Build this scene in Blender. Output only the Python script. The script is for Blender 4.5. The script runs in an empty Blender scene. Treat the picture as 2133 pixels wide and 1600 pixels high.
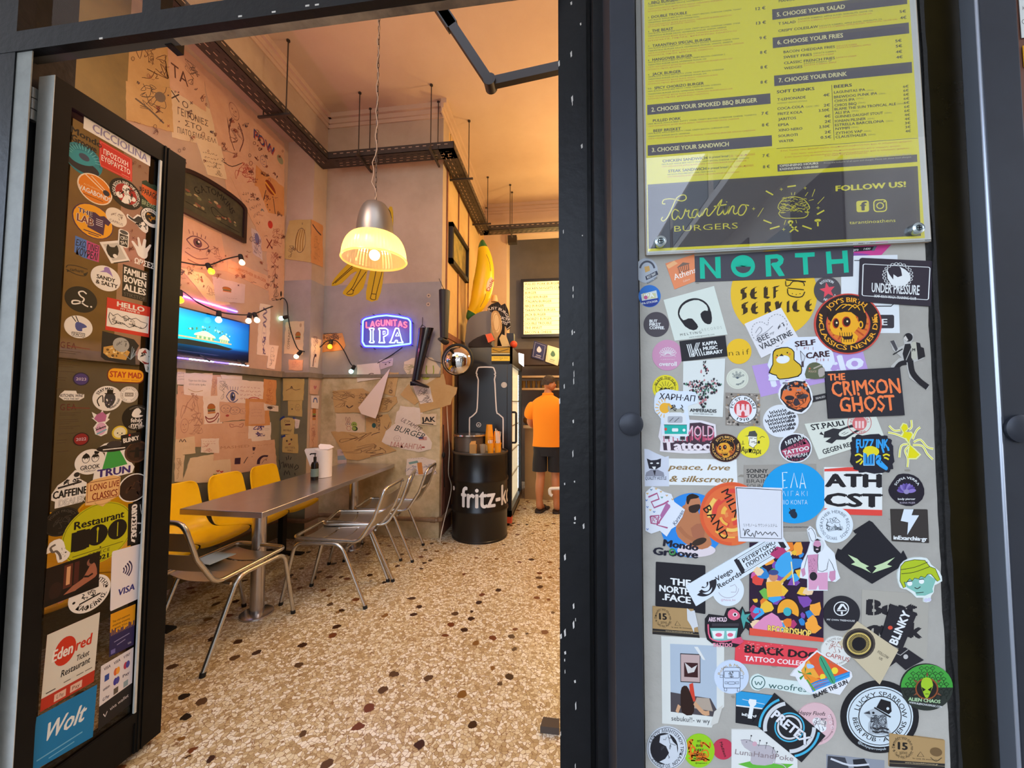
import bpy, bmesh, math, random
import numpy as np
from mathutils import Vector, Matrix
from mathutils.geometry import tessellate_polygon
C = bpy.context.scene.collection
SC = bpy.context.scene
pi = math.pi
# ---------------------------------------------------------------- camera
CW, CH, CF, EYE = 2133.0, 1600.0, 794.543, 1.40
YAW, PIT, ROL = math.radians(7.5006), math.radians(2.6777), math.radians(0.1714)
def cam_axes():
    f = Vector((-math.sin(YAW)*math.cos(PIT), math.cos(YAW)*math.cos(PIT), math.sin(PIT)))
    r = Vector((math.cos(YAW), math.sin(YAW), 0)); u = r.cross(f)
    return math.cos(ROL)*r+math.sin(ROL)*u, -math.sin(ROL)*r+math.cos(ROL)*u, f
AR, AU, AF = cam_axes()
cd = bpy.data.cameras.new('camera'); cam = bpy.data.objects.new('camera', cd); C.objects.link(cam)
cd.sensor_fit = 'HORIZONTAL'; cd.sensor_width = 36.0; cd.lens = 36.0*CF/CW; cd.clip_start = 0.02; cd.clip_end = 300
m = Matrix.Identity(4)
for i in range(3): m[i][0], m[i][1], m[i][2] = AR[i], AU[i], -AF[i]
m[2][3] = EYE
cam.matrix_world = m
SC.camera = cam
# ---------------------------------------------------------------- view and world
SC.view_settings.view_transform = 'Standard'; SC.view_settings.look = 'None'
SC.view_settings.exposure = 0.8; SC.view_settings.gamma = 1.0
SC.view_settings.use_curve_mapping = False
W = bpy.data.worlds.new('sky'); SC.world = W; W.use_nodes = True
wn = W.node_tree.nodes; bg = wn['Background']
sky = wn.new('ShaderNodeTexSky'); sky.sky_type = 'NISHITA'; sky.sun_disc = False
sky.sun_elevation = math.radians(48); sky.sun_rotation = math.radians(120); sky.dust_density = 2.5
mixw = wn.new('ShaderNodeMixRGB'); mixw.inputs[0].default_value = 0.6
mulw = wn.new('ShaderNodeMixRGB'); mulw.blend_type = 'MULTIPLY'; mulw.inputs[0].default_value = 1.0
mulw.inputs[2].default_value = (0.22, 0.22, 0.22, 1)
W.node_tree.links.new(sky.outputs[0], mulw.inputs[1]); W.node_tree.links.new(mulw.outputs[0], mixw.inputs[1])
mixw.inputs[2].default_value = (0.80, 0.87, 1.0, 1)
W.node_tree.links.new(mixw.outputs[0], bg.inputs[0]); bg.inputs[1].default_value = 2.1
def lamp(name, kind, loc, power, col, size=.1, rot=None, sizey=None, spread=None):
    l = bpy.data.lights.new(name, kind); l.energy = power; l.color = col
    if kind == 'AREA':
        l.size = size
        if sizey: l.shape = 'RECTANGLE'; l.size_y = sizey
        if spread: l.spread = spread
    elif kind == 'SPOT': l.spot_size = size; l.spot_blend = .6; l.shadow_soft_size = .05
    else: l.shadow_soft_size = size
    o = bpy.data.objects.new(name, l); C.objects.link(o); o.location = loc
    if rot: o.rotation_euler = rot
    return o
WARM = (1.0, 0.66, 0.34)
lamp('ceiling_lamp_light', 'POINT', (0.55, 3.5, 2.65), 42, WARM, .12)       # pendant over the aisle, behind the door post
lamp('bar_lamp_light', 'POINT', (0.45, 4.9, 3.2), 48, (1.0, .68, .26), .15)  # pendant over the bar
lamp('bar_back_light', 'POINT', (0.15, 5.75, 2.45), 10, (1.0, .70, .32), .15)
lamp('seat_fill_light', 'POINT', (-1.5, 1.75, 3.0), 11, (1.0, .60, .40), .12)  # added fill for the seats and wall papers, not an actual lamp
# ---------------------------------------------------------------- pixel -> place
def rays(px, py):
    px = np.atleast_1d(np.asarray(px, float)); py = np.atleast_1d(np.asarray(py, float))
    a = (px-CW/2)/CF; b = -(py-CH/2)/CF
    return a[:, None]*np.array(AR)+b[:, None]*np.array(AU)+np.array(AF)
def hit(px, py, ax, val):
    d = rays(px, py); o = np.array([0, 0, EYE])
    return o+d*((val-o[ax])/d[:, ax])[:, None]
def P(px, py, ax, val): return Vector(hit(px, py, ax, val)[0])
def pX(px, py, X): return P(px, py, 0, X)
def pY(px, py, Y): return P(px, py, 1, Y)
def pZ(px, py, Z): return P(px, py, 2, Z)
def mpp(p): return (Vector(p)-Vector((0, 0, EYE))).dot(AF)/CF      # metres per pixel at a point
# ---------------------------------------------------------------- materials
def lin(c):
    if isinstance(c, str):
        c = c.lstrip('#')
        if len(c) == 3: c = ''.join(x*2 for x in c)
        c = [int(c[i:i+2], 16)/255 for i in (0, 2, 4)]
        c = [x/12.92 if x <= .04045 else ((x+.055)/1.055)**2.4 for x in c]
    return (c[0], c[1], c[2], 1.0)
_M = {}
def mat(name, col, rough=.55, metal=0., emit=0., ecol=None, spec=.5, noise=None, bump=None, trans=0., coat=0., aniso=None):
    """noise=(scale, colour2, contrast) mixes a second colour in by object-space noise; bump=(scale, strength)"""
    if name in _M: return _M[name]
    mt = bpy.data.materials.new(name); mt.use_nodes = True; nt = mt.node_tree; b = nt.nodes['Principled BSDF']
    b.inputs['Base Color'].default_value = lin(col); b.inputs['Roughness'].default_value = rough
    b.inputs['Metallic'].default_value = metal; b.inputs['Specular IOR Level'].default_value = spec
    b.inputs['Transmission Weight'].default_value = trans; b.inputs['Coat Weight'].default_value = coat
    if emit:
        b.inputs['Emission Color'].default_value = lin(ecol or col); b.inputs['Emission Strength'].default_value = emit
    if noise or bump:
        tc = nt.nodes.new('ShaderNodeTexCoord')
    if noise:
        n = nt.nodes.new('ShaderNodeTexNoise'); n.inputs['Scale'].default_value = noise[0]; n.inputs['Detail'].default_value = 9
        n.inputs['Roughness'].default_value = .65
        r = nt.nodes.new('ShaderNodeValToRGB'); c = noise[2]
        r.color_ramp.elements[0].position = .5-c; r.color_ramp.elements[1].position = .5+c
        r.color_ramp.elements[0].color = lin(col); r.color_ramp.elements[1].color = lin(noise[1])
        nt.links.new(tc.outputs['Object'], n.inputs['Vector']); nt.links.new(n.outputs['Fac'], r.inputs[0])
        nt.links.new(r.outputs[0], b.inputs['Base Color'])
    if bump:
        n2 = nt.nodes.new('ShaderNodeTexNoise'); n2.inputs['Scale'].default_value = bump[0]; n2.inputs['Detail'].default_value = 6
        bm_ = nt.nodes.new('ShaderNodeBump'); bm_.inputs['Strength'].default_value = bump[1]; bm_.inputs['Distance'].default_value = .01
        nt.links.new(tc.outputs['Object'], n2.inputs['Vector']); nt.links.new(n2.outputs['Fac'], bm_.inputs['Height'])
        nt.links.new(bm_.outputs[0], b.inputs['Normal'])
    _M[name] = mt; return mt
def ink(col):                                        # printed vinyl / paper ink
    return mat('ink_'+col.lstrip('#'), col, .5, spec=.3)
def glass_mat(name, tint=(1, 1, 1), refl=1.0, rough=0.0, ior=1.45):
    if name in _M: return _M[name]
    mt = bpy.data.materials.new(name); mt.use_nodes = True; nt = mt.node_tree; nt.nodes.clear()
    o = nt.nodes.new('ShaderNodeOutputMaterial'); mx = nt.nodes.new('ShaderNodeMixShader')
    t = nt.nodes.new('ShaderNodeBsdfTransparent'); g = nt.nodes.new('ShaderNodeBsdfGlossy'); fr = nt.nodes.new('ShaderNodeFresnel')
    mu = nt.nodes.new('ShaderNodeMath'); mu.operation = 'MULTIPLY'; mu.inputs[1].default_value = refl; mu.use_clamp = True
    fr.inputs[0].default_value = ior; t.inputs[0].default_value = (*tint, 1); g.inputs['Roughness'].default_value = rough
    gm_ = nt.nodes.new('ShaderNodeNewGeometry'); mb_ = nt.nodes.new('ShaderNodeMath'); mb_.operation = 'MULTIPLY_ADD'; mb_.inputs[1].default_value = -refl; mb_.inputs[2].default_value = refl
    nt.links.new(gm_.outputs['Backfacing'], mb_.inputs[0]); nt.links.new(mb_.outputs[0], mu.inputs[1]); nt.links.new(fr.outputs[0], mu.inputs[0]); nt.links.new(mu.outputs[0], mx.inputs[0])
    nt.links.new(t.outputs[0], mx.inputs[1]); nt.links.new(g.outputs[0], mx.inputs[2]); nt.links.new(mx.outputs[0], o.inputs[0])
    _M[name] = mt; return mt
# ---------------------------------------------------------------- objects
def tag(o, label=None, cat=None, group=None, kind=None):
    if label: o['label'] = label
    if cat: o['category'] = cat
    if group: o['group'] = group
    if kind: o['kind'] = kind
    return o
def thing(name, label, cat, loc=(0, 0, 0), rz=0, group=None):
    o = bpy.data.objects.new(name, None); C.objects.link(o); o.location = loc; o.rotation_euler = (0, 0, rz)
    o.empty_display_size = .05
    return tag(o, label, cat, group)
def copy_tree(o, parent=None):
    c = o.copy(); C.objects.link(c)
    if parent: c.parent = parent
    for ch in list(o.children): copy_tree(ch, c)
    return c
class B:
    """collects geometry; done() links it as one mesh object"""
    def __init__(s): s.v = []; s.f = []; s.fm = []; s.m = []
    def mi(s, mt):
        if mt not in s.m: s.m.append(mt)
        return s.m.index(mt)
    def add(s, vs, fs, mt):
        k = len(s.v); i = s.mi(mt)
        s.v += [tuple(v) for v in vs]
        for f in fs: s.f.append(tuple(a+k for a in f)); s.fm.append(i)
        return s
    def bx(s, x0, x1, y0, y1, z0, z1, mt, M_=None):
        v = [Vector((x, y, z)) for z in (z0, z1) for y in (y0, y1) for x in (x0, x1)]
        if M_: v = [M_ @ a for a in v]
        return s.add(v, [(0, 2, 3, 1), (4, 5, 7, 6), (0, 1, 5, 4), (2, 6, 7, 3), (0, 4, 6, 2), (1, 3, 7, 5)], mt)
    def tube(s, pts, r, mt, n=10, closed=False, cap=True):
        pts = [Vector(p) for p in pts]; N = len(pts); rr = r if isinstance(r, (list, tuple)) else [r]*N
        vs = []; fs = []; up = None
        for i, p in enumerate(pts):
            a = pts[i-1] if (i > 0 or closed) else p; b = pts[(i+1) % N] if (i < N-1 or closed) else p
            t = (b-a).normalized() if (b-a).length > 1e-9 else Vector((0, 0, 1))
            if up is None: up = t.orthogonal().normalized()
            up = (up-t*up.dot(t)); up = up.normalized() if up.length > 1e-6 else t.orthogonal().normalized()
            w = t.cross(up)
            for k in range(n):
                an = 2*pi*k/n; vs.append(p+(up*math.cos(an)+w*math.sin(an))*rr[i])
        for i in range(N if closed else N-1):
            j = (i+1) % N
            for k in range(n): fs.append((i*n+k, i*n+(k+1) % n, j*n+(k+1) % n, j*n+k))
        if cap and not closed: fs.append(tuple(range(n))[::-1]); fs.append(tuple((N-1)*n+k for k in range(n)))
        return s.add(vs, fs, mt)
    def lathe(s, prof, o, mt, n=32, M_=None, a0=0, a1=2*pi):
        full = abs(a1-a0-2*pi) < 1e-6; vs = []; fs = []; o = Vector(o)
        cnt = n if full else n+1
        for r, z in prof:
            for k in range(cnt):
                a = a0+(a1-a0)*k/n; q = Vector((r*math.cos(a), r*math.sin(a), z)); vs.append(o+(M_ @ q if M_ else q))
        for i in range(len(prof)-1):
            for k in range(n):
                k2 = (k+1) % n if full else k+1
                fs.append((i*cnt+k, i*cnt+k2, (i+1)*cnt+k2, (i+1)*cnt+k))
        return s.add(vs, fs, mt)
    def prism(s, pts, off, mt, mt2=None):
        pts = [Vector(p) for p in pts]; off = Vector(off); n = len(pts)
        s.add(pts+[p+off for p in pts], [tuple(range(n))[::-1], tuple(range(n, 2*n))], mt)
        s.add(pts+[p+off for p in pts], [(i, (i+1) % n, n+(i+1) % n, n+i) for i in range(n)], mt2 or mt)
        return s
    def loft(s, rings, mt, cap=True, closed=False):
        n = len(rings[0]); vs = [p for r in rings for p in r]; fs = []
        for i in range(len(rings) if closed else len(rings)-1):
            j = (i+1) % len(rings)
            for k in range(n): fs.append((i*n+k, i*n+(k+1) % n, j*n+(k+1) % n, j*n+k))
        if cap and not closed: fs += [tuple(range(n))[::-1], tuple((len(rings)-1)*n+k for k in range(n))]
        return s.add(vs, fs, mt)
    def sphere(s, c, r, mt, n=16, m=10, sc=(1, 1, 1), M_=None):
        pr = []
        rings = []
        for i in range(m+1):
            t = pi*i/m; ring = []
            for k in range(n):
                a = 2*pi*k/n; q = Vector((math.sin(t)*math.cos(a)*r*sc[0], math.sin(t)*math.sin(a)*r*sc[1], -math.cos(t)*r*sc[2]))
                ring.append(Vector(c)+(M_ @ q if M_ else q))
            rings.append(ring)
        return s.loft(rings, mt, cap=False)
    def done(s, name, parent=None, sharp=35, local=None, bevel=0, fix=True):
        me = bpy.data.meshes.new(name)
        vs = s.v
        if parent is not None and local is None:          # geometry given in world space: store it relative to the parent
            iv = pmat(parent).inverted(); vs = [tuple(iv @ Vector(v)) for v in vs]
        me.from_pydata(vs, [], s.f)
        for mt in s.m: me.materials.append(mt)
        me.polygons.foreach_set('material_index', s.fm)
        if fix:
            bm = bmesh.new(); bm.from_mesh(me); bmesh.ops.recalc_face_normals(bm, faces=bm.faces); bm.to_mesh(me); bm.free()
        me.update()
        if sharp and hasattr(me, 'set_sharp_from_angle'):
            me.shade_smooth(); me.set_sharp_from_angle(angle=math.radians(sharp))
        o = bpy.data.objects.new(name, me); C.objects.link(o)
        if parent is not None: o.parent = parent
        if bevel:
            md = o.modifiers.new('b', 'BEVEL'); md.width = bevel; md.segments = 2; md.limit_method = 'ANGLE'
        return o
def pmat(o):
    m_ = Matrix.Translation(o.location) @ Matrix.Rotation(o.rotation_euler[2], 4, 'Z') if o.type == 'EMPTY' else Matrix.Translation(o.location)
    return pmat(o.parent) @ m_ if o.parent else m_
def struct(b, name, parent=None, **k):
    o = b.done(name, parent, **k)
    if parent is None: o['kind'] = 'structure'
    return o
def arc(c, r, a0, a1, n, ax='xz'):
    out = []
    for i in range(n+1):
        a = a0+(a1-a0)*i/n; d = [0, 0, 0]
        d['xyz'.index(ax[0])] = r*math.cos(a); d['xyz'.index(ax[1])] = r*math.sin(a); out.append(Vector(c)+Vector(d))
    return out
def bend(pts, r, n=5):
    """round the corners of a polyline"""
    pts = [Vector(p) for p in pts]; out = [pts[0]]
    for i in range(1, len(pts)-1):
        a, p, b = pts[i-1], pts[i], pts[i+1]; d1 = (a-p); d2 = (b-p); k = min(r, d1.length*.49, d2.length*.49)
        q0 = p+d1.normalized()*k; q1 = p+d2.normalized()*k
        for j in range(n+1):
            t = j/n; out.append(q0*(1-t)**2+p*2*t*(1-t)+q1*t*t)
    return out+[pts[-1]]
# ---------------------------------------------------------------- flat artwork on a surface
_tc = bpy.data.curves.new('type', 'FONT'); _tc.resolution_u = 2
_to = bpy.data.objects.new('type', _tc); _TC = {}
def glyphs(s, bold=0.0, spacing=1.0, res=2):
    k = (s, bold, spacing, res)
    if k not in _TC:
        _tc.body = s; _tc.offset = bold; _tc.space_character = spacing; _tc.resolution_u = res
        me = _to.to_mesh()
        v = np.array([tuple(q.co)[:2] for q in me.vertices]).reshape(-1, 2); f = [tuple(p.vertices) for p in me.polygons]
        _to.to_mesh_clear(); _TC[k] = (v, f)
    return _TC[k]
def smooth_loop(pts, n=4, closed=True):
    N = len(pts); out = []
    for i in range(N if closed else N-1):
        g = lambda j: pts[j % N] if closed else pts[max(0, min(N-1, j))]
        p0, p1, p2, p3 = (np.array(g(i+d), float) for d in (-1, 0, 1, 2))
        for k in range(n):
            t = k/n; out.append(tuple(.5*((2*p1)+(-p0+p2)*t+(2*p0-5*p1+4*p2-p3)*t*t+(-p0+3*p1-3*p2+p3)*t**3)))
    if not closed: out.append(tuple(pts[-1]))
    return out
class Art:
    """flat print on a plane; local x right, y down. map(x, y) -> world points before the offset along the normal"""
    def __init__(s, mapf, normal, lift=0.0, thick=.0004, rot=0):
        s.map = mapf; s.n = np.array(normal, float); s.lift = lift; s.thick = thick; s.b = B(); s.k = 0; s.hold = None; s.rot = math.radians(rot)
    def w(s, pts, off):
        a = np.array(pts, float).reshape(-1, 2)
        if s.rot:
            c, q = math.cos(s.rot), math.sin(s.rot); a = np.stack([a[:, 0]*c-a[:, 1]*q, a[:, 0]*q+a[:, 1]*c], 1)
        return s.map(a[:, 0], a[:, 1])+s.n*off
    def top(s):                                  # each ink layer lies a hair above the one before it
        s.k += 1; k = s.hold or s.k
        return s.lift+s.thick+.00002*min(k, 14)+.000004*max(0, k-14)
    def base(s, pts, col, sm=0, mt=None):
        if sm: pts = smooth_loop(pts, sm)
        t = s.lift+s.thick; n = len(pts); v = np.concatenate([s.w(pts, 0.0), s.w(pts, t)]); mt = mt or ink(col)
        tri = tessellate_polygon([[Vector((p[0], p[1], 0)) for p in pts]])
        s.b.add(v, [tuple(a+n for a in f) for f in tri]+[(i, (i+1) % n, n+(i+1) % n, n+i) for i in range(n)], mt)
        return s
    def poly(s, pts, col, sm=0):
        if sm: pts = smooth_loop(pts, sm)
        tri = tessellate_polygon([[Vector((p[0], p[1], 0)) for p in pts]])
        s.b.add(s.w(pts, s.top()), tri, ink(col)); return s
    def epts(s, x, y, rx, ry=None, n=40, rot=0):
        ry = rx if ry is None else ry; c, q = math.cos(math.radians(rot)), math.sin(math.radians(rot))
        return [(x+rx*math.cos(a)*c-ry*math.sin(a)*q, y+rx*math.cos(a)*q+ry*math.sin(a)*c) for a in [2*pi*i/n for i in range(n)]]
    def disc(s, r, col, ry=None, x=0, y=0, rot=0): return s.base(s.epts(x, y, r, ry, 48, rot), col)
    def ell(s, x, y, rx, col, ry=None, rot=0, n=24): return s.poly(s.epts(x, y, rx, ry, n, rot), col)
    def rect(s, x0, y0, x1, y1, col, r=0):
        return s.poly(s.rpts(x0, y0, x1, y1, r), col)
    def rpts(s, x0, y0, x1, y1, r=0):
        if not r: return [(x0, y0), (x1, y0), (x1, y1), (x0, y1)]
        out = []
        for cx, cy, a in ((x1-r, y0+r, -90), (x1-r, y1-r, 0), (x0+r, y1-r, 90), (x0+r, y0+r, 180)):
            for i in range(5): t = math.radians(a+22.5*i); out.append((cx+r*math.cos(t), cy+r*math.sin(t)))
        return out
    def card(s, x0, y0, x1, y1, col, r=0): return s.base(s.rpts(x0, y0, x1, y1, r), col)
    def ring(s, x, y, rx, wd, col, ry=None, a0=0, a1=360, n=40):
        ry = rx if ry is None else ry; full = a1-a0 >= 360; vs = []; N = n if full else n+1
        for i in range(N):
            a = math.radians(a0+(a1-a0)*i/n); c, q = math.cos(a), math.sin(a)
            vs += [(x+rx*c, y+ry*q), (x+(rx-wd)*c, y+(ry-wd)*q)]
        fs = [(2*i, 2*((i+1) % N), 2*((i+1) % N)+1, 2*i+1) for i in range(n)]
        s.b.add(s.w(vs, s.top()), fs, ink(col)); return s
    def line(s, pts, wd, col, sm=0, closed=False):
        if sm: pts = smooth_loop(pts, sm, closed)
        p = np.array(pts, float); N = len(p)
        if N < 2: return s
        vs = []; fs = []
        for i in range(N):
            a = p[i-1] if (i or closed) else p[i]; b = p[(i+1) % N] if (i < N-1 or closed) else p[i]
            d = b-a; L = np.hypot(*d) or 1; nn = np.array([-d[1], d[0]])/L*wd/2
            vs += [p[i]+nn, p[i]-nn]
        for i in range(N if closed else N-1):
            j = (i+1) % N; fs.append((2*i, 2*j, 2*j+1, 2*i+1))
        s.b.add(s.w(vs, s.top()), fs, ink(col)); return s
    def box(s, x0, y0, x1, y1, wd, col, r=0): return s.line(s.rpts(x0, y0, x1, y1, r), wd, col, closed=True)
    def nib(s, strokes, wd, col, ang=-35, x=0, y=0, k=1.0):   # broad-nib pen
        c, q = math.cos(math.radians(ang))*wd/2, math.sin(math.radians(ang))*wd/2
        for st in strokes:
            st = [(x+a*k, y+b*k) for a, b in st]
            for (ax, ay), (bx_, by) in zip(st, st[1:]):
                s.b.add(s.w([(ax+c, ay+q), (bx_+c, by+q), (bx_-c, by-q), (ax-c, ay-q)], s.top()), [(0, 1, 2, 3)], ink(col))
        return s
    def text(s, t, x, y, h, col, ang=0, wd=None, al='C', bold=0.0, shear=0.0, sp=1.0, res=2, warp=None, outline=None):
        """(x, y): middle of the line (or its left / right end); h: capital height"""
        if outline: s.text(t, x, y, h, outline[1], ang, wd, al, bold+outline[0], shear, sp, res, warp)
        if bold > 0:                                          # heavier weight: the line struck several times, slightly shifted
            g = glyphs(t, 0, sp, res)[0]; n0 = s.hold
            if not len(g): return s
            dy = bold*h*.75; dx = bold*.9*(wd/max(np.ptp(g[:, 0]), 1e-6) if wd else h/.7)
            for i, (a, b) in enumerate(((dx, 0), (-dx, 0), (0, dy), (0, -dy))):
                if n0: s.hold = n0+.3*i
                s.text(t, x+a, y+b, h, col, ang, wd, al, 0, shear, sp, res, warp)
            s.hold = n0; return s
        v, f = glyphs(t, bold, sp, res)
        if not len(v): return s
        v0 = glyphs(t, 0.0, sp, res)[0] if bold else v
        a = v.copy(); lo, hi = v0[:, 0].min(), v0[:, 0].max(); k = h/.70; kx = wd/max(hi-lo, 1e-6) if wd else k
        a[:, 0] = (a[:, 0]-lo)*kx; W_ = (hi-lo)*kx; a[:, 0] -= {'C': W_/2, 'L': 0, 'R': W_}[al]
        yy = -(a[:, 1]-.345)*k; a[:, 0] += -yy*shear; a[:, 1] = yy
        if warp: a = np.array([warp(q[0], q[1], W_, h) for q in a])
        c, q = math.cos(math.radians(ang)), math.sin(math.radians(ang))
        b = np.stack([x+a[:, 0]*c-a[:, 1]*q, y+a[:, 0]*q+a[:, 1]*c], 1)
        s.b.add(s.w(b, s.top()), f, ink(col)); return s
    def arct(s, t, x, y, r, h, col, mid=-90, span=None, bold=0.0, inside=False, ry=None):
        """text round a circle; mid: direction of its middle in degrees (y down, -90 = top); inside: reads along the bottom"""
        if bold > 0:
            for a in (-1, 0, 1): s.arct(t, x, y, r, h, col, mid+math.degrees(a*bold*h*.9/r), span, 0, inside, ry)
            return s
        v, f = glyphs(t, bold, 1.0, 2); v0 = glyphs(t, 0.0, 1.0, 2)[0]; k = h/.70; lo, hi = v0[:, 0].min(), v0[:, 0].max()
        sp = math.radians(span) if span else (hi-lo)*k/r
        u = (v[:, 0]-lo)/(hi-lo)-.5; hh = (v[:, 1]-.345)*k; rad = r-hh if inside else r+hh
        a = math.radians(mid)+(-u if inside else u)*sp; e = (ry/r if ry else 1)
        s.b.add(s.w(np.stack([x+rad*np.cos(a), y+rad*np.sin(a)*e], 1), s.top()), f, ink(col)); return s
    def scrib(s, x0, y0, x1, y1, n, wd, col, seed=1, pts=5, sm=3):
        R = random.Random(seed)
        for i in range(n):
            cx, cy = R.uniform(x0, x1), R.uniform(y0, y1); L = min(x1-x0, y1-y0)*.32
            p = [(min(x1, max(x0, cx+R.uniform(-L, L))), min(y1, max(y0, cy+R.uniform(-L, L)))) for _ in range(pts)]
            s.line(p, wd, col, sm)
        return s
    def specks(s, x0, y0, x1, y1, n, r, cols, seed=1, inside=None):
        R = random.Random(seed)
        for i in range(n):
            x, y = R.uniform(x0, x1), R.uniform(y0, y1)
            if inside and not inside(x, y): continue
            k = R.uniform(.5, 1.3)*r; a = R.uniform(0, 6.28)
            s.poly([(x+k*math.cos(a+t)*R.uniform(.6, 1.2), y+k*math.sin(a+t)*R.uniform(.6, 1.2)) for t in (0, 1.3, 2.6, 3.9, 5.1)], R.choice(cols))
        return s
    def done(s, name, label=None, cat=None, group=None, parent=None, kind=None):
        o = s.b.done(name, parent, sharp=0, fix=False)
        return tag(o, label, cat, group, kind)
def iso_map(p0, eu, ev, k):
    p0, eu, ev = (np.array(a, float) for a in (p0, eu, ev))
    return lambda x, y: p0+np.outer(x, eu*k)+np.outer(y, ev*k)
# ================================================================ setting
YD, YP, XL, YPL, YN, XR, ZC, YB = 1.0, 0.83, -2.91, 3.63, 3.85, -1.26, 4.60, 6.0
XPI = -2.60                                            # inner side of the pilaster
black = mat('black_paint', '#0f1012', .38, spec=.28, noise=(14, '#151619', .2), bump=(40, .12))
steel_bk = mat('dark_steel_bar', '#30343d', .38, metal=.35, noise=(9, '#292c34', .25))
chip = mat('chipped_paint', '#cfc9c0', .8)
grey_paint = mat('grey_frame_paint', '#8b8d88', .55, noise=(20, '#7a7c78', .2))
pale_edge = mat('pale_door_edge', '#c9ccc8', .6, noise=(16, '#b4b8b4', .2))
plaster = mat('plaster', '#c3ab92', .85, noise=(1.6, '#ab937a', .22), bump=(14, .25))
plaster_l = mat('plaster_left', '#c2a48c', .85, noise=(1.8, '#ae907a', .2), bump=(14, .25))
old_plaster = mat('old_plaster', '#d9c39c', .9, noise=(4.5, '#a8946c', .16), bump=(18, .4))
ceil_m = mat('ceiling_paint', '#d3b79c', .9, noise=(1.2, '#c4a58a', .25), bump=(10, .15))
ochre = mat('ochre_wall', '#d9b57c', .85, noise=(2.2, '#c29a62', .25), bump=(12, .25))
wood_r = mat('worn_reddish_wood', '#7a4a35', .7, noise=(6, '#93604a', .2))
dark_wall = mat('dark_grey_wall', '#6d6258', .8, noise=(2, '#5c534b', .2))
def terrazzo():
    mt = bpy.data.materials.new('terrazzo'); mt.use_nodes = True; nt = mt.node_tree; N = nt.nodes; Lk = nt.links.new
    b = N['Principled BSDF']; tc = N.new('ShaderNodeTexCoord')
    def vor(sc, feat, rnd=1.0):
        v = N.new('ShaderNodeTexVoronoi'); v.feature = feat; v.inputs['Scale'].default_value = sc; v.inputs['Randomness'].default_value = rnd
        Lk(nz.outputs[0], v.inputs['Vector']); return v
    n0 = N.new('ShaderNodeTexNoise'); n0.inputs['Scale'].default_value = 14; n0.inputs['Detail'].default_value = 3
    Lk(tc.outputs['Object'], n0.inputs['Vector'])
    nz = N.new('ShaderNodeMixRGB'); nz.inputs[0].default_value = .035; Lk(tc.outputs['Object'], nz.inputs[1]); Lk(n0.outputs['Color'], nz.inputs[2])
    def ramp(inp, els, const=False):
        r = N.new('ShaderNodeValToRGB'); r.color_ramp.interpolation = 'CONSTANT' if const else 'LINEAR'
        while len(r.color_ramp.elements) < len(els): r.color_ramp.elements.new(.5)
        for e, (p, c) in zip(r.color_ramp.elements, els): e.position = p; e.color = lin(c)
        Lk(inp, r.inputs[0]); return r
    def mixc(f, a, bb):
        x = N.new('ShaderNodeMixRGB'); Lk(f, x.inputs[0]); Lk(a, x.inputs[1]); Lk(bb, x.inputs[2]); return x.outputs[0]
    c1 = vor(62, 'F1'); e1 = vor(62, 'DISTANCE_TO_EDGE')
    sep = N.new('ShaderNodeSeparateColor'); Lk(c1.outputs['Color'], sep.inputs[0])
    light = ramp(sep.outputs[0], [(0, '#a88f66'), (.3, '#c2ac82'), (.6, '#dccfae'), (.85, '#ebe4d2')]).outputs[0]
    gr = ramp(e1.outputs['Distance'], [(.02, '#000000'), (.065, '#ffffff')]).outputs[0]
    grout = N.new('ShaderNodeRGB'); grout.outputs[0].default_value = lin('#8a6a48')
    base = mixc(gr, grout.outputs[0], light)
    c2 = vor(10.5, 'F1'); s2 = N.new('ShaderNodeSeparateColor'); Lk(c2.outputs['Color'], s2.inputs[0])
    chipc = ramp(s2.outputs[1], [(0, '#3a2112'), (.35, '#6a3a1c'), (.6, '#543c26'), (.8, '#7d5626'), (.93, '#1f1712')], True).outputs[0]
    pick = ramp(s2.outputs[0], [(0, '#ffffff'), (.5, '#000000')], True).outputs[0]
    n3 = N.new('ShaderNodeTexNoise'); n3.inputs['Scale'].default_value = 55; Lk(tc.outputs['Object'], n3.inputs['Vector'])
    ad = N.new('ShaderNodeMath'); ad.operation = 'MULTIPLY_ADD'; ad.inputs[1].default_value = .16; Lk(n3.outputs[0], ad.inputs[0]); Lk(c2.outputs['Distance'], ad.inputs[2])
    sz = ramp(ad.outputs[0], [(.31, '#ffffff'), (.335, '#000000')]).outputs[0]
    mu = N.new('ShaderNodeMixRGB'); mu.blend_type = 'MULTIPLY'; mu.inputs[0].default_value = 1; Lk(pick, mu.inputs[1]); Lk(sz, mu.inputs[2])
    Lk(mixc(mu.outputs[0], base, chipc), b.inputs['Base Color']); b.inputs['Roughness'].default_value = .30
    b.inputs['Specular IOR Level'].default_value = .35
    return mt
struct(B().bx(-6, 4, 0.93, 8.0, -.12, 0, terrazzo()), 'floor')
struct(B().bx(-8, 12, -30, 0.93, -.27, -.15, mat('pavement_stone', '#8d8a84', .8, noise=(5, '#7c7973', .2))), 'floor_pavement')
# ceiling and cornices
struct(B().bx(XL-.2, 3.0, 1.02, 8, ZC, ZC+.1, ceil_m), 'ceiling')
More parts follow.
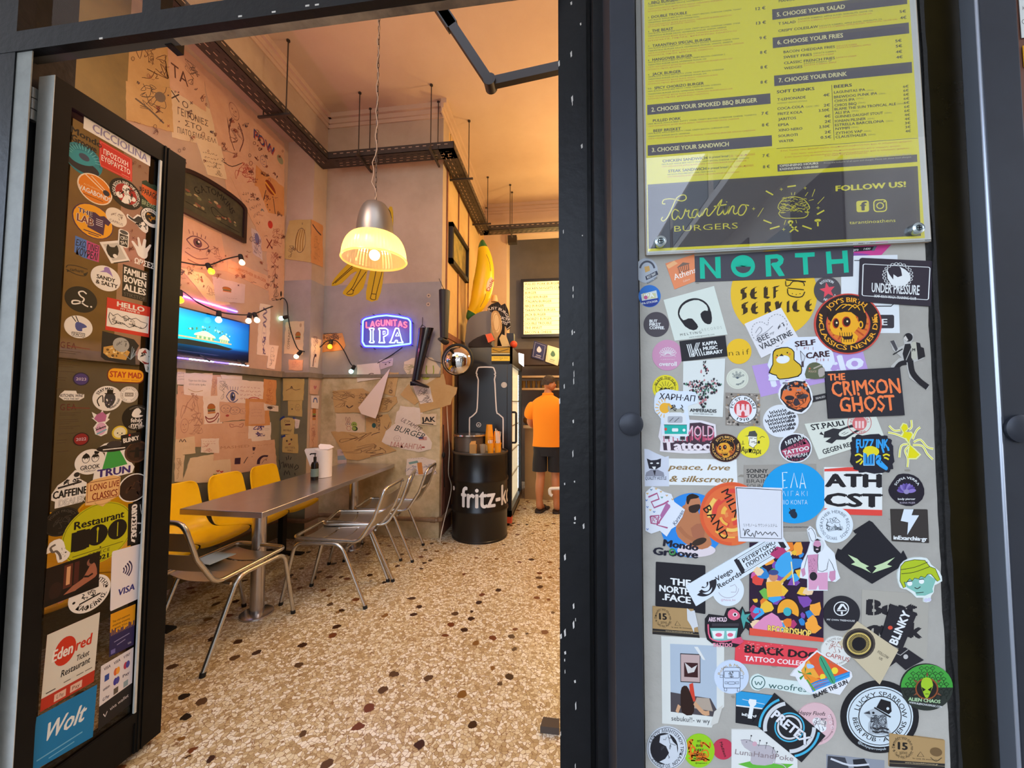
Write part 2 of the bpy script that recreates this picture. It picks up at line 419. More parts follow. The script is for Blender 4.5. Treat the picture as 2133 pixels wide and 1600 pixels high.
# left wall with the beam above, up to the pilaster
struct(B().bx(XL-.15, XL, 1.02, YN+.1, 0, ZC, plaster_l), 'wall_left')
zb = pY(596, 297, YPL).z
struct(B().bx(XL, XL+.004, 1.02, pX(263, 200, XL).y, 0, zb, mat('dingy_ochre_paint', '#8f7644', .85, noise=(2.5, '#75623c', .2))), 'trim_19')
struct(B().bx(XL, XPI, 1.02, YN+.02, zb, ZC, plaster), 'trim_1')                    # beam along the left wall
struct(B().bx(XL, XPI, YPL, YN+.02, 0, zb, plaster), 'wall_pilaster')
zl = pY(690, 783, YN).z
b = B().bx(XPI-.02, XR, YN, YN+.2, zl, ZC, plaster); b.bx(XPI-.02, XR, YN, YN+.2, 0, zl, old_plaster)
struct(b, 'wall_centre')
# dado ledge: a worn moulding all round
dado = mat('dado_moulding', '#6f6454', .8, noise=(9, '#8a7c66', .2))
b = B(); b.bx(XL, XL+.035, 1.02, YPL, zl-.03, zl+.03, dado); b.bx(XL, XPI+.02, YPL-.03, YPL, zl-.03, zl+.02, dado)
b.bx(XPI, XPI+.02, YPL, YN, zl-.03, zl+.02, dado); b.bx(XPI, XR, YN-.02, YN, zl-.02, zl+.012, dado); struct(b, 'trim_2')
# lower left wall paint and the dark strip at the pilaster foot
olive = mat('olive_wall_paint', '#77725a', .8, noise=(3, '#66624d', .2))
b = B(); b.bx(XL, XL+.006, 1.02, YPL, 0, zl-.03, olive); b.bx(XL, XPI, YPL-.006, YPL, 0, zl-.03, olive); struct(b, 'trim_3')
# right side of the block: ochre return wall, worn wooden strips
struct(B().bx(XR-.2, XR, YN+.2, YB+.3, 0, ZC, ochre), 'wall_return')
b = B()
for y0, w in ((3.98, .03), (4.45, .02), (4.95, .02)):
    b.bx(XR, XR+.012, y0, y0+w, 0, 4.1, wood_r)
b.bx(XR, XR+.02, 3.9, 5.5, 2.10, 2.16, wood_r); b.bx(XR, XR+.01, 3.92, 4.25, 0, 2.1, wood_r); struct(b, 'trim_4')
# back: pilaster, header, opening and the room behind
xo = pY(1055, 700, YB).x; zo = pY(1100, 488, YB).z
b = B().bx(XR-.1, xo, YB, YB+.35, 0, ZC, ceil_m); b.bx(xo, 3, YB, YB+.2, zo, ZC, ceil_m); struct(b, 'wall_back')
struct(B().bx(XR, 3, 6.75, 6.85, 0, ZC, dark_wall), 'wall_bar')
cor = B()
def cornice(b, p, q, nrm):
    p, q, nrm = Vector(p), Vector(q), Vector(nrm)
    for d, z0, z1 in ((.015, .14, .10), (.03, .10, .05), (.06, .05, 0.0)):
        v = [p, q, q+nrm*d, p+nrm*d]; b.prism([a-Vector((0, 0, z0)) for a in v], (0, 0, z0-z1), ceil_m)
cornice(cor, (XPI, YN, ZC), (XR, YN, ZC), (0, -1, 0)); cornice(cor, (XR, YN-.1, ZC), (XR, YB, ZC), (1, 0, 0))
cornice(cor, (XPI, 1.05, ZC), (XPI, YN, ZC), (1, 0, 0)); cornice(cor, (XR, YB, ZC), (3, YB, ZC), (0, -1, 0))
struct(cor, 'trim_5')
struct(B().bx(2.6, 2.75, 1.0, 8, 0, ZC, ochre), 'wall_right')
grey_pl = mat('grey_lower_plaster', '#a39a93', .85, noise=(2.2, '#8a827c', .2)); zg = pY(800, 591, YN).z
b = B().bx(XPI, XR, YN-.002, YN, zl, zg, grey_pl); b.bx(XL, XPI, YPL-.002, YPL, zl, zg, grey_pl); b.bx(XPI, XPI+.002, YPL, YN, zl, zg, grey_pl); struct(b, 'trim_20')
# skirting and wall pipe
pipe_m = mat('painted_pipe', '#8b6f52', .45, noise=(12, '#6f573f', .2))
b = B()
for z in (.20,): b.tube(bend([(XL+.05, 2.9, z), (XL+.05, YPL-.06, z), (XPI+.05, YPL-.06, z), (XPI+.05, YN-.06, z), (XR+.03, YN-.06, z), (XR+.03, YN+.3, z)], .05), .022, pipe_m)
for x in (-2.3, -1.75, -1.33): b.tube([(x, YN-.06, .20), (x+.05, YN-.06, .20)], .028, pipe_m)
b.tube([(XR+.03, YN-.06, .2), (XR+.03, YN-.06, .23)], .03, pipe_m); pp = b.done('wall_pipe')
tag(pp, 'thin brown heating pipe running low along the plaster wall behind the chairs', 'pipe')
# ---------------------------------------------------------------- shop front
top = 3.05
def col(x0, x1, y0, y1, mt, z0=-.15, z1=top, b=None): return (b or B()).bx(x0, x1, y0, y1, z0, z1, mt)
fx = lambda px, Y, py=860: pY(px, py, Y).x
# door post (right of the opening)
b = B(); col(fx(1165, YD), fx(1226, YD), YD, YD+.10, black, b=b); col(fx(1226, YD), fx(1243, YD), YD+.03, YD+.1, black, b=b)
col(fx(1241, .93), fx(1272, .93), .93, YD+.1, black, b=b)
R = random.Random(4)
for i in range(46):                                     # chips in the paint of the post
    x = fx(1165, YD)+R.choice([.001, .012, .034, .036, .038, .06])+R.uniform(-.001, .001); z = R.uniform(.15, 2.5); h = R.uniform(.003, .022); w_ = R.uniform(.0012, .004)
    b.prism([(x, YD-.0006, z), (x+w_, YD-.0006, z+h*.2), (x+w_*.8, YD-.0006, z+h), (x-w_*.4, YD-.0006, z+h*.7)], (0, .0005, 0), chip)
struct(b, 'trim_6')
# flat steel bars with round caps, either side of the concrete panel
for i, (a, c_, cap) in enumerate(((1277, 1334, (1314, 883)), (2086, 2172, (2122, 893)))):
    x0, x1 = fx(a, .80), fx(c_, .80); b = B().bx(x0, x1, .80, .82 if i else .97, -.15, top, steel_bk)
    if i: b.bx(x0-.006, x0, .798, .83, -.15, top, mat('bare_steel_edge', '#aeb7c6', .3, .8))
    o = struct(b, 'trim_%d' % (7+i), bevel=.003)
    p = pY(*cap, .80); k = B(); r = .0235 if i == 0 else .025
    k.lathe([(0, .010), (r*.75, .010), (r, .006), (r, 0)], p, steel_bk, 40, Matrix.Rotation(pi/2, 3, 'X'))
    q = k.done('bolt_cap', o)
# concrete panel
xpl, xpr = fx(1336, YP, 900), fx(1948, YP, 900)
conc = mat('concrete_panel', '#b4b1a8', .85, noise=(3.2, '#9a978f', .2), bump=(30, .3))
b = B().bx(xpl, xpr, YP, YP+.12, -.15, top, conc); R = random.Random(8)
struct(b, 'wall_panel')
b = B(); R = random.Random(3)
for sg in (0, 1):                                       # lumpy black sealant along the panel's right edge
    pts = [(xpr-.002+R.uniform(-.0012, .0012), YP-.001, -.1+i*.03) for i in range(106)]+[(xpr+.016, YP-.001, 3.05), (xpr+.016, YP-.001, -.1)]
    if sg: pts = [(xpr+.006+R.uniform(-.002, .003), YP-.005, -.1+i*.05) for i in range(63)]+[(xpr+.013+R.uniform(-.002, .002), YP-.005, 3.0-i*.05) for i in range(63)]
    b.prism(pts, (0, .1, 0), mat('black_sealant', '#0f0e0d', .7, bump=(60, .5)))
struct(b, 'trim_9')
b = B(); R = random.Random(5)
for i in range(40):
    x = R.uniform(xpl+.03, xpr-.03); z = R.uniform(.55, 1.7); r = R.uniform(.002, .009)
    b.prism([(x+r*math.cos(t)*R.uniform(.5, 1.3), YP-.0003, z+.5*r*math.sin(t)*R.uniform(.5, 1.3)) for t in (0, .9, 1.8, 2.7, 3.6, 4.5, 5.4)], (0, .0004, 0), mat('glue_residue', '#8d887d', .9))
tag(b.done('sticker_residue'), 'faint grey scraps of old glue scattered over the concrete panel', 'residue', kind='stuff')
# dark glazing right of the panel
dkglass = mat('dark_window_glass', '#15120b', .2, noise=(2.2, '#332a12', .25), spec=.25)
struct(B().bx(xpr+.012, fx(2110, .86), .865, .96, -.15, top, dkglass), 'window_1')
struct(B().bx(xpr+.015, xpr+.030, .845, .96, -.15, top, mat('dark_rubber', '#0d0d0e', .6)), 'trim_10')
x9 = fx(2182, .83)
struct(B().bx(x9, x9+1.5, .84, .95, -.15, top, mat('red_brown_wall', '#6e4636', .7)), 'wall_next_door')
# left of the opening: black post, grey frame, transom bar
x0 = fx(4, .95, 525)
struct(B().bx(-3.6, x0, .95, 1.1, -.15, top, black), 'trim_11')
xg = fx(66, .954, 127)
struct(B().bx(x0, xg, .954, .957, 0, 2.53, grey_paint), 'trim_12')
zt0, zt1 = pY(360, 61, .95).z, pY(300, 26, .95).z
b = B().bx(x0-.1, fx(1170, .95), .949, .974, zt0, zt1, black)
b.bx(fx(300, .96, 20), fx(338, .96, 20), .955, .99, zt1, 3.05, black); b.bx(-3.6, .2, .95, 1.03, 3.0, 3.1, black)
R = random.Random(9)
for px_, py_ in ((640, 12), (660, 10), (570, 25), (210, 80), (500, 34)):
    p = pY(px_, py_, .9485); b.bx(p.x-.006, p.x+.006, .9484, .95, p.z-.002, p.z+.003, chip)
struct(b, 'trim_13')
zs0 = pY(500, 61, .976).z
beige = mat('worn_beige_metal', '#a3937b', .7, noise=(7, '#6e6253', .14), bump=(30, .2))
o = B().bx(fx(362, .976, 75), fx(1166, .976), .975, 1.0, zs0, zt0+.03, beige).done('roller_shutter_rail')
tag(o, 'worn beige bottom rail of a rolled up shutter under the black transom', 'shutter')
b = B().bx(x0+.002, fx(362, .976, 75), .976, 1.0, zs0+.002, zt0+.03, mat('dark_grey_metal', '#4b4a45', .6))
struct(b, 'trim_14')
p = pY(357, 92, 1.0); tag(B().bx(p.x-.012, p.x+.012, .99, 1.03, p.z-.01, p.z+.04, black).done('door_stop_bracket'), 'small black bracket under the beige shutter rail above the door', 'bracket')
# transom pane and the pale frame seen through it
clear = glass_mat('clear_glass', (.96, .97, .95), .6)
struct(B().bx(-2.6, 0.0, .99, .994, zt1, 3.0, clear), 'window_2')
pf = mat('pale_timber', '#b6a37c', .7)
p = pX(45, 60, XL+.01); b = B(); b.bx(XL, XL+.04, p.y-.04, p.y, p.z-.05, 4.1, pf); b.bx(XL, XL+.04, 1.05, p.y, p.z-.06, p.z, pf); b.bx(XL, XL+.04, 1.05, p.y, p.z+.38, p.z+.44, pf)
struct(b, 'trim_15')
# open door leaf, hinged on the left and folded in
black = mat('black_door_paint', '#121110', .5, spec=.12, noise=(14, '#171614', .2))
XD, XD0 = pY(116, 136, 1.0).x, pY(85, 133, 1.0).x; YF = pX(387, 340, XD).y
zd1 = pX(381, 328, XD).z; zd0 = .03
gl = [pX(150, 218, XD), pX(337, 340, XD), pX(287, 1490, XD), pX(110, 1598, XD)]
gy0, gy1 = gl[0].y, gl[1].y; gz1 = (gl[0].z+gl[1].z)/2; gz0 = (gl[2].z+gl[3].z)/2
door = thing('door_1', None, None); door['kind'] = 'structure'
b = B().bx(XD0, XD, 1.0, gy0, zd0, zd1, black); b.bx(XD0, XD, gy1, YF, zd0, zd1, black); b.bx(XD0, XD, gy0, gy1, gz1, zd1, black)
for k in (.008, .022): b.bx(XD-.002, XD+.004, gy1+k, gy1+k+.006, zd0, zd1, black)
b.done('door_frame', door)
b = B().bx(XD0, XD-.006, gy0, gy1, zd0, gz0-.04, black); b.bx(XD0, XD, gy0, gy1, gz0-.04, gz0, black); b.done('kick_panel', door)
b = B().bx(XD0-.001, XD+.001, .9988, 1.0005, zd0, zd1, pale_edge); tag(b.done('door_edge', door), 'pale grey hinge edge of the black door')
b = B().bx(XD-.006, XD+.002, gy1-.008, gy1, gz0, gz1, pale_edge); tag(b.done('glazing_bead', door), 'pale glazing bead')
XG = XD-.012
b = B().bx(XG-.005, XG, gy0, gy1, gz0, gz1, glass_mat('door_glass', (.74, .71, .64), .7)); b.done('pane', door)
p = pY(75, 222, 1.0); b = B(); mt = mat('hinge_metal', '#8d8e8a', .35, .8)
for k in range(3): b.tube([(p.x, .99, p.z-.055+k*.037), (p.x, .99, p.z-.055+k*.037+.034)], .012, mt, 14)
tag(b.done('hinge', door), 'worn metal hinge')
awn = mat('pale_awning_cloth', '#b9b6ae', .8); nt = awn.node_tree; tl = nt.nodes.new('ShaderNodeBsdfTranslucent'); mx_ = nt.nodes.new('ShaderNodeMixShader')
tl.inputs[0].default_value = (.75, .74, .72, 1); mx_.inputs[0].default_value = .6; nt.links.new(nt.nodes['Principled BSDF'].outputs[0], mx_.inputs[1]); nt.links.new(tl.outputs[0], mx_.inputs[2]); nt.links.new(mx_.outputs[0], nt.nodes['Material Output'].inputs[0])
# awning over the shop front and the buildings across the street (they show in the menu's acrylic)
b = B().prism([(-4, .95, 3.25), (3.2, .95, 3.25), (3.2, -.86, 2.98), (-4, -.86, 2.98)], (0, 0, .004), awn)
struct(b, 'trim_16')
XB = 3.9
fac = mat('pale_render', '#d9d1c6', .8, noise=(1.5, '#c9bfb2', .2)); slab = mat('balcony_concrete', '#e6e1d9', .8); dk = mat('shutter_brown', '#6b6259', .7)
b = B().bx(XB, XB+6, -30, -1.2, -.15, 8.2, fac)
for z in (2.6, 5.3): b.bx(XB-1.0, XB, -28, -3.4, z, z+.16, slab)
struct(b, 'wall_opposite')
b = B()
for z in (2.76, 5.46):
    for i in range(9): y = -3.6-i*2.7; b.bx(XB-.99, XB-.97, y-2.4, y, z+.05, z+.95, mat('balcony_panel', '#8b9190', .5)); b.bx(XB-.03, XB, y-1.7, y-.5, z, z+2.1, dk)
for i in range(40): z = .2+i*.055; b.bx(XB-.03, XB, -3.3, -1.4, z, z+.03, mat('shutter_slats', '#a9a79f', .6))
for i in range(34): b.bx(XB-.9, XB-.85, -9.5+i*.16, -9.42+i*.16, 2.0, 2.6, slab)
struct(b, 'trim_17')
b = B().prism([(XB, -3.4, 2.5), (XB, -9, 2.5), (XB-1.5, -9, 1.9), (XB-1.5, -3.4, 1.9)], (0, 0, .03), mat('green_awning', '#5f7f77', .8)); struct(b, 'trim_18')
# ================================================================ things inside
alu = mat('brushed_aluminium', '#c6c2bb', .27, .95); alu_d = mat('aluminium_sheet', '#b5aea4', .38, .9)
inox = mat('stainless_steel', '#cbc5c4', .25, .9, noise=(8, '#b9b3b2', .25))
rub = mat('black_rubber', '#101010', .7)
# ---- stacking aluminium chair
def make_chair(label):
    t = thing('metal_chair', label, 'chair', group='aluminium chairs at the steel table')
    W_ = .195
    for s in (-1, 1):                                      # bent side frame = front leg, rail and rear leg
        b = B(); b.tube(bend([(s*W_, .30, .012), (s*(W_+.004), .205, .425), (s*(W_+.004), -.12, .425), (s*W_, -.30, .012)], .06, 6), .0125, alu, 12)
        o = b.done('leg_frame', t, local=1)
        for y in (.30, -.30):
            k = B().tube([(s*W_, y, 0), (s*W_, y-.004*(1 if y > 0 else -1), .022)], .0145, rub, 12); k.done('foot_cap', o, local=1)
    f = B()
    w = .185
    path = bend([(-w, -.345, .60), (-w, -.24, .438), (-w, .23, .455), (w, .23, .455), (w, -.24, .438), (w, -.345, .60)], .05, 6)
    top_ = bend([(w, -.345, .60), (w, -.415, .80), (-w, -.415, .80), (-w, -.345, .60)], .055, 6)
    f.tube(path+top_[1:-1], .0125, alu, 12, closed=True); f.done('seat_and_back_tube', t, local=1)
    for y0, y1, sag in ((.205, .075, .012), (.062, -.068, .016), (-.081, -.20, .012)):
        b = B(); rings = []
        for i in range(9):
            x = -w+2*w*i/8; z = .452-.006*(x/w)**0-sag*(1-(x/w)**2)-(0.02*(.2-y0) if y0 < .2 else 0)
            q = .004*math.cos(pi*x/(2*w))*6
            rings.append([Vector((x, y0-q, z)), Vector((x, y1-q, z-.004)), Vector((x, y1-q, z-.0065)), Vector((x, y0-q, z-.0025))])
        b.loft(rings, alu_d); b.done('seat_slat', t, local=1)
    def bk(z): return -.345-(z-.60)*.35 if z > .6 else -.24-(z-.438)*.648
    for z0, z1 in ((.52, .625), (.645, .745)):
        b = B(); rings = []
        for i in range(9):
            x = -w+2*w*i/8; d = -.018*(1-(x/w)**2)
            rings.append([Vector((x, bk(z0)+d, z0)), Vector((x, bk(z1)+d, z1)), Vector((x, bk(z1)+d-.003, z1)), Vector((x, bk(z0)+d-.003, z0))])
        b.loft(rings, alu_d); b.done('back_slat', t, local=1)
    b = B()
    for y, z in ((-.16, .40), (.18, .41)): b.tube([(-W_, y, z), (W_, y, z)], .008, alu, 8)
    b.done('cross_bar', t, local=1)
    return t
def put(t, loc, fwd): t.location = loc; t.rotation_euler = (0, 0, math.atan2(-fwd[0], fwd[1]))
ch = make_chair('aluminium chair nearest the doorway at the head of the table, back to the street')
put(ch, (-1.985, 2.095, 0), (.08, .997))
b = B(); b.prism([(-.03, -.08, .45), (.11, -.10, .45), (.13, .06, .452), (-.02, .07, .452)], (0, 0, .003), mat('pale_blue_paper', '#a9bcc4', .7))
pp = b.done('napkin', None); pp.location = (-2.13, 2.10, .004)
tag(pp, 'pale blue paper left lying on the seat of the chair nearest the door', 'paper')
for loc, f, lb in (((-1.635, 2.672, 0), (-.99, -.06), 'aluminium chair on the aisle side of the table, nearest of the three in that row'),
                   ((-1.65, 3.00, 0), (-.965, -.26), 'aluminium chair on the aisle side of the table, middle of three and turned slightly askew'),
                   ((-1.62, 3.41, 0), (-.99, -.12), 'aluminium chair on the aisle side of the table, farthest back by the plaster wall')):
    c = copy_tree(ch); put(c, loc, f); c['label'] = lb
# ---- table
t = thing('steel_table', 'long narrow stainless steel table running back to the plaster wall', 'table', (-2.01, 2.9, 0))
B().bx(-2.288, -1.738, 2.05, YN-.03, .715, .75, inox).done('table_top', t, bevel=.003)
for y in (2.34, 3.5):
    p = B(); p.tube([(-2.0, y, .012), (-2.0, y, .715)], .042, inox, 28); o = p.done('table_leg', t)
    k = B(); k.lathe([(0, .016), (.085, .016), (.098, .010), (.100, 0), (0, 0)], (-2.0, y, 0), inox, 36); k.done('base_flange', o)
# ---- yellow beam seating
yel = mat('yellow_plastic', '#f7c60a', .32, noise=(7, '#ecb800', .3))
bt = thing('beam_seating', 'row of yellow plastic shell seats on a beam along the left wall', 'bench', (-2.55, 2.7, 0))
def shell(y):
    b = B(); rings = []; w = .20
    prof = [(.415, .415, 1), (.435, .44, 1), (.40, .450, 1), (.28, .435, 1.0), (.15, .425, 1), (.07, .45, .98), (.03, .52, .92), (.005, .62, .88), (-.015, .70, .87), (-.025, .765, .82), (-.03, .79, .72), (-.035, .80, .55)]
    for i, (x, z, k) in enumerate(prof):
        ring = []
        for j in range(13):
            u = -1+2*j/12; e = abs(u)**3
            ring.append(Vector((-2.77+x+(.03*e if i > 4 else 0), y+u*w*k, z+(.018*e if i < 5 else 0))))
        rings.append(ring)
    vs = [p for r in rings for p in r]; n = 13
    fs = [(i*n+k, i*n+k+1, (i+1)*n+k+1, (i+1)*n+k) for i in range(len(rings)-1) for k in range(n-1)]
    b.add(vs, fs, yel); o = b.done('seat_shell', bt, sharp=60)
    md = o.modifiers.new('s', 'SOLIDIFY'); md.thickness = .014; md.offset = 0
    md = o.modifiers.new('u', 'SUBSURF'); md.levels = 1; md.render_levels = 2
    return o
for y in (1.63, 2.04, 2.45, 2.86, 3.27): shell(y)
B().bx(-2.60, -2.54, 1.5, 3.5, .36, .405, rub).done('beam', bt)
for y in (2.1, 3.28):
    B().bx(-2.595, -2.545, y-.025, y+.025, .012, .36, rub).done('post', bt); B().bx(-2.76, -2.36, y-.03, y+.03, 0, .014, rub).done('foot_plate', bt)
# ---- on the table
p = pZ(655, 1000, .75)
t = thing('soap_bottle', 'black pump bottle with a grey-green label standing on the steel table', 'bottle', p); bk_ = mat('black_bottle', '#17120f', .25)
b = B(); r = .029
b.lathe([(0, 0), (r, 0), (r+.001, .006), (r+.001, .125), (r*.8, .145), (r*.4, .152), (r*.4, .165), (0, .165)], p, bk_, 32); b.done('bottle_body', t)
B().lathe([(r+.0016, .03), (r+.0016, .095)], p, mat('grey_green_label', '#6f8580', .5), 40).done('bottle_label', t)
b = B(); b.tube([p+Vector((0, 0, .16)), p+Vector((0, 0, .19))], .012, bk_, 16); b.tube([p+Vector((0, 0, .19)), p+Vector((0, 0, .215))], .004, bk_, 8)
b.tube(bend([p+Vector((.008, 0, .216)), p+Vector((-.03, -.01, .216)), p+Vector((-.038, -.012, .208))], .008), .0055, bk_, 8); b.done('pump_head', t)
p = pZ(664, 996, .75)+Vector((.0, .06, 0)); wp = mat('white_paper', '#eee5e0', .9, bump=(30, .2))
t = thing('paper_towel_roll', 'big white roll of paper with its loose sheet flaring beside the black pump bottle', 'paper roll', p)
r = .068
B().lathe([(.02, .002), (r, .002), (r, .235), (.022, .235), (.022, .05)], p, wp, 36).done('roll', t)
b = B()
o_ = p+Vector((-r+.004, -.012, 0))
b.prism([o_+Vector((.0, 0, .01)), o_+Vector((-.01, -.01, .01)), o_+Vector((-.095, -.02, .225)), o_+Vector((-.085, -.02, .242)), o_+Vector((.03, -.01, .250)), o_+Vector((.05, .0, .10))], (0, .004, 0), wp)
b.prism([p+Vector((-.02, -.03, .236)), p+Vector((.07, -.04, .238)), p+Vector((.075, .03, .25)), p+Vector((.03, .04, .268)), p+Vector((-.05, .02, .275)), p+Vector((-.045, -.01, .262))], (0, 0, .004), wp)
b.done('loose_sheet', t)
# ---- pendant lamp
YLM = 2.4; pc = pY(781, 486, YLM); k = mpp(pc)
zr = pY(781, 542, YLM).z; rr = 64*k; xc = pc.x
lm = thing('pendant_lamp', 'pendant lamp with a dull metal hood and a glowing ribbed glass shade', 'lamp', (xc, YLM, zr))
ztop = pY(781, 424, YLM).z; zj = pY(781, 492, YLM).z
o_ = Vector((xc, YLM, 0)); hood = mat('dull_grey_metal', '#8b857c', .38, .7)
prof = [(.0, ztop+.004), (.05, ztop)]
for i in range(1, 9):
    a = i/8; prof.append((.05+(37*k-.05)*math.sin(a*pi/2)**.8, ztop-(ztop-zj)*a**1.5))
B().lathe(prof+[(37*k-.004, zj), (.04, ztop-.02)], o_, hood, 48).done('lamp_hood', lm)
gm = bpy.data.materials.new('ribbed_lamp_glass'); gm.use_nodes = True; nt = gm.node_tree; nt.nodes.clear()
oo = nt.nodes.new('ShaderNodeOutputMaterial'); tr = nt.nodes.new('ShaderNodeBsdfTranslucent'); tp = nt.nodes.new('ShaderNodeBsdfTransparent'); gs = nt.nodes.new('ShaderNodeBsdfGlossy')
em = nt.nodes.new('ShaderNodeEmission'); em.inputs[0].default_value = (1, .66, .20, 1); em.inputs[1].default_value = .16
m1 = nt.nodes.new('ShaderNodeMixShader'); m2 = nt.nodes.new('ShaderNodeMixShader'); ad = nt.nodes.new('ShaderNodeAddShader')
tr.inputs[0].default_value = (1, .78, .36, 1); tp.inputs[0].default_value = (1, .88, .6, 1); gs.inputs[1].default_value = .15; m1.inputs[0].default_value = .42; m2.inputs[0].default_value = .07
nt.links.new(tr.outputs[0], m1.inputs[1]); nt.links.new(tp.outputs[0], m1.inputs[2]); nt.links.new(m1.outputs[0], m2.inputs[1]); nt.links.new(gs.outputs[0], m2.inputs[2])
nt.links.new(m2.outputs[0], ad.inputs[0]); nt.links.new(em.outputs[0], ad.inputs[1]); nt.links.new(ad.outputs[0], oo.inputs[0])
prof = []
for i in range(13):
    a = i/12; prof.append((38*k+(rr-38*k)*math.sin(a*pi/2)**.9, zj-(zj-zr)*(1-math.cos(a*pi/2))**.92))
b = B(); n = 120; vs = []; fs = []
for i, (r, z) in enumerate(prof):
    for j in range(n):
        a = 2*pi*j/n; q = r+(.0022 if j % 2 else 0)*(0 if i in (0, 12) else 1); vs.append((xc+q*math.cos(a), YLM+q*math.sin(a), z))
for i in range(12):
    for j in range(n): fs.append((i*n+j, i*n+(j+1) % n, (i+1)*n+(j+1) % n, (i+1)*n+j))
b.add(vs, fs, gm); b.done('glass_shade', lm, sharp=0)
b = B(); b.lathe([(rr-.003, zr+.006), (rr+.005, zr+.006), (rr+.007, zr), (rr+.003, zr-.006), (rr-.004, zr-.004), (rr-.003, zr+.006)], o_, gm, 60); b.done('shade_rim', lm)
zb_ = zr+.035
b = B().sphere((xc, YLM, zb_), .035, mat('warm_bulb', '#fff0c0', .4, emit=9, ecol='#ffd98a')); b.done('bulb', lm)
b = B(); b.tube([(xc, YLM, zb_+.03), (xc, YLM, zj+.02)], .018, hood, 16); b.done('bulb_holder', lm)
lamp('pendant_lamp_light', 'POINT', (xc, YLM, zb_-.06), 8, (1, .62, .25), .035)
cm = mat('dark_chain', '#5b5148', .45, .7); b = B(); n = int((ZC-ztop)/.034)
for i in range(n):
    z = ztop+.012+i*.034; a = pi/2*(i % 2)
    pts = [Vector((xc+.006*math.sin(q)*math.cos(a), YLM+.006*math.sin(q)*math.sin(a), z+.018+.021*math.cos(q))) for q in [2*pi*h/10 for h in range(10)]]
    b.tube(pts, .0022, cm, 5, closed=True)
b.done('chain', lm)
R = random.Random(2); pts = [Vector((xc+.008*math.sin(i*1.7), YLM-.008, ztop+.01+(ZC-ztop-.02)*i/40)) for i in range(41)]
for i in range(3, 7): pts[i].x -= .02
tag(B().tube(pts, .0028, mat('pale_flex', '#a89078', .6), 6).done('flex', lm), 'pale cable wound along the chain')
# ---- cable tray
tray_m = mat('dark_cable_tray', '#3b332d', .5, .4, noise=(10, '#4a4038', .2)); slot_m = mat('tray_slot', '#a58b72', .6)
ct = thing('cable_tray', 'dark perforated cable tray hung on thin rods round the room', 'cable tray', (-1.8, 3.55, 3.95))
zT = pY(683, 331, 3.60).z; XT0 = pY(683, 331, 3.60).x; XT1 = pY(945, 302, 3.60).x; YT2 = 5.45
zT2 = zT
WT = .16; HT = .075
def tray(p, q, side):
    """straight run: floor, two side walls; slots punched in rows"""
    b = B(); p, q = Vector(p), Vector(q); d = (q-p).normalized(); n_ = Vector((-d.y, d.x, 0))*side
    def slab(o0, o1, z0, z1):
        v = [p+n_*o0, q+n_*o0, q+n_*o1, p+n_*o1]; b.prism([a+Vector((0, 0, z0)) for a in v], (0, 0, z1-z0), tray_m)
    slab(0, WT, 0, .004); slab(0, .004, 0, HT); slab(WT-.004, WT, 0, HT)
    L = (q-p).length; k = 0
    s = .06
    while s < L-.08:
        for o in (.04, .08, .12):
            a = p+d*(s+(.02 if o == .08 else 0))+n_*o+Vector((0, 0, -.0008)); v = [a, a+d*.035, a+d*.035+n_*.007, a+n_*.007]; b.prism(v, (0, 0, .0006), slot_m if (k % 3) else rub); k += 1
        for o, z in ((-.0008, .045),):
            a = p+d*s+n_*o+Vector((0, 0, z)); v = [a, a+d*.035, a+d*.035+Vector((0, 0, .008)), a+Vector((0, 0, .008))]; b.prism(v, n_*.0006, slot_m)
        s += .075
    return b
tray((XT0, 1.15, zT), (XT0, 3.60+WT, zT), 1).done('tray_run', ct)
tray((XT0, 3.60, zT), (XT1, 3.60, zT), 1).done('tray_run', ct)
tray((XT1, 3.60, zT), (XT1, YT2+.16, zT), 1).done('tray_run', ct)
tray((XT1-.1, YT2, zT), (2.4, YT2, zT), 1).done('tray_run', ct)
def hanger(x, y, dx, dy):
    b = B()
    for s in (0, 1): b.tube([(x+dx*s, y+dy*s, zT-.03), (x+dx*s, y+dy*s, ZC)], .0055, tray_m, 6)
    for s in (0, 1): b.tube([(x+dx*s, y+dy*s, ZC-.012), (x+dx*s, y+dy*s, ZC)], .016, tray_m, 8)
    n_ = Vector((dx, dy, 0)).normalized()*.05; a = Vector((x, y, zT-.022))-n_; q = Vector((x+dx, y+dy, zT-.022))+n_
    b.tube([a, q], .013, tray_m, 4); b.done('hanger', ct)
for y in (1.75, 2.95): hanger(XT0+.03, y, -.22, 0)
for x in (-2.07, -1.30): hanger(x, 3.57, 0, .22)
for y in (4.1, 5.2): hanger(XT1+.03, y, -.22, 0)
hanger(-.75, YT2-.02, 0, .2)
# ---- black articulated arm
am = mat('dark_arm', '#2b231d', .5, .4); Ya = 1.62
a, q, c_ = pY(895, -20, Ya), pY(1020, 168, Ya), pY(1180, 132, Ya)
t = thing('folding_arm', 'dark folded metal arm hanging in front of the ceiling at the top of the doorway', 'arm', q)
def bar(p, q, w, h, mt): # flat bar
    d = (q-p).normalized(); n_ = Vector((0, 1, 0)); u = d.cross(n_).normalized()
    return B().prism([p+u*w, q+u*w, q-u*w, p-u*w], (0, h, 0), mt)
bar(a, q, .020, .03, am).done('upper_arm', t); bar(a, a+(q-a)*.38, .026, .034, am).done('sleeve', t); bar(q, c_, .020, .03, am).done('lower_arm', t)
b = B(); b.tube([q+Vector((0, -.012, 0)), q+Vector((0, .045, 0))], .028, am, 16); b.done('joint', t)
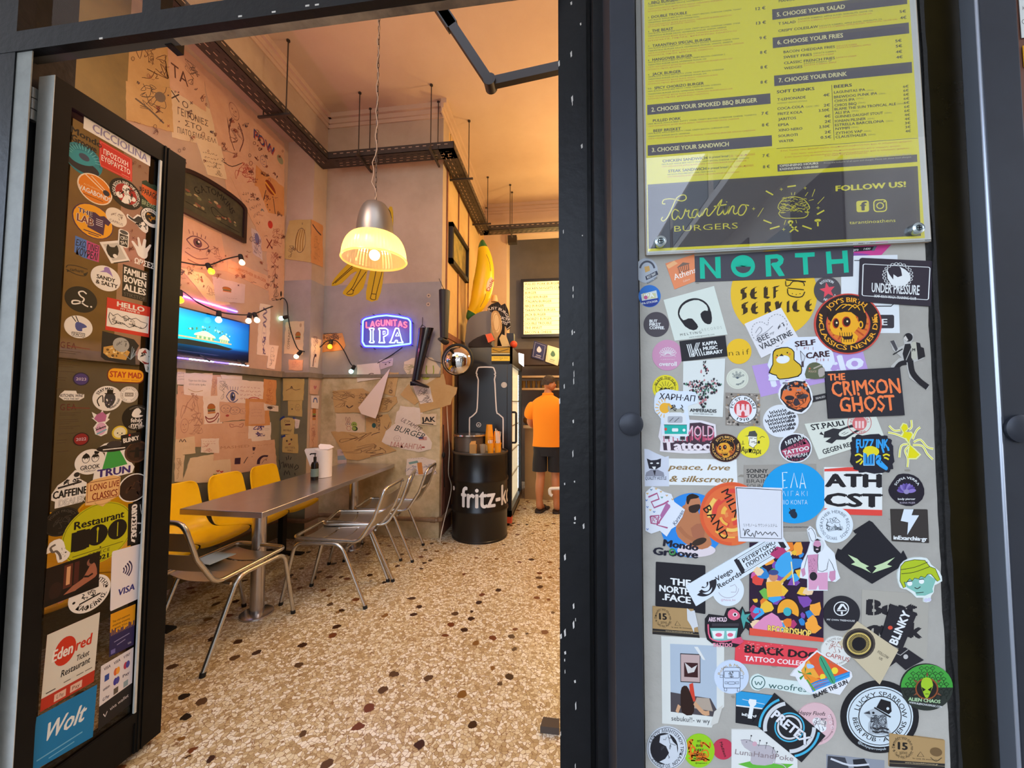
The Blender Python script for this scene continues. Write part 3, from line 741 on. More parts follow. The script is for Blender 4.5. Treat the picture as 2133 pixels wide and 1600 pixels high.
# ---- framed arch sign on the left wall
def wall_sign():
    pl = [pX(x, y, XL+.03) for x, y in ((388, 443), (513, 508), (517, 440))]
    y0, z0 = pl[0].y, (pl[0].z+pl[1].z)/2; y1 = pl[1].y; zs = pl[2].z; zt = pX(425, 365, XL+.03).z
    t = thing('arched_sign', 'dark framed arch-topped sign with gold lettering and a small aeroplane on the left wall', 'sign', (XL+.03, (y0+y1)/2, z0))
    y0 -= .06
    def arch(ins):
        pts = [(y0+ins, z0+ins), (y1-ins, z0+ins), (y1-ins, zs-ins*.3)]
        n = 14
        for i in range(1, n): a = pi*i/n; pts.append(((y0+y1)/2+((y1-y0)/2-ins)*math.cos(a), zs-ins*.3+(zt-zs-ins*.7)*math.sin(a)**.8))
        return pts+[(y0+ins, zs-ins*.3)]
    fr = mat('dark_red_brown_frame', '#2a1512', .4); bd = mat('dark_green_board', '#4a4630', .6, noise=(14, '#2e2d22', .2))
    o_, i_ = arch(0), arch(.034); b = B(); n = len(o_); v = []
    for pts, x in ((o_, XL+.005), (o_, XL+.032), (i_, XL+.036), (i_, XL+.016)): v += [(x, a, z) for a, z in pts]
    f = []
    for r in range(3): f += [(r*n+i, r*n+(i+1) % n, (r+1)*n+(i+1) % n, (r+1)*n+i) for i in range(n)]
    b.add(v, f, fr); b.done('sign_frame', t)
    b = B().prism([(XL+.006, a, z) for a, z in i_], (.010, 0, 0), bd); b.done('sign_board', t)
    cy, H_ = (y0+y1)/2, zt-z0; k = (y1-y0)/100
    A = Art(iso_map((XL+.016, cy, (z0+zs)/2), (0, 1, 0), (0, 0, -1), k), (1, 0, 0), thick=.0002)
    A.arct('G.A.TOMKINS', 0, 12, 36, 8.5, '#0d0d0c', -90, 105, .02)
    A.text('ROYAL BUSINESS GIN', -18, 20, 4.6, '#c9a860', wd=52); A.text('LEISURE & PLEASURE', 22, 20, 3.6, '#c9a860', wd=30)
    R = random.Random(3)
    for cx, cy_, n in ((-30, -3, 7), (-2, -9, 6), (24, 3, 7), (-25, 6, 5), (10, 7, 6)):
        for i in range(n): A.ell(cx+R.uniform(-9, 9), cy_+R.uniform(-3, 3), R.uniform(1.5, 3.5), R.choice(['#a3906a', '#8d7c58', '#7b4a3a', '#6a6a48']), R.uniform(.8, 2))
    A.line([(-6, 0), (-2, -3), (6, 0), (14, 2), (19, 1), (18, 5), (12, 6), (8, 5), (2, 8), (-3, 6), (-6, 0)], 1.0, '#14120f', 3)
    A.line([(-40, 9), (-12, 10)], .9, '#14120f'); A.line([(8, 12), (40, 13)], .9, '#14120f')
    A.done('sign_painting', parent=t)
wall_sign()
# ---- television with LED strips
y0, y1 = pX(350, 690, XL+.10).y, pX(520, 700, XL+.10).y
zt_, zb_ = pX(521, 677, XL+.10).z, pX(519, 753, XL+.10).z
t = thing('television', 'wide flat television on the ledge showing a blue sea and pale huts', 'television', (XL+.07, (y0+y1)/2, zb_))
B().bx(XL+.05, XL+.098, y0, y1, zb_-.012, zt_+.012, mat('tv_black', '#0c0c0e', .3)).done('tv_body', t)
def tv_screen():
    mt = bpy.data.materials.new('tv_picture'); mt.use_nodes = True; nt = mt.node_tree; N = nt.nodes; b = N['Principled BSDF']
    tc = N.new('ShaderNodeTexCoord'); sp = N.new('ShaderNodeSeparateXYZ'); nt.links.new(tc.outputs['Generated'], sp.inputs[0])
    def rp(inp, els):
        r = N.new('ShaderNodeValToRGB')
        while len(r.color_ramp.elements) < len(els): r.color_ramp.elements.new(.5)
        for e, (p, c) in zip(r.color_ramp.elements, els): e.position = p; e.color = lin(c)
        nt.links.new(inp, r.inputs[0]); return r.outputs[0]
    hor = rp(sp.outputs[1], [(0, '#16c8e8'), (.55, '#0aa6dc'), (.8, '#0678c0'), (1, '#045090')])
    ver = rp(sp.outputs[2], [(0, '#0a1420'), (.13, '#14303a'), (.22, '#1c5a70'), (.30, '#ffffff'), (.8, '#ffffff'), (1, '#7fb8e0')])
    m = N.new('ShaderNodeMixRGB'); m.blend_type = 'MULTIPLY'; m.inputs[0].default_value = 1
    nt.links.new(hor, m.inputs[1]); nt.links.new(ver, m.inputs[2]); nt.links.new(m.outputs[0], b.inputs['Emission Color'])
    b.inputs['Emission Strength'].default_value = 1.05; b.inputs['Base Color'].default_value = (0, 0, 0, 1); b.inputs['Roughness'].default_value = .2
    return mt
B().bx(XL+.098, XL+.0995, y0+.01, y1-.008, zb_, zt_, tv_screen()).done('screen', t)
A = Art(iso_map((XL+.0995, y0, zt_), (0, 1, 0), (0, 0, -1), (y1-y0)/100), (1, 0, 0), thick=.0001)
def glow(c, s=1.): return mat('glow_'+c.lstrip('#')+str(s), c, .5, emit=s, ecol=c)
_ink = ink
def ink(col): return glow(col[1:], 0.9) if col[0] == '!' else _ink(col)
R = random.Random(6)
for cx, w_ in ((40, 26), (64, 14)):
    A.poly([(cx-w_/2, 25), (cx-w_/4, 21), (cx, 19), (cx+w_/4, 21), (cx+w_/2, 25)], '!d9d9a8', 2); A.rect(cx-w_*.42, 25, cx+w_*.42, 28, '!5f9468')
    for i in range(4): A.rect(cx-w_*.36+i*w_*.2, 25.4, cx-w_*.27+i*w_*.2, 28, '!c8cf9a')
A.rect(0, 28, 74, 29.4, '!a8a070')
for i in range(34): x = R.uniform(20, 72); A.ell(x, 20-8*math.sin((x-20)/52*pi)*R.uniform(.2, 1), R.uniform(.5, 1.3), R.choice(['!1c6a68', '!2ba0b0', '!3a7f50', '!7fd0d8']))
A.poly([(1, 33), (20, 31), (55, 31.5), (76, 34), (70, 36.5), (1, 37)], '!0b1a10', 1)
A.done('picture_details', parent=t)
b = B()
for y in (y0+.25, y1-.12): b.tube([(XL+.1, y, zb_), (XL+.16, y+.03, zl+.035)], .006, rub, 6)
b.tube(bend([(XL+.06, y1-.02, zb_+.05), (XL+.05, y1+.05, zl+.10), (XL+.06, y1-.05, zl+.035)], .05), .005, rub, 6); b.done('tv_foot', t)
t = thing('led_strip_lights', 'pink and blue LED strips glowing above and below the television', 'led strip', (XL+.03, 2.4, zl+.05))
A_ = B(); ypk = pX(490, 648, XL+.03); yp0 = pX(400, 622, XL+.03)
n = 46
for i in range(n):
    f = i/(n-1); y = y0+(y1-.06-y0)*f; z = yp0.z+(ypk.z-yp0.z)*min(1, max(0, (y-yp0.y)/(ypk.y-yp0.y)))
    A_.bx(XL+.004, XL+.012, y, y+.014, z, z+.010, glow('#ff5ad0' if f < .86 else '#5a4aff', 9.))
A_.done('upper_strip', t)
A_ = B()
for i in range(34):
    y = y0+.02+i*.0205; A_.bx(XL+.10, XL+.11, y, y+.013, zl+.036, zl+.045, glow('#c8d4ff' if i % 17 > 6 else '#4a3cff', 7.))
A_.done('lower_strip', t)
lamp('led_light_up', 'AREA', (XL+.16, 2.35, 2.15), 3.2, (1, .25, .62), .1, (0, math.radians(180+40), 0), 1.0)
lamp('led_light_down', 'AREA', (XL+.09, 2.3, zl+.10), .5, (.45, .4, 1), .08, (0, 0, 0), 1.0)
# ---- string lights
def bulb(t, p, col, tilt=(0, 0), k=1., es=2.6):
    p = Vector(p); d = Vector((tilt[0], 0, -1+abs(tilt[0])*.4)).normalized(); M_ = d.to_track_quat('Z', 'Y').to_matrix()
    b = B(); b.lathe([(0, -.012), (.016*k, -.010), (.018*k, .0), (.020*k, .035*k), (.017*k, .04*k), (0, .04*k)], p, rub, 16, M_); s = b.done('lamp_socket', t)
    b = B(); r = .0235*k; b.lathe([(.012*k, .036*k)]+[(r*math.sin(a), .036*k+.030*k-r*math.cos(a)) for a in [pi*j/10 for j in range(2, 10)]]+[(0.0005, .036*k+.030*k+r)], p, glow(col, es), 18, M_); b.done('bulb', s)
def cord(t, pts, nm='cord'): 
    p = [tuple(q) for q in pts]; pp = smooth3(p, 6); B().tube(pp, .0055, rub, 7).done(nm, t)
def smooth3(pts, n):
    P_ = [np.array(p) for p in pts]; out = []; N = len(P_)
    for i in range(N-1):
        g = lambda j: P_[max(0, min(N-1, j))]
        p0, p1, p2, p3 = g(i-1), g(i), g(i+1), g(i+2)
        for k in range(n):
            t_ = k/n; out.append(tuple(.5*((2*p1)+(-p0+p2)*t_+(2*p0-5*p1+4*p2-p3)*t_**2+(-p0+3*p1-3*p2+p3)*t_**3)))
    return out+[tuple(P_[-1])]
warm, pinkish, teal, amber = '#ffb21a', '#ffc9a0', '#a8e6da', '#ffa41a'
def lw(x, y, d=.07): return pX(x, y, XL+d)
t = thing('string_lights', 'short upper run of string lights with two bulbs above the television', 'string lights', lw(440, 548), group=None)
pts = [lw(352, 541), lw(378, 546), lw(430, 553), lw(470, 540), lw(500, 533)]
cord(t, pts); bulb(t, lw(433, 552), warm, (.5, 0)); bulb(t, lw(501, 533), '#ffb98a', (.25, 0))
t = thing('string_lights', 'long lower string lights with coloured bulbs looping from the television across the corner', 'string lights', lw(455, 648))
bulb(t, lw(374, 607, .15), '#ffc21a', (.1, 0)); 
q1 = lambda x, y: pY(x, y, YPL-.06); q2 = lambda x, y: pY(x, y, YN-.06)
pts = [lw(352, 596, .15), lw(380, 607, .15), lw(415, 632, .15), lw(455, 649, .15), lw(490, 655, .15), lw(525, 655, .13), lw(555, 643, .09), q1(574, 635), q1(588, 621), q1(598, 632), q1(600, 658), q1(606, 690), q1(618, 723), q1(628, 731), q2(650, 733), q2(668, 722), q2(682, 710), q2(700, 710), q2(715, 728), q2(730, 757), q2(737, 763)]
cord(t, pts)
for p, c_, tl in ((lw(456, 650, .15), teal, (0, 0)), (lw(521, 654, .13), pinkish, (-.2, 0)), (lw(530, 654, .13), pinkish, (.4, 0)), (q1(574, 637), warm, (.2, 0)), (q1(598, 660), teal, (-1.6, 0)), (q1(626, 733), pinkish, (-.7, 0)), (q2(690, 710), amber, (-.2, 0)), (q2(738, 763), teal, (-.5, 0))): bulb(t, p, c_, tl)
lamp('string_light_glow', 'POINT', lw(437, 575, .12), .35, (1, .5, .1), .02); lamp('string_light_glow', 'POINT', q1(577, 650)+Vector((0, -.06, 0)), .3, (1, .5, .1), .02)
lamp('string_light_glow', 'POINT', q2(690, 722)+Vector((0, -.06, 0)), .3, (1, .5, .1), .02); lamp('string_light_glow', 'POINT', lw(505, 560, .12), .3, (1, .35, .12), .02)
lamp('string_light_glow', 'POINT', q1(612, 748)+Vector((0, -.06, 0)), .25, (1, .4, .25), .02)
# ---- neon beer sign
c0 = pY(805, 692, YN-.09); k = mpp(c0)
ns = thing('neon_sign', 'neon sign with a blue tube border, red word over white letters, on the plaster wall', 'neon sign', c0)
mp = lambda x, y, d=0: pY(x, y, YN-.09+d)
blue = glow('#5a86ff', 3.2); redn = glow('#ff4a50', 2.0); whn = glow('#bfeaff', 1.5)
bo = [(755, 712), (756, 668), (762, 664), (785, 659), (805, 657), (830, 660), (850, 664), (855, 670), (855, 716), (806, 722), (760, 721)]
for dd, nm in ((0, 'border_tube'),):
    pts = [mp(*q) for q in bo]; B().tube(bend(pts+[pts[0]], .012, 3), .0085, blue, 8).done(nm, ns)
    cx, cy = 805, 690; B().tube(bend([mp(cx+(x-cx)*1.055, cy+(y-cy)*1.08, .012) for x, y in bo+[bo[0]]], .012, 3), .005, glow('#2a1cff', 3.0), 8).done('outer_tube', ns)
B().prism([mp(x, y, .045) for x, y in bo], (0, .012, 0), mat('neon_backing', '#55506a', .4)).done('backing_panel', ns)
NEON = {'L': [[(0, 0), (0, 10), (6, 10)]], 'A': [[(0, 10), (3.5, 0), (7, 10)], [(1.3, 7), (5.7, 7)]], 'G': [[(6.5, 2), (4, 0), (1, 2), (0, 5), (1, 8.5), (4, 10), (6.5, 8.5), (6.5, 5.6), (4, 5.6)]], 'U': [[(0, 0), (0, 8), (1.5, 10), (5, 10), (6.5, 8), (6.5, 0)]],
 'N': [[(0, 10), (0, 0), (6.5, 10), (6.5, 0)]], 'I': [[(0, 0), (0, 10)]], 'T': [[(0, 0), (7, 0)], [(3.5, 0), (3.5, 10)]], 'S': [[(6, 1.5), (3.5, 0), (.8, 1), (.8, 3.5), (3, 5), (5.5, 6.3), (5.8, 8.5), (3, 10), (0, 8.6)]]}
b = B(); x = 763
for chr_ in 'LAGUNITAS':
    w_ = {'I': 1.5, 'L': 7}.get(chr_, 8.6); 
    for st in NEON[chr_]:
        f = lambda px: 5.5-5.5*math.sin((px-762)/86*pi)
        b.tube(bend([mp(x+a*1.12, 666+f(x+3)+q*1.2+ (2.5-2.5*math.sin((x-760)/90*pi))*0, -.004) for a, q in st], .006, 3), .0062, redn, 6)
    x += w_*1.12+1.3
b.done('red_letters', ns)
b = B()
def outl(pts, x, y, s): b.tube(bend([mp(x+a*s, y+q*s, -.004) for a, q in pts]+[mp(x+pts[0][0]*s, y+pts[0][1]*s, -.004)], .006, 3), .0058, whn, 6)
outl([(0, 0), (9, 0), (9, 3), (7, 4), (7, 26), (9, 27), (9, 30), (0, 30), (0, 27), (2, 26), (2, 4), (0, 3)], 770, 684, 1.0)
outl([(0, 0), (14, 0), (19, 3), (19, 12), (14, 16), (10, 17), (11, 27), (13, 30), (0, 30), (2, 26), (2, 4), (0, 3)], 789, 684, 1.0)
outl([(9, 0), (15, 0), (22, 26), (25, 30), (12, 30), (13, 25), (9, 25), (7, 30), (-4, 30), (-1, 27)], 815, 684, 1.0)
b.tube([mp(795+3, 690, -.004), mp(802, 690, -.004), mp(802, 696, -.004), mp(798, 697, -.004), mp(798, 690, -.004)], .004, whn, 6); b.tube([mp(824, 700, -.004), mp(828, 692, -.004), mp(831, 700, -.004), mp(824, 700, -.004)], .004, whn, 6)
b.done('white_letters', ns)
b = B()
for x, y in ((778, 656), (832, 655), (752, 676), (859, 673), (752, 722), (858, 720), (780, 727)): b.tube([mp(x, y, .0), mp(x, y, .08)], .004, rub, 6); b.tube([mp(x-2, y-2, 0), mp(x+3, y+1, 0)], .003, rub, 6)
b.done('tube_support', ns)
B().tube(smooth3([mp(838, 724, .05), mp(815, 740, .08), mp(795, 752, .085), mp(786, 757, .085)], 5), .005, rub, 6).done('sign_cable', ns)
lamp('neon_glow', 'AREA', c0+Vector((0, -.02, 0)), .5, (.30, .25, 1), .42, (math.radians(90), 0, 0), .26)
lamp('neon_wall_wash', 'POINT', c0+Vector((0, .02, 0)), .9, (.30, .25, 1), .10)
# ================================================================ centre wall: cut-out figure, boots, mirror
def pxmap(ax, val): return lambda x, y: hit(x, y, ax, val)
NX, NY = (1, 0, 0), (0, -1, 0)
A = Art(pxmap(1, YN-.002), NY, thick=.002); ycol = '#c9a412'
A.base([(735, 500), (790, 470), (812, 430), (819, 442), (818, 480), (812, 520), (800, 560), (797, 590), (787, 625), (763, 624), (766, 590), (772, 560), (765, 566), (757, 600), (735, 618), (714, 612), (722, 598), (744, 566), (730, 572), (712, 590), (691, 596), (697, 580), (722, 552), (745, 530)], ycol, 2)
for st in ([(693, 592), (728, 560), (745, 545)], [(698, 590), (735, 558)], [(752, 562), (735, 598), (722, 612), (735, 612), (738, 602), (763, 566)], [(784, 562), (774, 612), (772, 622), (782, 624), (784, 612), (796, 566)], [(731, 602), (738, 606)], [(774, 612), (784, 613)], [(805, 432), (812, 440), (816, 455)]): A.line(st, 1.5, '#3a2a08', 3)
A.done('paper_cut_out', 'yellow cut-out paper legs with shoes drawn on them, on the wall behind the lamp', 'wall art')
bkL = mat('black_leather', '#16131c', .22, coat=.3)
def boot(t, top_, foot, w0, w1, toe, depth=.10):
    b = B(); rings = []; N = 14; top_, foot = Vector(top_), Vector(foot)
    ax = (top_-foot)
    for i in range(12):
        f = i/11; c = foot+ax*(1-f) if False else top_-ax*f
        r = w0+(w1-w0)*min(1, f*1.25)**.8
        rings.append([c+Vector((r*math.cos(2*pi*k/N), depth*.5*(1-.45*f)*math.sin(2*pi*k/N), 0)) for k in range(N)])
    b.loft(rings, bkL); b.done('boot_shaft', t)
    b = B(); rings = []; d = Vector(toe)-foot; 
    for i in range(10):
        f = i/9; c = foot+Vector((-w1*.6, 0, -.02))+(d+Vector((w1*.6, 0, .02)))*f; h = .055*(1-.62*f)+.004; wv = .045*(1-.2*f) if f < .9 else .022
        rings.append([c+Vector((0, wv*math.cos(2*pi*k/N), h*.5*math.sin(2*pi*k/N)+h*.5-.03)) for k in range(N)])
    b.loft(rings, bkL); b.done('boot_foot', t)
    b = B(); c = foot+Vector((-w1*.55, 0, -.035)); b.bx(c.x-.02, c.x+.035, c.y-.035, c.y+.035, c.z-.022, c.z+.02, bkL); b.done('boot_heel', t)
q = lambda x, y, d=.09: pY(x, y, YN-d)
t = thing('knee_boot', 'tall shiny black boot hanging by a string beside the neon sign', 'boot', q(885, 690))
boot(t, q(888, 684), q(866, 792), .080, .046, q(893, 803))
b = B(); b.tube([q(880, 661, .01), q(880, 677), q(876, 688)], .003, rub, 6); b.tube([q(880, 677), q(890, 684)], .003, rub, 6); b.tube([q(880, 676), q(872, 687)], .003, rub, 6); b.done('hanging_string', t)
xr = XR+.07
t = thing('knee_boot', 'matt black boot seen edge-on, hanging at the corner of the ochre wall', 'boot', pX(927, 605, xr))
a0, a1 = pX(926, 606, xr), pX(925, 705, xr); b = B(); rings = []; mtb = mat('matt_black_leather', '#141317', .55)
for i in range(10):
    f = i/9; c = a0+(a1-a0)*f; rx = .055-.016*f; rings.append([c+Vector((rx*math.cos(2*pi*k/14), .075*(1-.35*f)*math.sin(2*pi*k/14), 0)) for k in range(14)])
b.loft(rings, mtb); b.done('boot_shaft', t)
b = B(); rings = []
for i in range(8):
    f = i/7; c = a1+Vector((.01*f, .05-.20*f, -.03)); h = .06*(1-.5*f); rings.append([c+Vector((.04*(1-.3*f)*math.cos(2*pi*k/12), 0, h*.5*math.sin(2*pi*k/12))) for k in range(12)])
b.loft(rings, mtb); b.done('boot_foot', t)
b = B(); b.tube([a0+Vector((-.06, 0, .13)), a0], .003, rub, 6); b.done('hanging_string', t)
for x, y in ((893, 616), (892, 634)):
    p = pY(x, y, YN); A = Art(pxmap(1, YN-.002), NY, thick=.002); A.base(A.epts(x, y, 4.2, n=14), '#b59a80'); A.ell(x, y, 1.5, '#4a3a2c'); A.done('wall_plug', 'filled screw hole in the grey plaster right of the lamp, %s of two' % ('upper' if y < 620 else 'lower'), 'wall plug')
t = thing('convex_mirror', 'round convex mirror in a black ring at the corner beside the fridge', 'mirror', pY(952, 751, 3.84))
c = pY(952, 751, 3.80); k = mpp(c); M_ = Matrix.Rotation(pi/2, 3, 'X'); r = 29.5*k
b = B(); b.lathe([(r*1.14, -.02), (r*1.16, .0), (r*1.10, .02), (r*.98, .022), (r*.96, 0), (r*1.14, -.02)], c+Vector((.0, .015, .012)), rub, 40, M_); b.done('mirror_ring', t)
b = B(); b.lathe([(r*math.sin(a)/math.sin(1.1), .012+ (math.cos(a)-math.cos(1.1))*r*.75) for a in [1.1*i/12 for i in range(13)]], c, mat('mirror_chrome', '#e8e2da', .03, 1.0), 48, M_); b.done('mirror_face', t)
fz = lambda x, y: np.array([(c.x+a*k, c.y-.012-(math.cos(math.asin(min(.89, math.hypot(a, q_)/29.5*.8912)))-math.cos(1.1))*r*.75-.002, c.z-q_*k) for a, q_ in zip(x, y)])
A = Art(fz, (0, 0, 0)); A.text('BURGER', 2, 1, 7.5, '#241a18', wd=36, bold=.01); A.done('mirror_reflection', parent=t)  # reflection of a word, painted onto the mirror face
b = B(); b.tube(smooth3([pY(872, 723, YN-.03), pY(890, 745, YN-.02), pY(905, 752, YN-.02), pY(925, 758, 3.82)], 5), .003, rub, 6); b.done('mirror_wire', t)
# ================================================================ barrel and what stands on it
cb = pY(1000, 1000, 4.02); cb.z = 0; rb = .289; HB = .885
t = thing('oil_drum', 'black steel drum with white lettering in front of the fridge', 'drum', cb)
dm = mat('black_drum_paint', '#0d0d0e', .30, bump=(5, .08))
prof = [(0, .012), (rb-.012, .012), (rb-.010, 0), (rb+.004, 0), (rb+.004, .018), (rb, .022)]
for z in (.30, .60): prof += [(rb, z-.028), (rb+.011, z-.01), (rb+.011, z+.01), (rb, z+.028)]
prof += [(rb, HB-.03), (rb+.004, HB-.02)]
B().lathe(prof, cb, dm, 64).done('drum_body', t)
B().lathe([(rb+.004, HB-.02), (rb+.007, HB-.008), (rb+.004, HB), (rb-.008, HB), (rb-.010, HB-.012), (0, HB-.012)], cb, mat('bare_drum_rim', '#6a655d', .3, .8), 64).done('drum_rim', t)
a_l = math.atan2(-cb.y, -cb.x)                              # towards the camera
def drum_map(x, y): a = a_l+x/rb; return np.stack([cb.x+(rb+.005)*np.cos(a), cb.y+(rb+.005)*np.sin(a), .455-y], 1)
A = Art(drum_map, (0, 0, 0))
A.text('fritz-kola', .20, 0, .20, '#e9e6e2', wd=.79, bold=.03, res=4)
A.ell(-.33, -.06, .022, '#e9e6e2'); A.text('N', -.33, -.06, .022, '#111111')
A.done('drum_lettering', parent=t)
zt = HB-.010
def on_drum(px, dy=0.0, y=None):
    p = pY(px, 930, cb.y+dy); return Vector((p.x, cb.y+dy, zt))
t = thing('steel_tin', 'steel bin with a shiny lid standing on the black drum', 'tin', on_drum(979, .02))
p = on_drum(978, .05); mw = mat('dull_tin', '#6d5f52', .45, .6)
B().lathe([(0, 0), (.155, 0), (.155, .155), (0, .155)], p, mw, 40).done('tin_body', t); B().lathe([(.158, .15), (.175, .158), (.17, .175), (.10, .183), (0, .185)], p, mat('shiny_lid', '#c7b9ab', .15, .95), 40).done('tin_lid', t)
p = on_drum(986, -.185); kr = mat('kraft_paper', '#b98a4e', .8)
t_ = B(); t_.bx(p.x-.035, p.x+.03, p.y-.02, p.y+.03, p.z, p.z+.09, kr); t_.prism([p+Vector((-.035, -.02, .09)), p+Vector((.03, -.02, .09)), p+Vector((.02, .03, .12)), p+Vector((-.03, .03, .115))], (0, 0, .003), kr)
tag(t_.done('paper_bag'), 'small brown paper bag open on the front of the drum beside the tin', 'bag')
p = on_drum(1006, -.16); b = B().lathe([(0, 0), (.026, 0), (.036, .09), (.034, .09), (.025, .004), (0, .004)], p, mat('frosted_plastic', '#cbb79a', .2, trans=.5), 24)
tag(b.done('plastic_cup'), 'clear plastic cup between the paper bag and the yellow cups on the drum', 'cup')
yc = mat('orange_paper_cup', '#f29a12', .5); R = random.Random(12)
def cup(p, r0, r1, h, nm, lb, cat='cup'):
    t = thing(nm, lb, cat, p); B().lathe([(0, 0), (r0, 0), (r1, h), (r1+.002, h), (r1+.002, h+.003), (r1-.003, h+.003), (r0-.002, .004), (0, .004)], p, yc, 28).done('cup_body', t); return t
for i, (px, lb) in enumerate(((1022, 'orange paper cup with white straws on the drum front, beside the clear cup'), (1037, 'orange paper cup with pale stirrers standing at the right on the drum'))):
    p = on_drum(px, -.15+.02*i); t = cup(p, .028, .036, .10, 'paper_cup', lb); t['group'] = 'orange paper cups holding straws'
    wh = mat('paper_straw', '#e9dfcf', .7)
    for j in range(9):
        x, y = R.uniform(-.02, .02), R.uniform(-.02, .02); B().tube([p+Vector((x*.5, y*.5, .01)), p+Vector((x*1.5, y*1.5, R.uniform(.12, .14) if i == 0 else R.uniform(.2, .25)))], .0028, wh, 5).done('straw', t)
for i, (px, n, dy) in enumerate(((1017, 5, .06), (1033, 3, .09))):
    p = on_drum(px+2, dy); h = .15+.035*n if i == 0 else .14+.04*n
    t = thing('cup_stack', 'tall stack of upturned orange paper cups at the back of the drum' if i == 0 else 'shorter stack of orange paper cups with a dark badge at the back of the drum', 'cup stack', p)
    for j in range(n): z = .022*j; B().lathe([(0, z+.13), (.031, z+.13), (.044, z), (.046, z), (.046, z-.004 if j else z)], p+Vector((0, 0, .06 if i == 0 else .03)), yc, 28).done('cup', t)
    b = B().lathe([(.046, 0), (.046, .06 if i == 0 else .03)], p, mat('cream_cup', '#e6c78a', .6), 28); b.lathe([(0, 0), (.046, 0)], p, yc, 28); b.done('lowest_cup', t)
    if i: A = Art(iso_map((p.x+.004, p.y-.044, p.z+.09), (1, 0, 0), (0, 0, 1), 1.), NY, thick=.0004); A.base(A.epts(0, 0, .016, n=20), '#2a2018'); A.ring(0, 0, .012, .002, '#f29a12'); A.done('badge', parent=t)
# white cable down the corner
b = B(); b.tube(smooth3([pX(931, 846, XR+.03), pX(932, 872, XR+.03), pX(934, 905, XR+.03), pX(936, 940, XR+.03), pX(934, 985, XR+.035), pX(940, 1020, XR+.04), (XR+.06, 3.80, .15), (XR+.05, 3.74, .01), (XR+.10, 3.66, .008)], 6), .005, mat('white_cable', '#d8cdb8', .5), 6)
tag(b.done('white_cable'), 'thin white cable hanging down the wooden corner behind the drum', 'cable')
b = B(); b.tube(smooth3([pX(924, 885, XR+.015), pX(924, 945, XR+.015), pX(926, 1015, XR+.02)], 5), .005, rub, 6); p = pX(924, 948, XR+.02); b.sphere(p, .022, rub, sc=(.7, 1, 1.5))
tag(b.done('black_cable'), 'black cable with an in-line switch on the wooden corner', 'cable')
# ================================================================ fridge
YFR = 4.335; x0, x1 = -1.205, pY(1066, 800, YFR).x; zf = pY(1010, 723, YFR).z; YFE = 5.45
fr = thing('drinks_fridge', 'tall black drinks fridge with a white bottle outline on its side', 'fridge', ((x0+x1)/2, 4.85, 0))
fb = mat('fridge_black', '#17171a', .33)
B().bx(x0, x1-.05, YFR, YFE, .05, zf, fb).done('fridge_body', fr, bevel=.006)
b = B(); b.bx(x1-.05, x1, YFR+.0, YFR+.06, .10, zf-.0, fb); b.bx(x1-.05, x1, YFE-.06, YFE, .10, zf, fb); b.bx(x1-.05, x1, YFR, YFE, zf-.20, zf, fb); b.bx(x1-.05, x1, YFR, YFE, .10, .17, fb); d = b.done('fridge_door', fr)
B().bx(x1-.022, x1-.016, YFR+.06, YFE-.06, .17, zf-.20, clear).done('door_glass', d)
B().bx(x1-.0495, x1-.047, YFR+.05, YFE-.05, .17, zf-.20, mat('lit_fridge_interior', '#f2ead0', .6, emit=.45, ecol='#fff2d0')).done('lit_interior', fr)
b = B()
for y in (YFR+.08, YFE-.09):
    n = 70
    for i in range(n): z = .2+(zf-.45)*i/n; b.bx(x1-.046, x1-.040, y, y+.022, z, z+.012, glow('#dff0ff', 3.0))
b.done('led_column', fr)
b = B()
for z in (.5, .8, 1.1, 1.4): b.bx(x1-.047, x1-.03, YFR+.08, YFE-.08, z, z+.012, mat('wire_shelf', '#b8b2a6', .4, .5))
b.done('fridge_shelf', fr)
b = B(); b.tube(bend([(x1, YFR+.05, 1.28), (x1+.045, YFR+.05, 1.28), (x1+.045, YFR+.05, .93), (x1, YFR+.05, .93)], .02), .012, rub, 8); b.done('door_handle', d)
B().bx(x0, x1-.03, YFR+.01, YFE, .0, .05, rub).done('fridge_base', fr)
B().bx(x1-.06, x1+.003, YFR-.003, YFR+.07, .03, .10, mat('red_corner', '#e0532e', .5)).done('red_corner', fr)
A = Art(pxmap(1, YFR), NY, thick=.0005); wl = '#e6ded6'
A.line(smooth_loop([(978, 905), (978, 873), (981, 869), (990, 861), (994, 850), (996, 800), (996, 790), (993, 782), (994, 779), (992, 778), (995, 768), (1000, 765), (1024, 765), (1029, 768), (1032, 778), (1030, 779), (1032, 782), (1030, 790), (1031, 800), (1034, 855), (1038, 862), (1046, 869), (1048, 874), (1048, 905), (1048, 935)], 2, False), 2.6, wl)
A.ring(997, 885, 5, 1.0, wl); A.text('R', 997, 885, 4.5, wl, ang=-90); A.ell(1050, 802, 6, '#cfc8be'); A.ring(1050, 802, 4.5, .6, '#8d867c'); A.text('fritz', 1050, 802, 2, '#6d665c', wd=6)
A.done('bottle_outline', parent=fr)
A = Art(pxmap(1, YFR), NY, lift=.001, thick=.0008); A.base([(1024, 724), (1062, 724), (1062, 759), (1024, 759)], '#181410')
A.rect(1024, 724, 1062, 735, '#b98d1e'); A.line([(1026, 728), (1040, 733), (1060, 727)], 1.4, '#4c3a10'); A.rect(1024, 736, 1062, 738, '#e8d8a0'); A.rect(1024, 742, 1062, 752, '#f0c83a'); A.text('Tarantino Burger Athens', 1043, 745.5, 2.2, '#3a2c0a', wd=30); A.text('5/5', 1043, 749, 2, '#3a2c0a')
A.done('gold_sticker', 'gold and black sticker at the top of the fridge side', 'sticker')
A = Art(pxmap(0, x1), NX, lift=.001); A.base([(1080, 735), (1091, 738), (1091, 764), (1081, 756)], '#f4f4f0', 0, glow('#f0f4ff', 1.4)); 
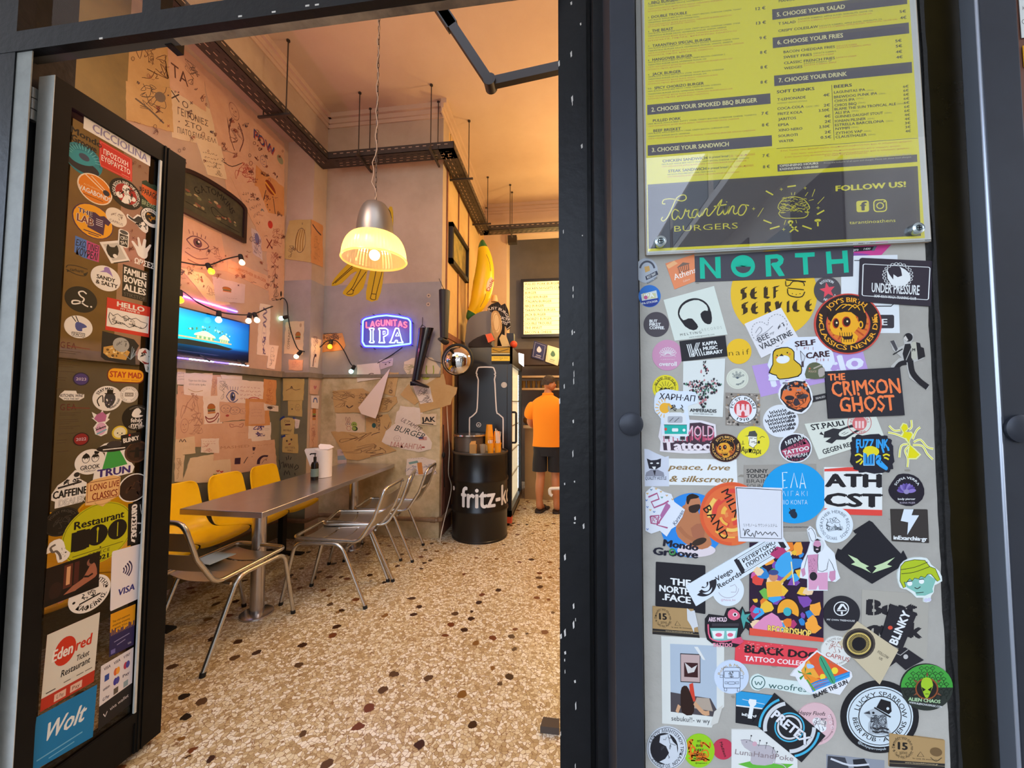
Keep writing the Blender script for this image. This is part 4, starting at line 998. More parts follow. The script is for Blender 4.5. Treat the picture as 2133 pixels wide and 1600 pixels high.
for x in (1082.5, 1085, 1087.5): A.line([(x, 739), (x+.2, 755)], 1.0, '#15151c')
A.done('lit_header', parent=fr)
# ---- things on top of the fridge
ft = lambda px, y=4.6: Vector((pY(px, 720, y).x, y, zf))
def silh(nm, lb, cat, Y, pts, depth, mt, sm=3, kids=None):
    pts = smooth_loop(pts, sm) if sm else pts
    b = B(); v = [pY(x, y, Y) for x, y in pts]; n = len(v); off = Vector((0, depth, 0))
    tri = tessellate_polygon([[Vector((x, y, 0)) for x, y in pts]])
    b.add(v+[p+off for p in v], [tuple(f) for f in tri]+[tuple(a+n for a in f) for f in tri]+[(i, (i+1) % n, n+(i+1) % n, n+i) for i in range(n)], mt)
    return b, v
b, v = silh('', '', '', 4.55, [(972, 722), (971, 690), (973, 672), (982, 660), (1000, 650), (1018, 648), (1024, 655), (1022, 690), (1020, 722)], .25, mat('grey_plastic_case', '#6f675e', .5))
tag(b.done('grey_case'), 'rounded grey plastic case standing on the fridge below the inflatable banana', 'case')
t = thing('wooden_paddle', 'pale wooden spoon-shaped paddle leaning on top of the fridge', 'paddle', ft(1032, 4.5))
b, v = silh('', '', '', 4.50, [(1023, 660), (1025, 651), (1031, 647), (1038, 650), (1043, 662), (1045, 680), (1042, 693), (1036, 704), (1035, 722), (1030, 722), (1030, 704), (1025, 690), (1023, 674)], .02, mat('pale_wood', '#c99b55', .5, noise=(20, '#b38542', .2)))
b.done('paddle_body', t)
A = Art(pxmap(1, 4.50), NY, thick=.001); A.base(smooth_loop([(1027, 660), (1031, 651), (1037, 655), (1041, 668), (1041, 685), (1036, 693), (1030, 686), (1027, 672)], 3), '#e0bd80'); A.ring(1034, 672, 6.5, 1, '#a87a35', 18); A.done('paddle_bowl', parent=t)
b, v = silh('', '', '', 4.38, [(1011, 697), (1023, 694), (1030, 708), (1017, 714)], .03, mat('orange_card', '#e8602c', .6), 0); tag(b.done('orange_box'), 'small orange box tipped over among the things on the fridge', 'box')
b, v = silh('', '', '', 4.43, [(975, 722), (985, 708), (1003, 699), (1012, 698), (1018, 714), (1022, 722)], .1, mat('dark_bag_cloth', '#2a211d', .8), 2); tag(b.done('dark_bag'), 'crumpled dark bag lying on top of the fridge beside the orange box', 'bag')
b, v = silh('', '', '', 4.46, [(1045, 696), (1054, 700), (1062, 722), (1046, 722), (1040, 705)], .03, mat('cream_card', '#d9b878', .7), 0); tag(b.done('cream_card'), 'folded cream card standing on the fridge right of the paddle', 'card')
b, v = silh('', '', '', 4.6, [(1055, 694), (1070, 694), (1070, 722), (1055, 722)], .12, mat('black_box', '#191613', .5), 0); tag(b.done('black_box'), 'black box standing at the right end of the fridge top', 'box')
p = pY(1070, 719, 4.45); p.z = zf+7.6*mpp(p); b = B().sphere(p, 7.5*mpp(p), mat('orange_ball', '#d9481f', .6), 20, 12); tag(b.done('toy_basketball'), 'small orange ball at the front right corner of the fridge top', 'ball')
# ---- T-shirt on a hanger
tsh = thing('t_shirt', 'dark pinstriped T-shirt with white lettering hanging above the fridge', 't-shirt', pY(1035, 650, 4.85))
b, v = silh('', '', '', 4.85, [(1016, 640), (1024, 633), (1038, 629), (1044, 636), (1052, 632), (1058, 645), (1062, 668), (1063, 680), (1056, 687), (1051, 676), (1050, 720), (1012, 720)], .05, mat('dark_cotton', '#1f1a1c', .85), 1); b.done('shirt_body', tsh)
A = Art(pxmap(1, 4.85), NY, thick=.001)
for x in range(1018, 1058, 5): A.line([(x, 636), (x+3, 700)], .5, '#6a625c')
A.arct('JUST BURGERS', 1030, 672, 30, 5.5, '#efe6dc', -58, 120, .02); A.text('JUICY', 1048, 663, 5.5, '#efe6dc', ang=20, wd=18, bold=.02); A.text('BITES', 1049, 672, 5.5, '#efe6dc', ang=20, wd=17, bold=.02); A.line([(1056, 686), (1063, 680)], 1.5, '#d9cfc2')
A.done('shirt_print', parent=tsh)
p = pY(1030, 626, 4.87); b = B().lathe([(0, .07), (.03, .065), (.04, .03), (.045, -.02), (0, -.02)], p, mat('pale_dummy_neck', '#d9b27c', .6), 20); b.done('dummy_neck', tsh)
# ---- inflatable banana
def banana():
    t = thing('inflatable_banana', 'big yellow inflatable banana with green ends standing in the corner above the fridge', 'inflatable', pY(985, 660, 4.75))
    ctr = [(1006, 500, 2), (1005, 506, 6), (1006, 517, 10.5), (1009, 535, 15), (1010, 560, 19), (1007, 590, 21.5), (1002, 615, 20.5), (994, 635, 16), (986, 648, 12), (981, 657, 10), (978, 664, 7.5), (977, 668, 2)]
    pts = smooth_loop([(a, b_) for a, b_, c_ in ctr], 3, False); rr = []
    for i in range(len(ctr)-1):
        for j in range(3): f = j/3; rr.append(ctr[i][2]*(1-f)+ctr[i+1][2]*f)
    rr.append(ctr[-1][2])
    P3 = [pY(x, y, 4.75) for x, y in pts]; k = mpp(P3[5]); yb = mat('yellow_vinyl', '#f2c116', .35); gb = mat('green_vinyl', '#2f6a35', .35)
    def part(i0, i1, mt, nm):
        rings = []
        for i in range(i0, i1):
            d = (P3[min(i+1, len(P3)-1)]-P3[max(i-1, 0)]).normalized(); u = d.cross(Vector((0, 1, 0))).normalized(); n = 20
            rings.append([P3[i]+(u*math.cos(2*pi*h/n)+Vector((0, 1, 0))*math.sin(2*pi*h/n))*rr[i]*k for h in range(n)])
        B().loft(rings, mt).done(nm, t)
    N = len(P3); part(0, 7, gb, 'green_tip'); part(6, N-8, yb, 'banana_body'); part(N-9, N, gb, 'green_stalk')
    A = Art(pxmap(1, 4.75-.118), NY, thick=.001)
    A.line([(1013, 530), (1019, 545), (1022, 565)], 1.2, '#8a6a10', 3); A.line([(1000, 640), (1008, 625), (1012, 612)], 1.2, '#8a6a10', 3)
    A.ell(1020, 592, 6, '#f3dfae', 15, 15)
    A.text('Dole', 1021, 594, 7, '#d0452c', ang=-68, wd=26, bold=.015); A.done('banana_print', parent=t)
banana()
b = B(); p = pZ(1150, 1530, 0); b.prism([p+Vector(q) for q in ((-.05, .0, 0), (.03, .0, 0), (.03, .05, 0), (-.04, .05, 0))], (.0, 0, .028), mat('worn_stopper', '#4a3f38', .7)); tag(b.done('door_stopper'), 'small worn dark stopper on the terrazzo floor beside the black door post', 'door stop')
# ---- framed picture on the ochre wall
t = thing('framed_picture', 'dark framed yellowish picture on the ochre wall left of the banana', 'picture', pX(955, 520, XR+.03))
pts = [(937, 466), (972, 515), (970, 580), (936, 556)]; q4 = [pX(x, y, XR+.015) for x, y in pts]; ys = [q4[0].y, q4[1].y]; z1 = (q4[0].z+q4[1].z)/2; z0 = (q4[2].z+q4[3].z)/2
b = B(); fm = mat('dark_carved_frame', '#1d130e', .5); y0, y1 = ys; e = .05
b.bx(XR+.001, XR+.05, y0, y1, z1-e, z1, fm); b.bx(XR+.001, XR+.05, y0, y1, z0, z0+e, fm); b.bx(XR+.001, XR+.05, y0, y0+e, z0, z1, fm); b.bx(XR+.001, XR+.05, y1-e, y1, z0, z1, fm); b.done('picture_frame', t)
b = B(); b.bx(XR+.002, XR+.02, y0+e, y1-e, z0+e, z1-e, mat('yellowed_print', '#b59a52', .6, noise=(9, '#7e7440', .15))); b.done('picture_print', t)
# ================================================================ bar: lightbox, leaflets, shelf, counter
YLB = 6.62; lb = [pY(1091, 588, YLB), pY(1230, 575, YLB), pY(1091, 697, YLB)]
x0, x1, z1, z0 = lb[0].x, 1.1, lb[0].z, lb[2].z
t = thing('menu_lightbox', 'black framed lightbox listing burgers in black letters on glowing yellow, above the bar', 'lightbox', ((x0+x1)/2, YLB, z0))
b = B(); fm = mat('lightbox_frame', '#1c1612', .4)
b.bx(x0-.05, x1+.05, YLB-.02, YLB+.13, z1, z1+.05, fm); b.bx(x0-.05, x1+.05, YLB-.02, YLB+.13, z0-.05, z0, fm); b.bx(x0-.05, x0, YLB-.02, YLB+.13, z0, z1, fm); b.bx(x1, x1+.05, YLB-.02, YLB+.13, z0, z1, fm); b.bx(x0-.05, x1+.05, YLB+.10, YLB+.13, z0, z1, fm); b.done('box_frame', t)
B().bx(x0, x1, YLB, YLB+.01, z0, z1, mat('lit_yellow_panel', '#ffe49a', .5, emit=.95, ecol='#ffe08a')).done('lit_panel', t)
rows = ['PULLED PORK BURGER', 'CHICKEN NUGGETS CUMBO', 'BURGER', 'CHEESEBURGER', 'ITALIAN BURGER', 'BBQ BURGER', 'TARANTINO BURGER', 'JACK BURGER', 'CHORIZO BURGER', 'DOUBLE TROUBLE', 'THE BEAST', 'BACON & CHEESE']
A = Art(iso_map((x0, YLB, z1), (1, 0, 0), (0, 0, -1), (z1-z0)/12), NY, thick=.001)
for i, s_ in enumerate(rows):
    A.text(s_, .28, i+.5, .56, '#2a2010' if i < 2 else '#5c4c1c', al='L', wd=len(s_)*.43, bold=.012); A.line([(0, i+1), (16, i+1)], .06, '#7d6a2c')
A.done('menu_lettering', parent=t)
lamp('lightbox_glow', 'AREA', ((x0+x1)/2, YLB-.03, (z0+z1)/2), 5, (1, .78, .38), 1.6, (math.radians(-90), 0, 0), .9)
b = B(); p = pY(1068, 498, YB-.02); b.bx(p.x-.07, p.x+.07, YB-.10, YB-.003, p.z-.09, p.z+.03, mat('dark_box', '#2a221c', .5)); tag(b.done('junction_box'), 'small dark box fixed under the header at the left of the bar opening', 'box')
YSH = 6.1
for i, (pts, c1, c2, lb_) in enumerate((([(1113, 710), (1139, 719), (1133, 752), (1107, 744)], '#2c2f5c', '#c9c4d8', 'dark blue card with a white emblem hanging above the bar shelf'), ([(1141, 719), (1168, 727), (1162, 762), (1136, 753)], '#d9c9a6', '#4a6a58', 'cream card with a small green emblem hanging beside the dark blue card'))):
    A = Art(pxmap(1, YSH), NY, thick=.004); A.base(pts, c1); cx, cy = sum(p[0] for p in pts)/4, sum(p[1] for p in pts)/4
    A.line([(pts[0][0]+2, pts[0][1]+3), (pts[1][0]-3, pts[1][1]+2), (pts[2][0]-2, pts[2][1]-3), (pts[3][0]+3, pts[3][1]-2)], .5, c2, closed=True)
    A.poly([(cx-5, cy-3), (cx, cy-10), (cx+5, cy-2), (cx+2, cy+3), (cx-3, cy+2)], c2, 2); A.line([(cx-6, cy+8), (cx+4, cy+11)], 1, c2); A.line([(cx-8, cy+11), (cx+3, cy+14)], .7, c2); A.done('hanging_card', lb_, 'card')
tag(B().bx(-.84, .9, YSH+.02, YSH+.25, pY(1100, 760, YSH).z, pY(1100, 742, YSH).z+.12, mat('dark_shelf_board', '#3a2a20', .6)).done('shelf_fascia'), 'dark board running behind the two hanging cards over the bar', 'board')
zs = pY(1120, 783, YSH).z; b = B().bx(-.84, .9, YSH-.05, YSH+.3, zs-.03, zs+.0, mat('pale_shelf', '#b89a72', .5)); tag(b.done('glass_shelf_upper'), 'upper pale bar shelf under the dark board', 'shelf')
zs2 = pY(1120, 806, YSH).z-.02; b = B().bx(-.84, .9, YSH-.05, YSH+.3, zs2-.03, zs2, mat('pale_shelf', '#b89a72', .5)); tag(b.done('glass_shelf_lower'), 'lower pale bar shelf carrying a row of amber glasses', 'shelf')
gm_ = mat('amber_glass', '#8a6a34', .15, trans=.4); R = random.Random(3)
g0 = B().lathe([(0, 0), (.026, 0), (.034, .12), (.031, .12), (.024, .006), (0, .006)], (0, 0, 0), gm_, 14).done('beer_glass'); tag(g0, 'one of a row of amber glasses standing on the lower bar shelf', 'glass', 'glasses on the lower bar shelf')
for i in range(14):
    o = g0 if i == 0 else g0.copy()
    if i: C.objects.link(o)
    o.location = (-.78+.08*i, YSH+.04+.02*(i % 2), zs2)
p = pY(1106, 812, 5.9); b = B().lathe([(0, -.05), (.07, -.045), (.10, 0), (.09, .04), (.05, .07), (0, .075)], (p.x, 5.66, 1.06+.055), mat('brown_loaf', '#7a5426', .5), 24); tag(b.done('round_pot'), 'squat brown pot on the counter left of the man in orange', 'pot')
cm_ = mat('counter_panel', '#a9895c', .6, noise=(2, '#98794e', .2))
t = thing('bar_counter', 'tan bar counter with a pale worktop in front of the man', 'counter', (.4, 5.7, 0))
B().bx(-.54, 1.6, 5.55, 6.05, 0, 1.02, cm_).done('counter_body', t); B().bx(-.56, 1.6, 5.5, 6.1, 1.02, 1.06, mat('worktop', '#c9b28a', .35)).done('counter_top', t)
b = B().bx(pY(1098, 821, 5.6).x-.03, pY(1108, 821, 5.6).x, 5.6, 5.8, 1.062, 1.25, mat('dark_machine', '#221d1a', .4)); tag(b.done('card_machine'), 'dark appliance on the bar counter at the man\'s left elbow', 'appliance')
p = pY(1158, 1020, 4.75); b = B(); b.tube(bend([p+Vector((-.07, 0, -.06)), p+Vector((-.08, 0, .01)), p+Vector((.10, 0, .02))], .03), .02, mat('white_plastic', '#ded6cc', .4), 10)
b.tube([p+Vector((-.07, 0, -.06)), p+Vector((-.045, 0, -.075))], .02, mat('white_plastic', '#ded6cc', .4), 10); b.tube([p+Vector((.10, 0, .02)), p+Vector((.10, 0, -p.z))], .016, mat('white_plastic', '#ded6cc', .4), 10)
tag(b.done('white_rail_end'), 'curved white plastic rail end low beside the doorway post', 'rail')
# ================================================================ the man at the bar
def man():
    cx, cy = -.19, 4.95
    t = thing('person', 'man in orange polo shirt and black shorts standing at the bar, back turned', 'person', (cx, cy, 0))
    skin = mat('tanned_skin', '#b8744a', .5); hairm = mat('short_dark_hair', '#2b1c14', .8, noise=(60, '#4a3a30', .15)); shirt = mat('orange_cotton', '#f08a10', .85); shorts = mat('black_cotton', '#17161c', .85); sand = mat('dark_sandal', '#2a1d16', .6)
    V = []; E = []; Rr = []
    def v(x, y, z, rx, ry=None): V.append((cx+x, cy+y, z)); Rr.append((rx, ry or rx)); return len(V)-1
    def ch(*idx):
        for a, b_ in zip(idx, idx[1:]): E.append((a, b_))
    pel = v(0, 0, .90, .135, .105); wa = v(0, .0, 1.06, .145, .11); chs = v(0, .01, 1.27, .155, .12); sh = v(0, .0, 1.40, .085, .075); nk = v(.005, .0, 1.50, .058); n2 = v(.015, .015, 1.56, .058)
    h1 = v(.02, .03, 1.60, .072); h2 = v(.022, .025, 1.66, .083); h3 = v(.02, .015, 1.70, .06)
    ch(pel, wa, chs, sh, nk, n2, h1, h2, h3)
    for s in (-1, 1):
        hp = v(s*.095, 0, .80, .092); kn = v(s*.105+(.02 if s < 0 else .0), .0, .46, .058); cf = v(s*.105+.005, -.015, .32, .062); an = v(s*.11, -.01, .085, .036); hl = v(s*.11, -.04, .035, .033); bl = v(s*.11+(.05 if s < 0 else .06), .10, .03, .036); te = v(s*.11+(.075 if s < 0 else .09), .155, .024, .026)
        ch(pel, hp, kn, cf, an, hl); ch(an, bl, te)
        so = v(s*.185, .0, 1.375, .05); el = v(s*.235-(.0 if s < 0 else .0), .07, 1.13, .045); wr = v(s*.20, .27, 1.06, .030); pm = v(s*.19, .34, 1.075, .034)
        ch(sh, so, el, wr, pm)
        for i, (dx, L) in enumerate(((-.03, .065), (-.01, .078), (.011, .075), (.030, .058))):
            a = v(s*.19+dx, .375, 1.08, .009); b_ = v(s*.19+dx*1.15, .375+L*.5, 1.085, .0085); c_ = v(s*.19+dx*1.2, .375+L, 1.075, .0075); ch(pm, a, b_, c_)
        a = v(s*.19-s*.045, .34, 1.08, .010); b_ = v(s*.19-s*.065, .375, 1.08, .009); ch(pm, a, b_)
    # face: brow, nose and chin looking to the right, ears
    no = v(.115, .05, 1.625, .012); ch(h1, no); cn = v(.085, .05, 1.555, .03); ch(h1, cn); er = v(.005, -.062, 1.625, .016); ch(h1, er)
    me = bpy.data.meshes.new('body'); me.from_pydata(V, E, []); o = bpy.data.objects.new('body', me); C.objects.link(o)
    iv = pmat(t).inverted(); me.transform(iv); o.parent = t; me.materials.append(skin)
    md = o.modifiers.new('skin', 'SKIN'); md.use_smooth_shade = True
    for i, sv in enumerate(me.skin_vertices[0].data): sv.radius = Rr[i]; sv.use_root = (i == 0)
    o.modifiers.new('sub', 'SUBSURF').render_levels = 2
    def ring(x, y, z, rx, ry, n=24, sq=2.3, tilt=0): return [Vector((cx+x+rx*math.copysign(abs(math.cos(a))**(2/sq), math.cos(a)), cy+y+ry*math.copysign(abs(math.sin(a))**(2/sq), math.sin(a)), z+tilt*math.cos(a))) for a in [2*pi*i/n for i in range(n)]]
    b = B(); b.loft([ring(*q) for q in ((0, 0, .835, .195, .145), (0, 0, .93, .185, .145), (0, 0, 1.05, .182, .145), (0, .0, 1.20, .195, .15), (0, .0, 1.32, .21, .145), (0, 0, 1.39, .208, .125), (0, 0, 1.445, .155, .105), (.0, 0, 1.475, .09, .08), (.005, .0, 1.49, .072, .07))], shirt, cap=False)
    for s in (-1, 1):
        p0, p1, p2 = Vector((cx+s*.15, cy, 1.385)), Vector((cx+s*.215, cy+.02, 1.30)), Vector((cx+s*.245, cy+.05, 1.17)); b.tube([p0, p1, p2], [.080, .084, .080], shirt, 18)
    s_ = b.done('polo_shirt', t, sharp=60); s_.modifiers.new('sub', 'SUBSURF').render_levels = 2
    b = B(); b.lathe([(.070, 0), (.074, .03), (.066, .045), (.063, .045)], (cx+.006, cy, 1.472), shirt, 24); b.done('shirt_collar', s_)
    b = B(); b.loft([ring(*q) for q in ((0, 0, .72, .178, .14), (0, 0, .80, .182, .145), (0, 0, .90, .175, .14))], shorts, cap=False)
    for s in (-1, 1): b.loft([ring(s*x, 0, z, rx, ry) for x, z, rx, ry in ((.100, .52, .095, .115), (.098, .62, .094, .118), (.092, .72, .09, .13), (.085, .80, .09, .13))], shorts, cap=False)
    b.done('shorts', t, sharp=60)
    b = B(); hc = Vector((cx+.018, cy+.018, 1.662)); rings = []
    for i in range(9):
        th = .0+1.7*i/8; rings.append([hc+Vector((.095*math.sin(th)*math.cos(a)*(1 if math.cos(a) < .3 or th < 1.1 else .80), .092*math.sin(th)*math.sin(a), .088*math.cos(th) - (.035*(th/1.75)**2 if math.cos(a) < .2 else 0))) for a in [2*pi*k/24 for k in range(24)]])
    b.loft(rings, hairm, cap=False); b.done('hair', t, sharp=80)
    b = B(); b.sphere((cx+.098, cy-.012, 1.642), .007, mat('dark_eye', '#1a120e', .3)); b.sphere((cx+.098, cy+.055, 1.642), .007, mat('dark_eye', '#1a120e', .3)); b.tube([(cx+.088, cy-.025, 1.662), (cx+.104, cy-.006, 1.664)], .005, hairm, 6); b.tube([(cx+.095, cy-.01, 1.585), (cx+.108, cy+.02, 1.585)], .005, mat('lips', '#8a4a38', .5), 6); b.done('face_features', t)
    for s in (-1, 1):
        d = .05 if s < 0 else .06; b = B(); base = Vector((cx+s*.11, cy, 0)); n = 16
        def out(z, k): 
            P_ = [(-.045, -.075), (.0, -.09), (.045, -.075), (.06+d*.5, .05), (.06+d*1.5, .16), (.0+d*1.6, .20), (-.045+d*1.2, .15), (-.055+d*.3, .05)]
            return [base+Vector((a*k, q*k, z)) for a, q in smooth_loop(P_, 2)]
        b.loft([out(0, 1), out(.026, 1.0)], sand); so = b.done('sandal', t)
        b = B(); c_ = base+Vector((d*.9, .09, .02)); b.loft([[c_+Vector((.052*math.cos(a), k*.035, .05*math.sin(a))) for a in [pi*i/8 for i in range(9)]]+[c_+Vector((.046*math.cos(a), k*.035, .044*math.sin(a))) for a in [pi*i/8 for i in range(8, -1, -1)]] for k in (-1, 1)], sand); b.done('sandal_strap', so)
man()
# ================================================================ drawings taped all over the walls
INK='#4b3a36'
def quadmap(q,ax,val):
    q=np.array(q,float)
    def f(x,y):
        u=np.asarray(x)/100; v=np.asarray(y)/100
        p=(q[0]*((1-u)*(1-v))[:,None]+q[1]*(u*(1-v))[:,None]+q[2]*(u*v)[:,None]+q[3]*((1-u)*v)[:,None])
        return hit(p[:,0],p[:,1],ax,val)
    return f
def d_eye(A,x,y,s,c):
    A.line([(x-s,y),(x-s*.4,y-s*.45),(x+s*.4,y-s*.45),(x+s,y),(x+s*.4,y+s*.45),(x-s*.4,y+s*.45),(x-s,y)],s*.09,c,3); A.ell(x,y,s*.40,c); A.ell(x,y,s*.16,'#201c1c'); A.ell(x+s*.12,y-s*.12,s*.1,'#d8cfc4')
    for i in range(5):A.line([(x-s*.7+i*s*.35,y-s*.55),(x-s*.8+i*s*.4,y-s*.85)],s*.06,c)
def d_burger(A,x,y,s,c):
    A.poly([(x-s,y-.1*s),(x-s*.8,y-s*.7),(x,y-s*.95),(x+s*.8,y-s*.7),(x+s,y-.1*s)],'#a8642c',2); A.rect(x-s,y-.05*s,x+s,y+.12*s,'#6e8a3c'); A.rect(x-s*.95,y+.14*s,x+s*.95,y+.38*s,'#5a2f20'); A.rect(x-s,y+.42*s,x+s,y+.72*s,'#b8763a',s*.1)
    A.line([(x-s,y-.1*s),(x-s*.8,y-s*.7),(x,y-s*.95),(x+s*.8,y-s*.7),(x+s,y-.1*s)],s*.07,c,3)
def d_face(A,x,y,s,c):
    A.ring(x,y,s,s*.07,c,s*1.2); A.ell(x-s*.35,y-s*.2,s*.12,c); A.ell(x+s*.35,y-s*.2,s*.12,c); A.line([(x,y-s*.1),(x-s*.12,y+s*.25),(x+s*.08,y+s*.28)],s*.06,c); A.line([(x-s*.4,y+s*.55),(x,y+s*.7),(x+s*.4,y+s*.5)],s*.08,c,3)
def d_text(A,x,y,s,c,n=3,seed=1):
    R=random.Random(seed)
    for i in range(n):
        xx=x-s; yy=y+i*s*.38
        while xx<x+s*.8:
            w_=R.uniform(.15,.4)*s; pts=[]; k=0
            while k<w_:pts.append((xx+k,yy+R.uniform(-.09,.09)*s)); k+=s*.055
            if len(pts)>1:A.line(pts,s*.035,c)
            xx+=w_+s*.09
def d_heart(A,x,y,s,c):A.poly([(x,y+s),(x-s,y-s*.2),(x-s*.55,y-s*.8),(x,y-s*.3),(x+s*.55,y-s*.8),(x+s,y-s*.2)],c,3)
def d_bunny(A,x,y,s,c):
    for dx,a in((-.35,-12),(.0,10)):A.line(A.epts(x-s*.3+dx*s,y-s*1.15,s*.14,s*.5,14,a),s*.06,'#8a5a5a',closed=True)
    A.line(A.epts(x-s*.4,y-s*.35,s*.42,s*.38,20),s*.06,'#8a5a5a',closed=True); A.ell(x-s*.55,y-s*.4,s*.09,'#3a3a6a'); A.ell(x-s*.25,y-s*.4,s*.09,'#3a3a6a'); A.line(A.epts(x-s*.35,y+s*.4,s*.33,s*.4,16),s*.06,'#b05a4a',closed=True)
    A.ell(x+s*.5,y-s*.35,s*.46,'#9aa84e',s*.5); A.ell(x+s*.38,y-s*.4,s*.08,'#22221e'); A.ell(x+s*.65,y-s*.4,s*.08,'#22221e'); A.ell(x+s*.6,y+s*.4,s*.46,'#3a4a30',s*.42); A.ell(x+s*.5,y+s*.38,s*.3,'#9aa84e')
def d_hotdog(A,x,y,s,c):
    for dx in(-.5,-.2,.15,.5):A.line([(x+dx*s-.1*s,y+s),(x+dx*s-.15*s,y),(x+dx*s+.05*s,y-s)],s*.10,c,4)
    A.line(A.epts(x,y,s*.75,s*1.15,20),s*.05,INK,closed=True)
def d_ufo(A,x,y,s,c):
    A.ell(x,y-s*.5,s*.55,'#8a3a1c',s*.33,25); A.line([(x-s*.5,y-s*.65),(x+s*.5,y-s*.2)],s*.14,'#d99a3a'); A.line([(x-.4*s,y-.2*s),(x-s*.75,y+s*.9)],s*.06,INK); A.line([(x+.3*s,y+.1*s),(x+.55*s,y+s*1.3)],s*.06,INK)
    A.specks(x-s*.5,y,x+s*.3,y+s,16,s*.06,[INK,'#7a4a3a'],4)
def d_flag(A,x,y,s,c):
    for i in range(5):A.rect(x-s,y-s*.6+i*s*.24,x+s,y-s*.6+i*s*.24+s*.13,'#b03a34')
    A.rect(x-s,y-s*.6,x,y+s*.05,'#2f3560')
def d_notes(A,x,y,s,c):A.scrib(x-s,y-s*.8,x+s,y+s*.8,7,s*.11,'#4a3570',5,4); d_text(A,x+s*.4,y+s*.4,s*.6,'#4a3570',3,9)
def d_scr(A,x,y,s,c,seed=3):A.scrib(x-s,y-s,x+s,y+s,6,s*.045,c,seed,6)
def d_dot(A,x,y,s,c):A.ell(x,y,s,c)
def d_x(A,x,y,s,c):A.line([(x-s,y-s),(x+s,y+s)],s*.3,c); A.line([(x-s,y+s),(x+s,y-s)],s*.3,c)
def d_hair(A,x,y,s,c):
    A.line([(x-s*.8,y+s),(x-s*.6,y-s*.1),(x,y-s*.8),(x+s*.7,y-s*.7)],s*.45,'#3a2438',4); A.line([(x-s*.3,y+s),(x+s*.1,y+s*.2),(x+s*.6,y-s*.2)],s*.07,c,3); A.ell(x+s*.4,y+s*.2,s*.1,c)
DD=dict(eye=d_eye,burger=d_burger,face=d_face,text=d_text,heart=d_heart,bunny=d_bunny,hotdog=d_hotdog,ufo=d_ufo,flag=d_flag,notes=d_notes,scr=d_scr,dot=d_dot,x=d_x,hair=d_hair)
PAL={'c':'#d9c2a2','w':'#e4d3c3','s':'#d3a98a','b':'#c9a36c','o':'#d0935a','p':'#cbb7b4','y':'#c9ac6a'}
_pn=[0]
def paper(surf,pts,col,label,*deco,lift=None,torn=1.0,nm='paper_drawing',group=None):
    ax,val,nrm=surf; _pn[0]+=1; R=random.Random(_pn[0])
    if ax==0 and val<-2.8:mx_,my_=sum(p[0]for p in pts)/len(pts),sum(p[1]for p in pts)/len(pts); pts=[(min(591.5,mx_+(p[0]-mx_)*1.07),my_+(p[1]-my_)*1.07)for p in pts]
    if lift is None:lift=.0012+.0009*(_pn[0]%4)+.00002*_pn[0]
    q=pts if len(pts)==4 else[(min(p[0]for p in pts),min(p[1]for p in pts)),(max(p[0]for p in pts),min(p[1]for p in pts)),(max(p[0]for p in pts),max(p[1]for p in pts)),(min(p[0]for p in pts),max(p[1]for p in pts))]
    A=Art(pxmap(ax,val),nrm,lift,.0008); out=[]
    for a,b in zip(pts,pts[1:]+pts[:1]):
        L=math.hypot(b[0]-a[0],b[1]-a[1]); n=max(1,int(L/7))
        for i in range(n):
            f=i/n; j=0 if i==0 else torn; out.append((a[0]+(b[0]-a[0])*f+R.uniform(-j,j)*.8,a[1]+(b[1]-a[1])*f+R.uniform(-j,j)*.8))
    mt=mat('paper_'+col,PAL[col],.85,noise=(5,{'c':'#cdb18c','w':'#d8c4b1','s':'#c59777','b':'#b78f58','o':'#bf824a','p':'#baa5a4','y':'#b89a58'}[col],.22),bump=(12,.2))
    A.base(out,None,mt=mt)
    A.map=quadmap(q,ax,val)
    for d in deco:
        f=d[0]
        if f=='T':A.text(d[1],d[2],d[3],d[4],d[5]if len(d)>5 else INK,**(d[6]if len(d)>6 else{}))
        elif f=='L':A.line(d[1],d[2],d[3],3)
        else:DD[f](A,*d[1:])
    A.done(nm,label,'drawing',group)
LW=(0,XL,NX); PF=(1,YPL-.002,NY); PS=(0,XPI+.002,NX); CW_=(1,YN-.002,NY); LP=(0,XL+.006,NX); PFL=(1,YPL-.006,NY)
k,r_,bl=INK,'#a8443a','#3a4a78'
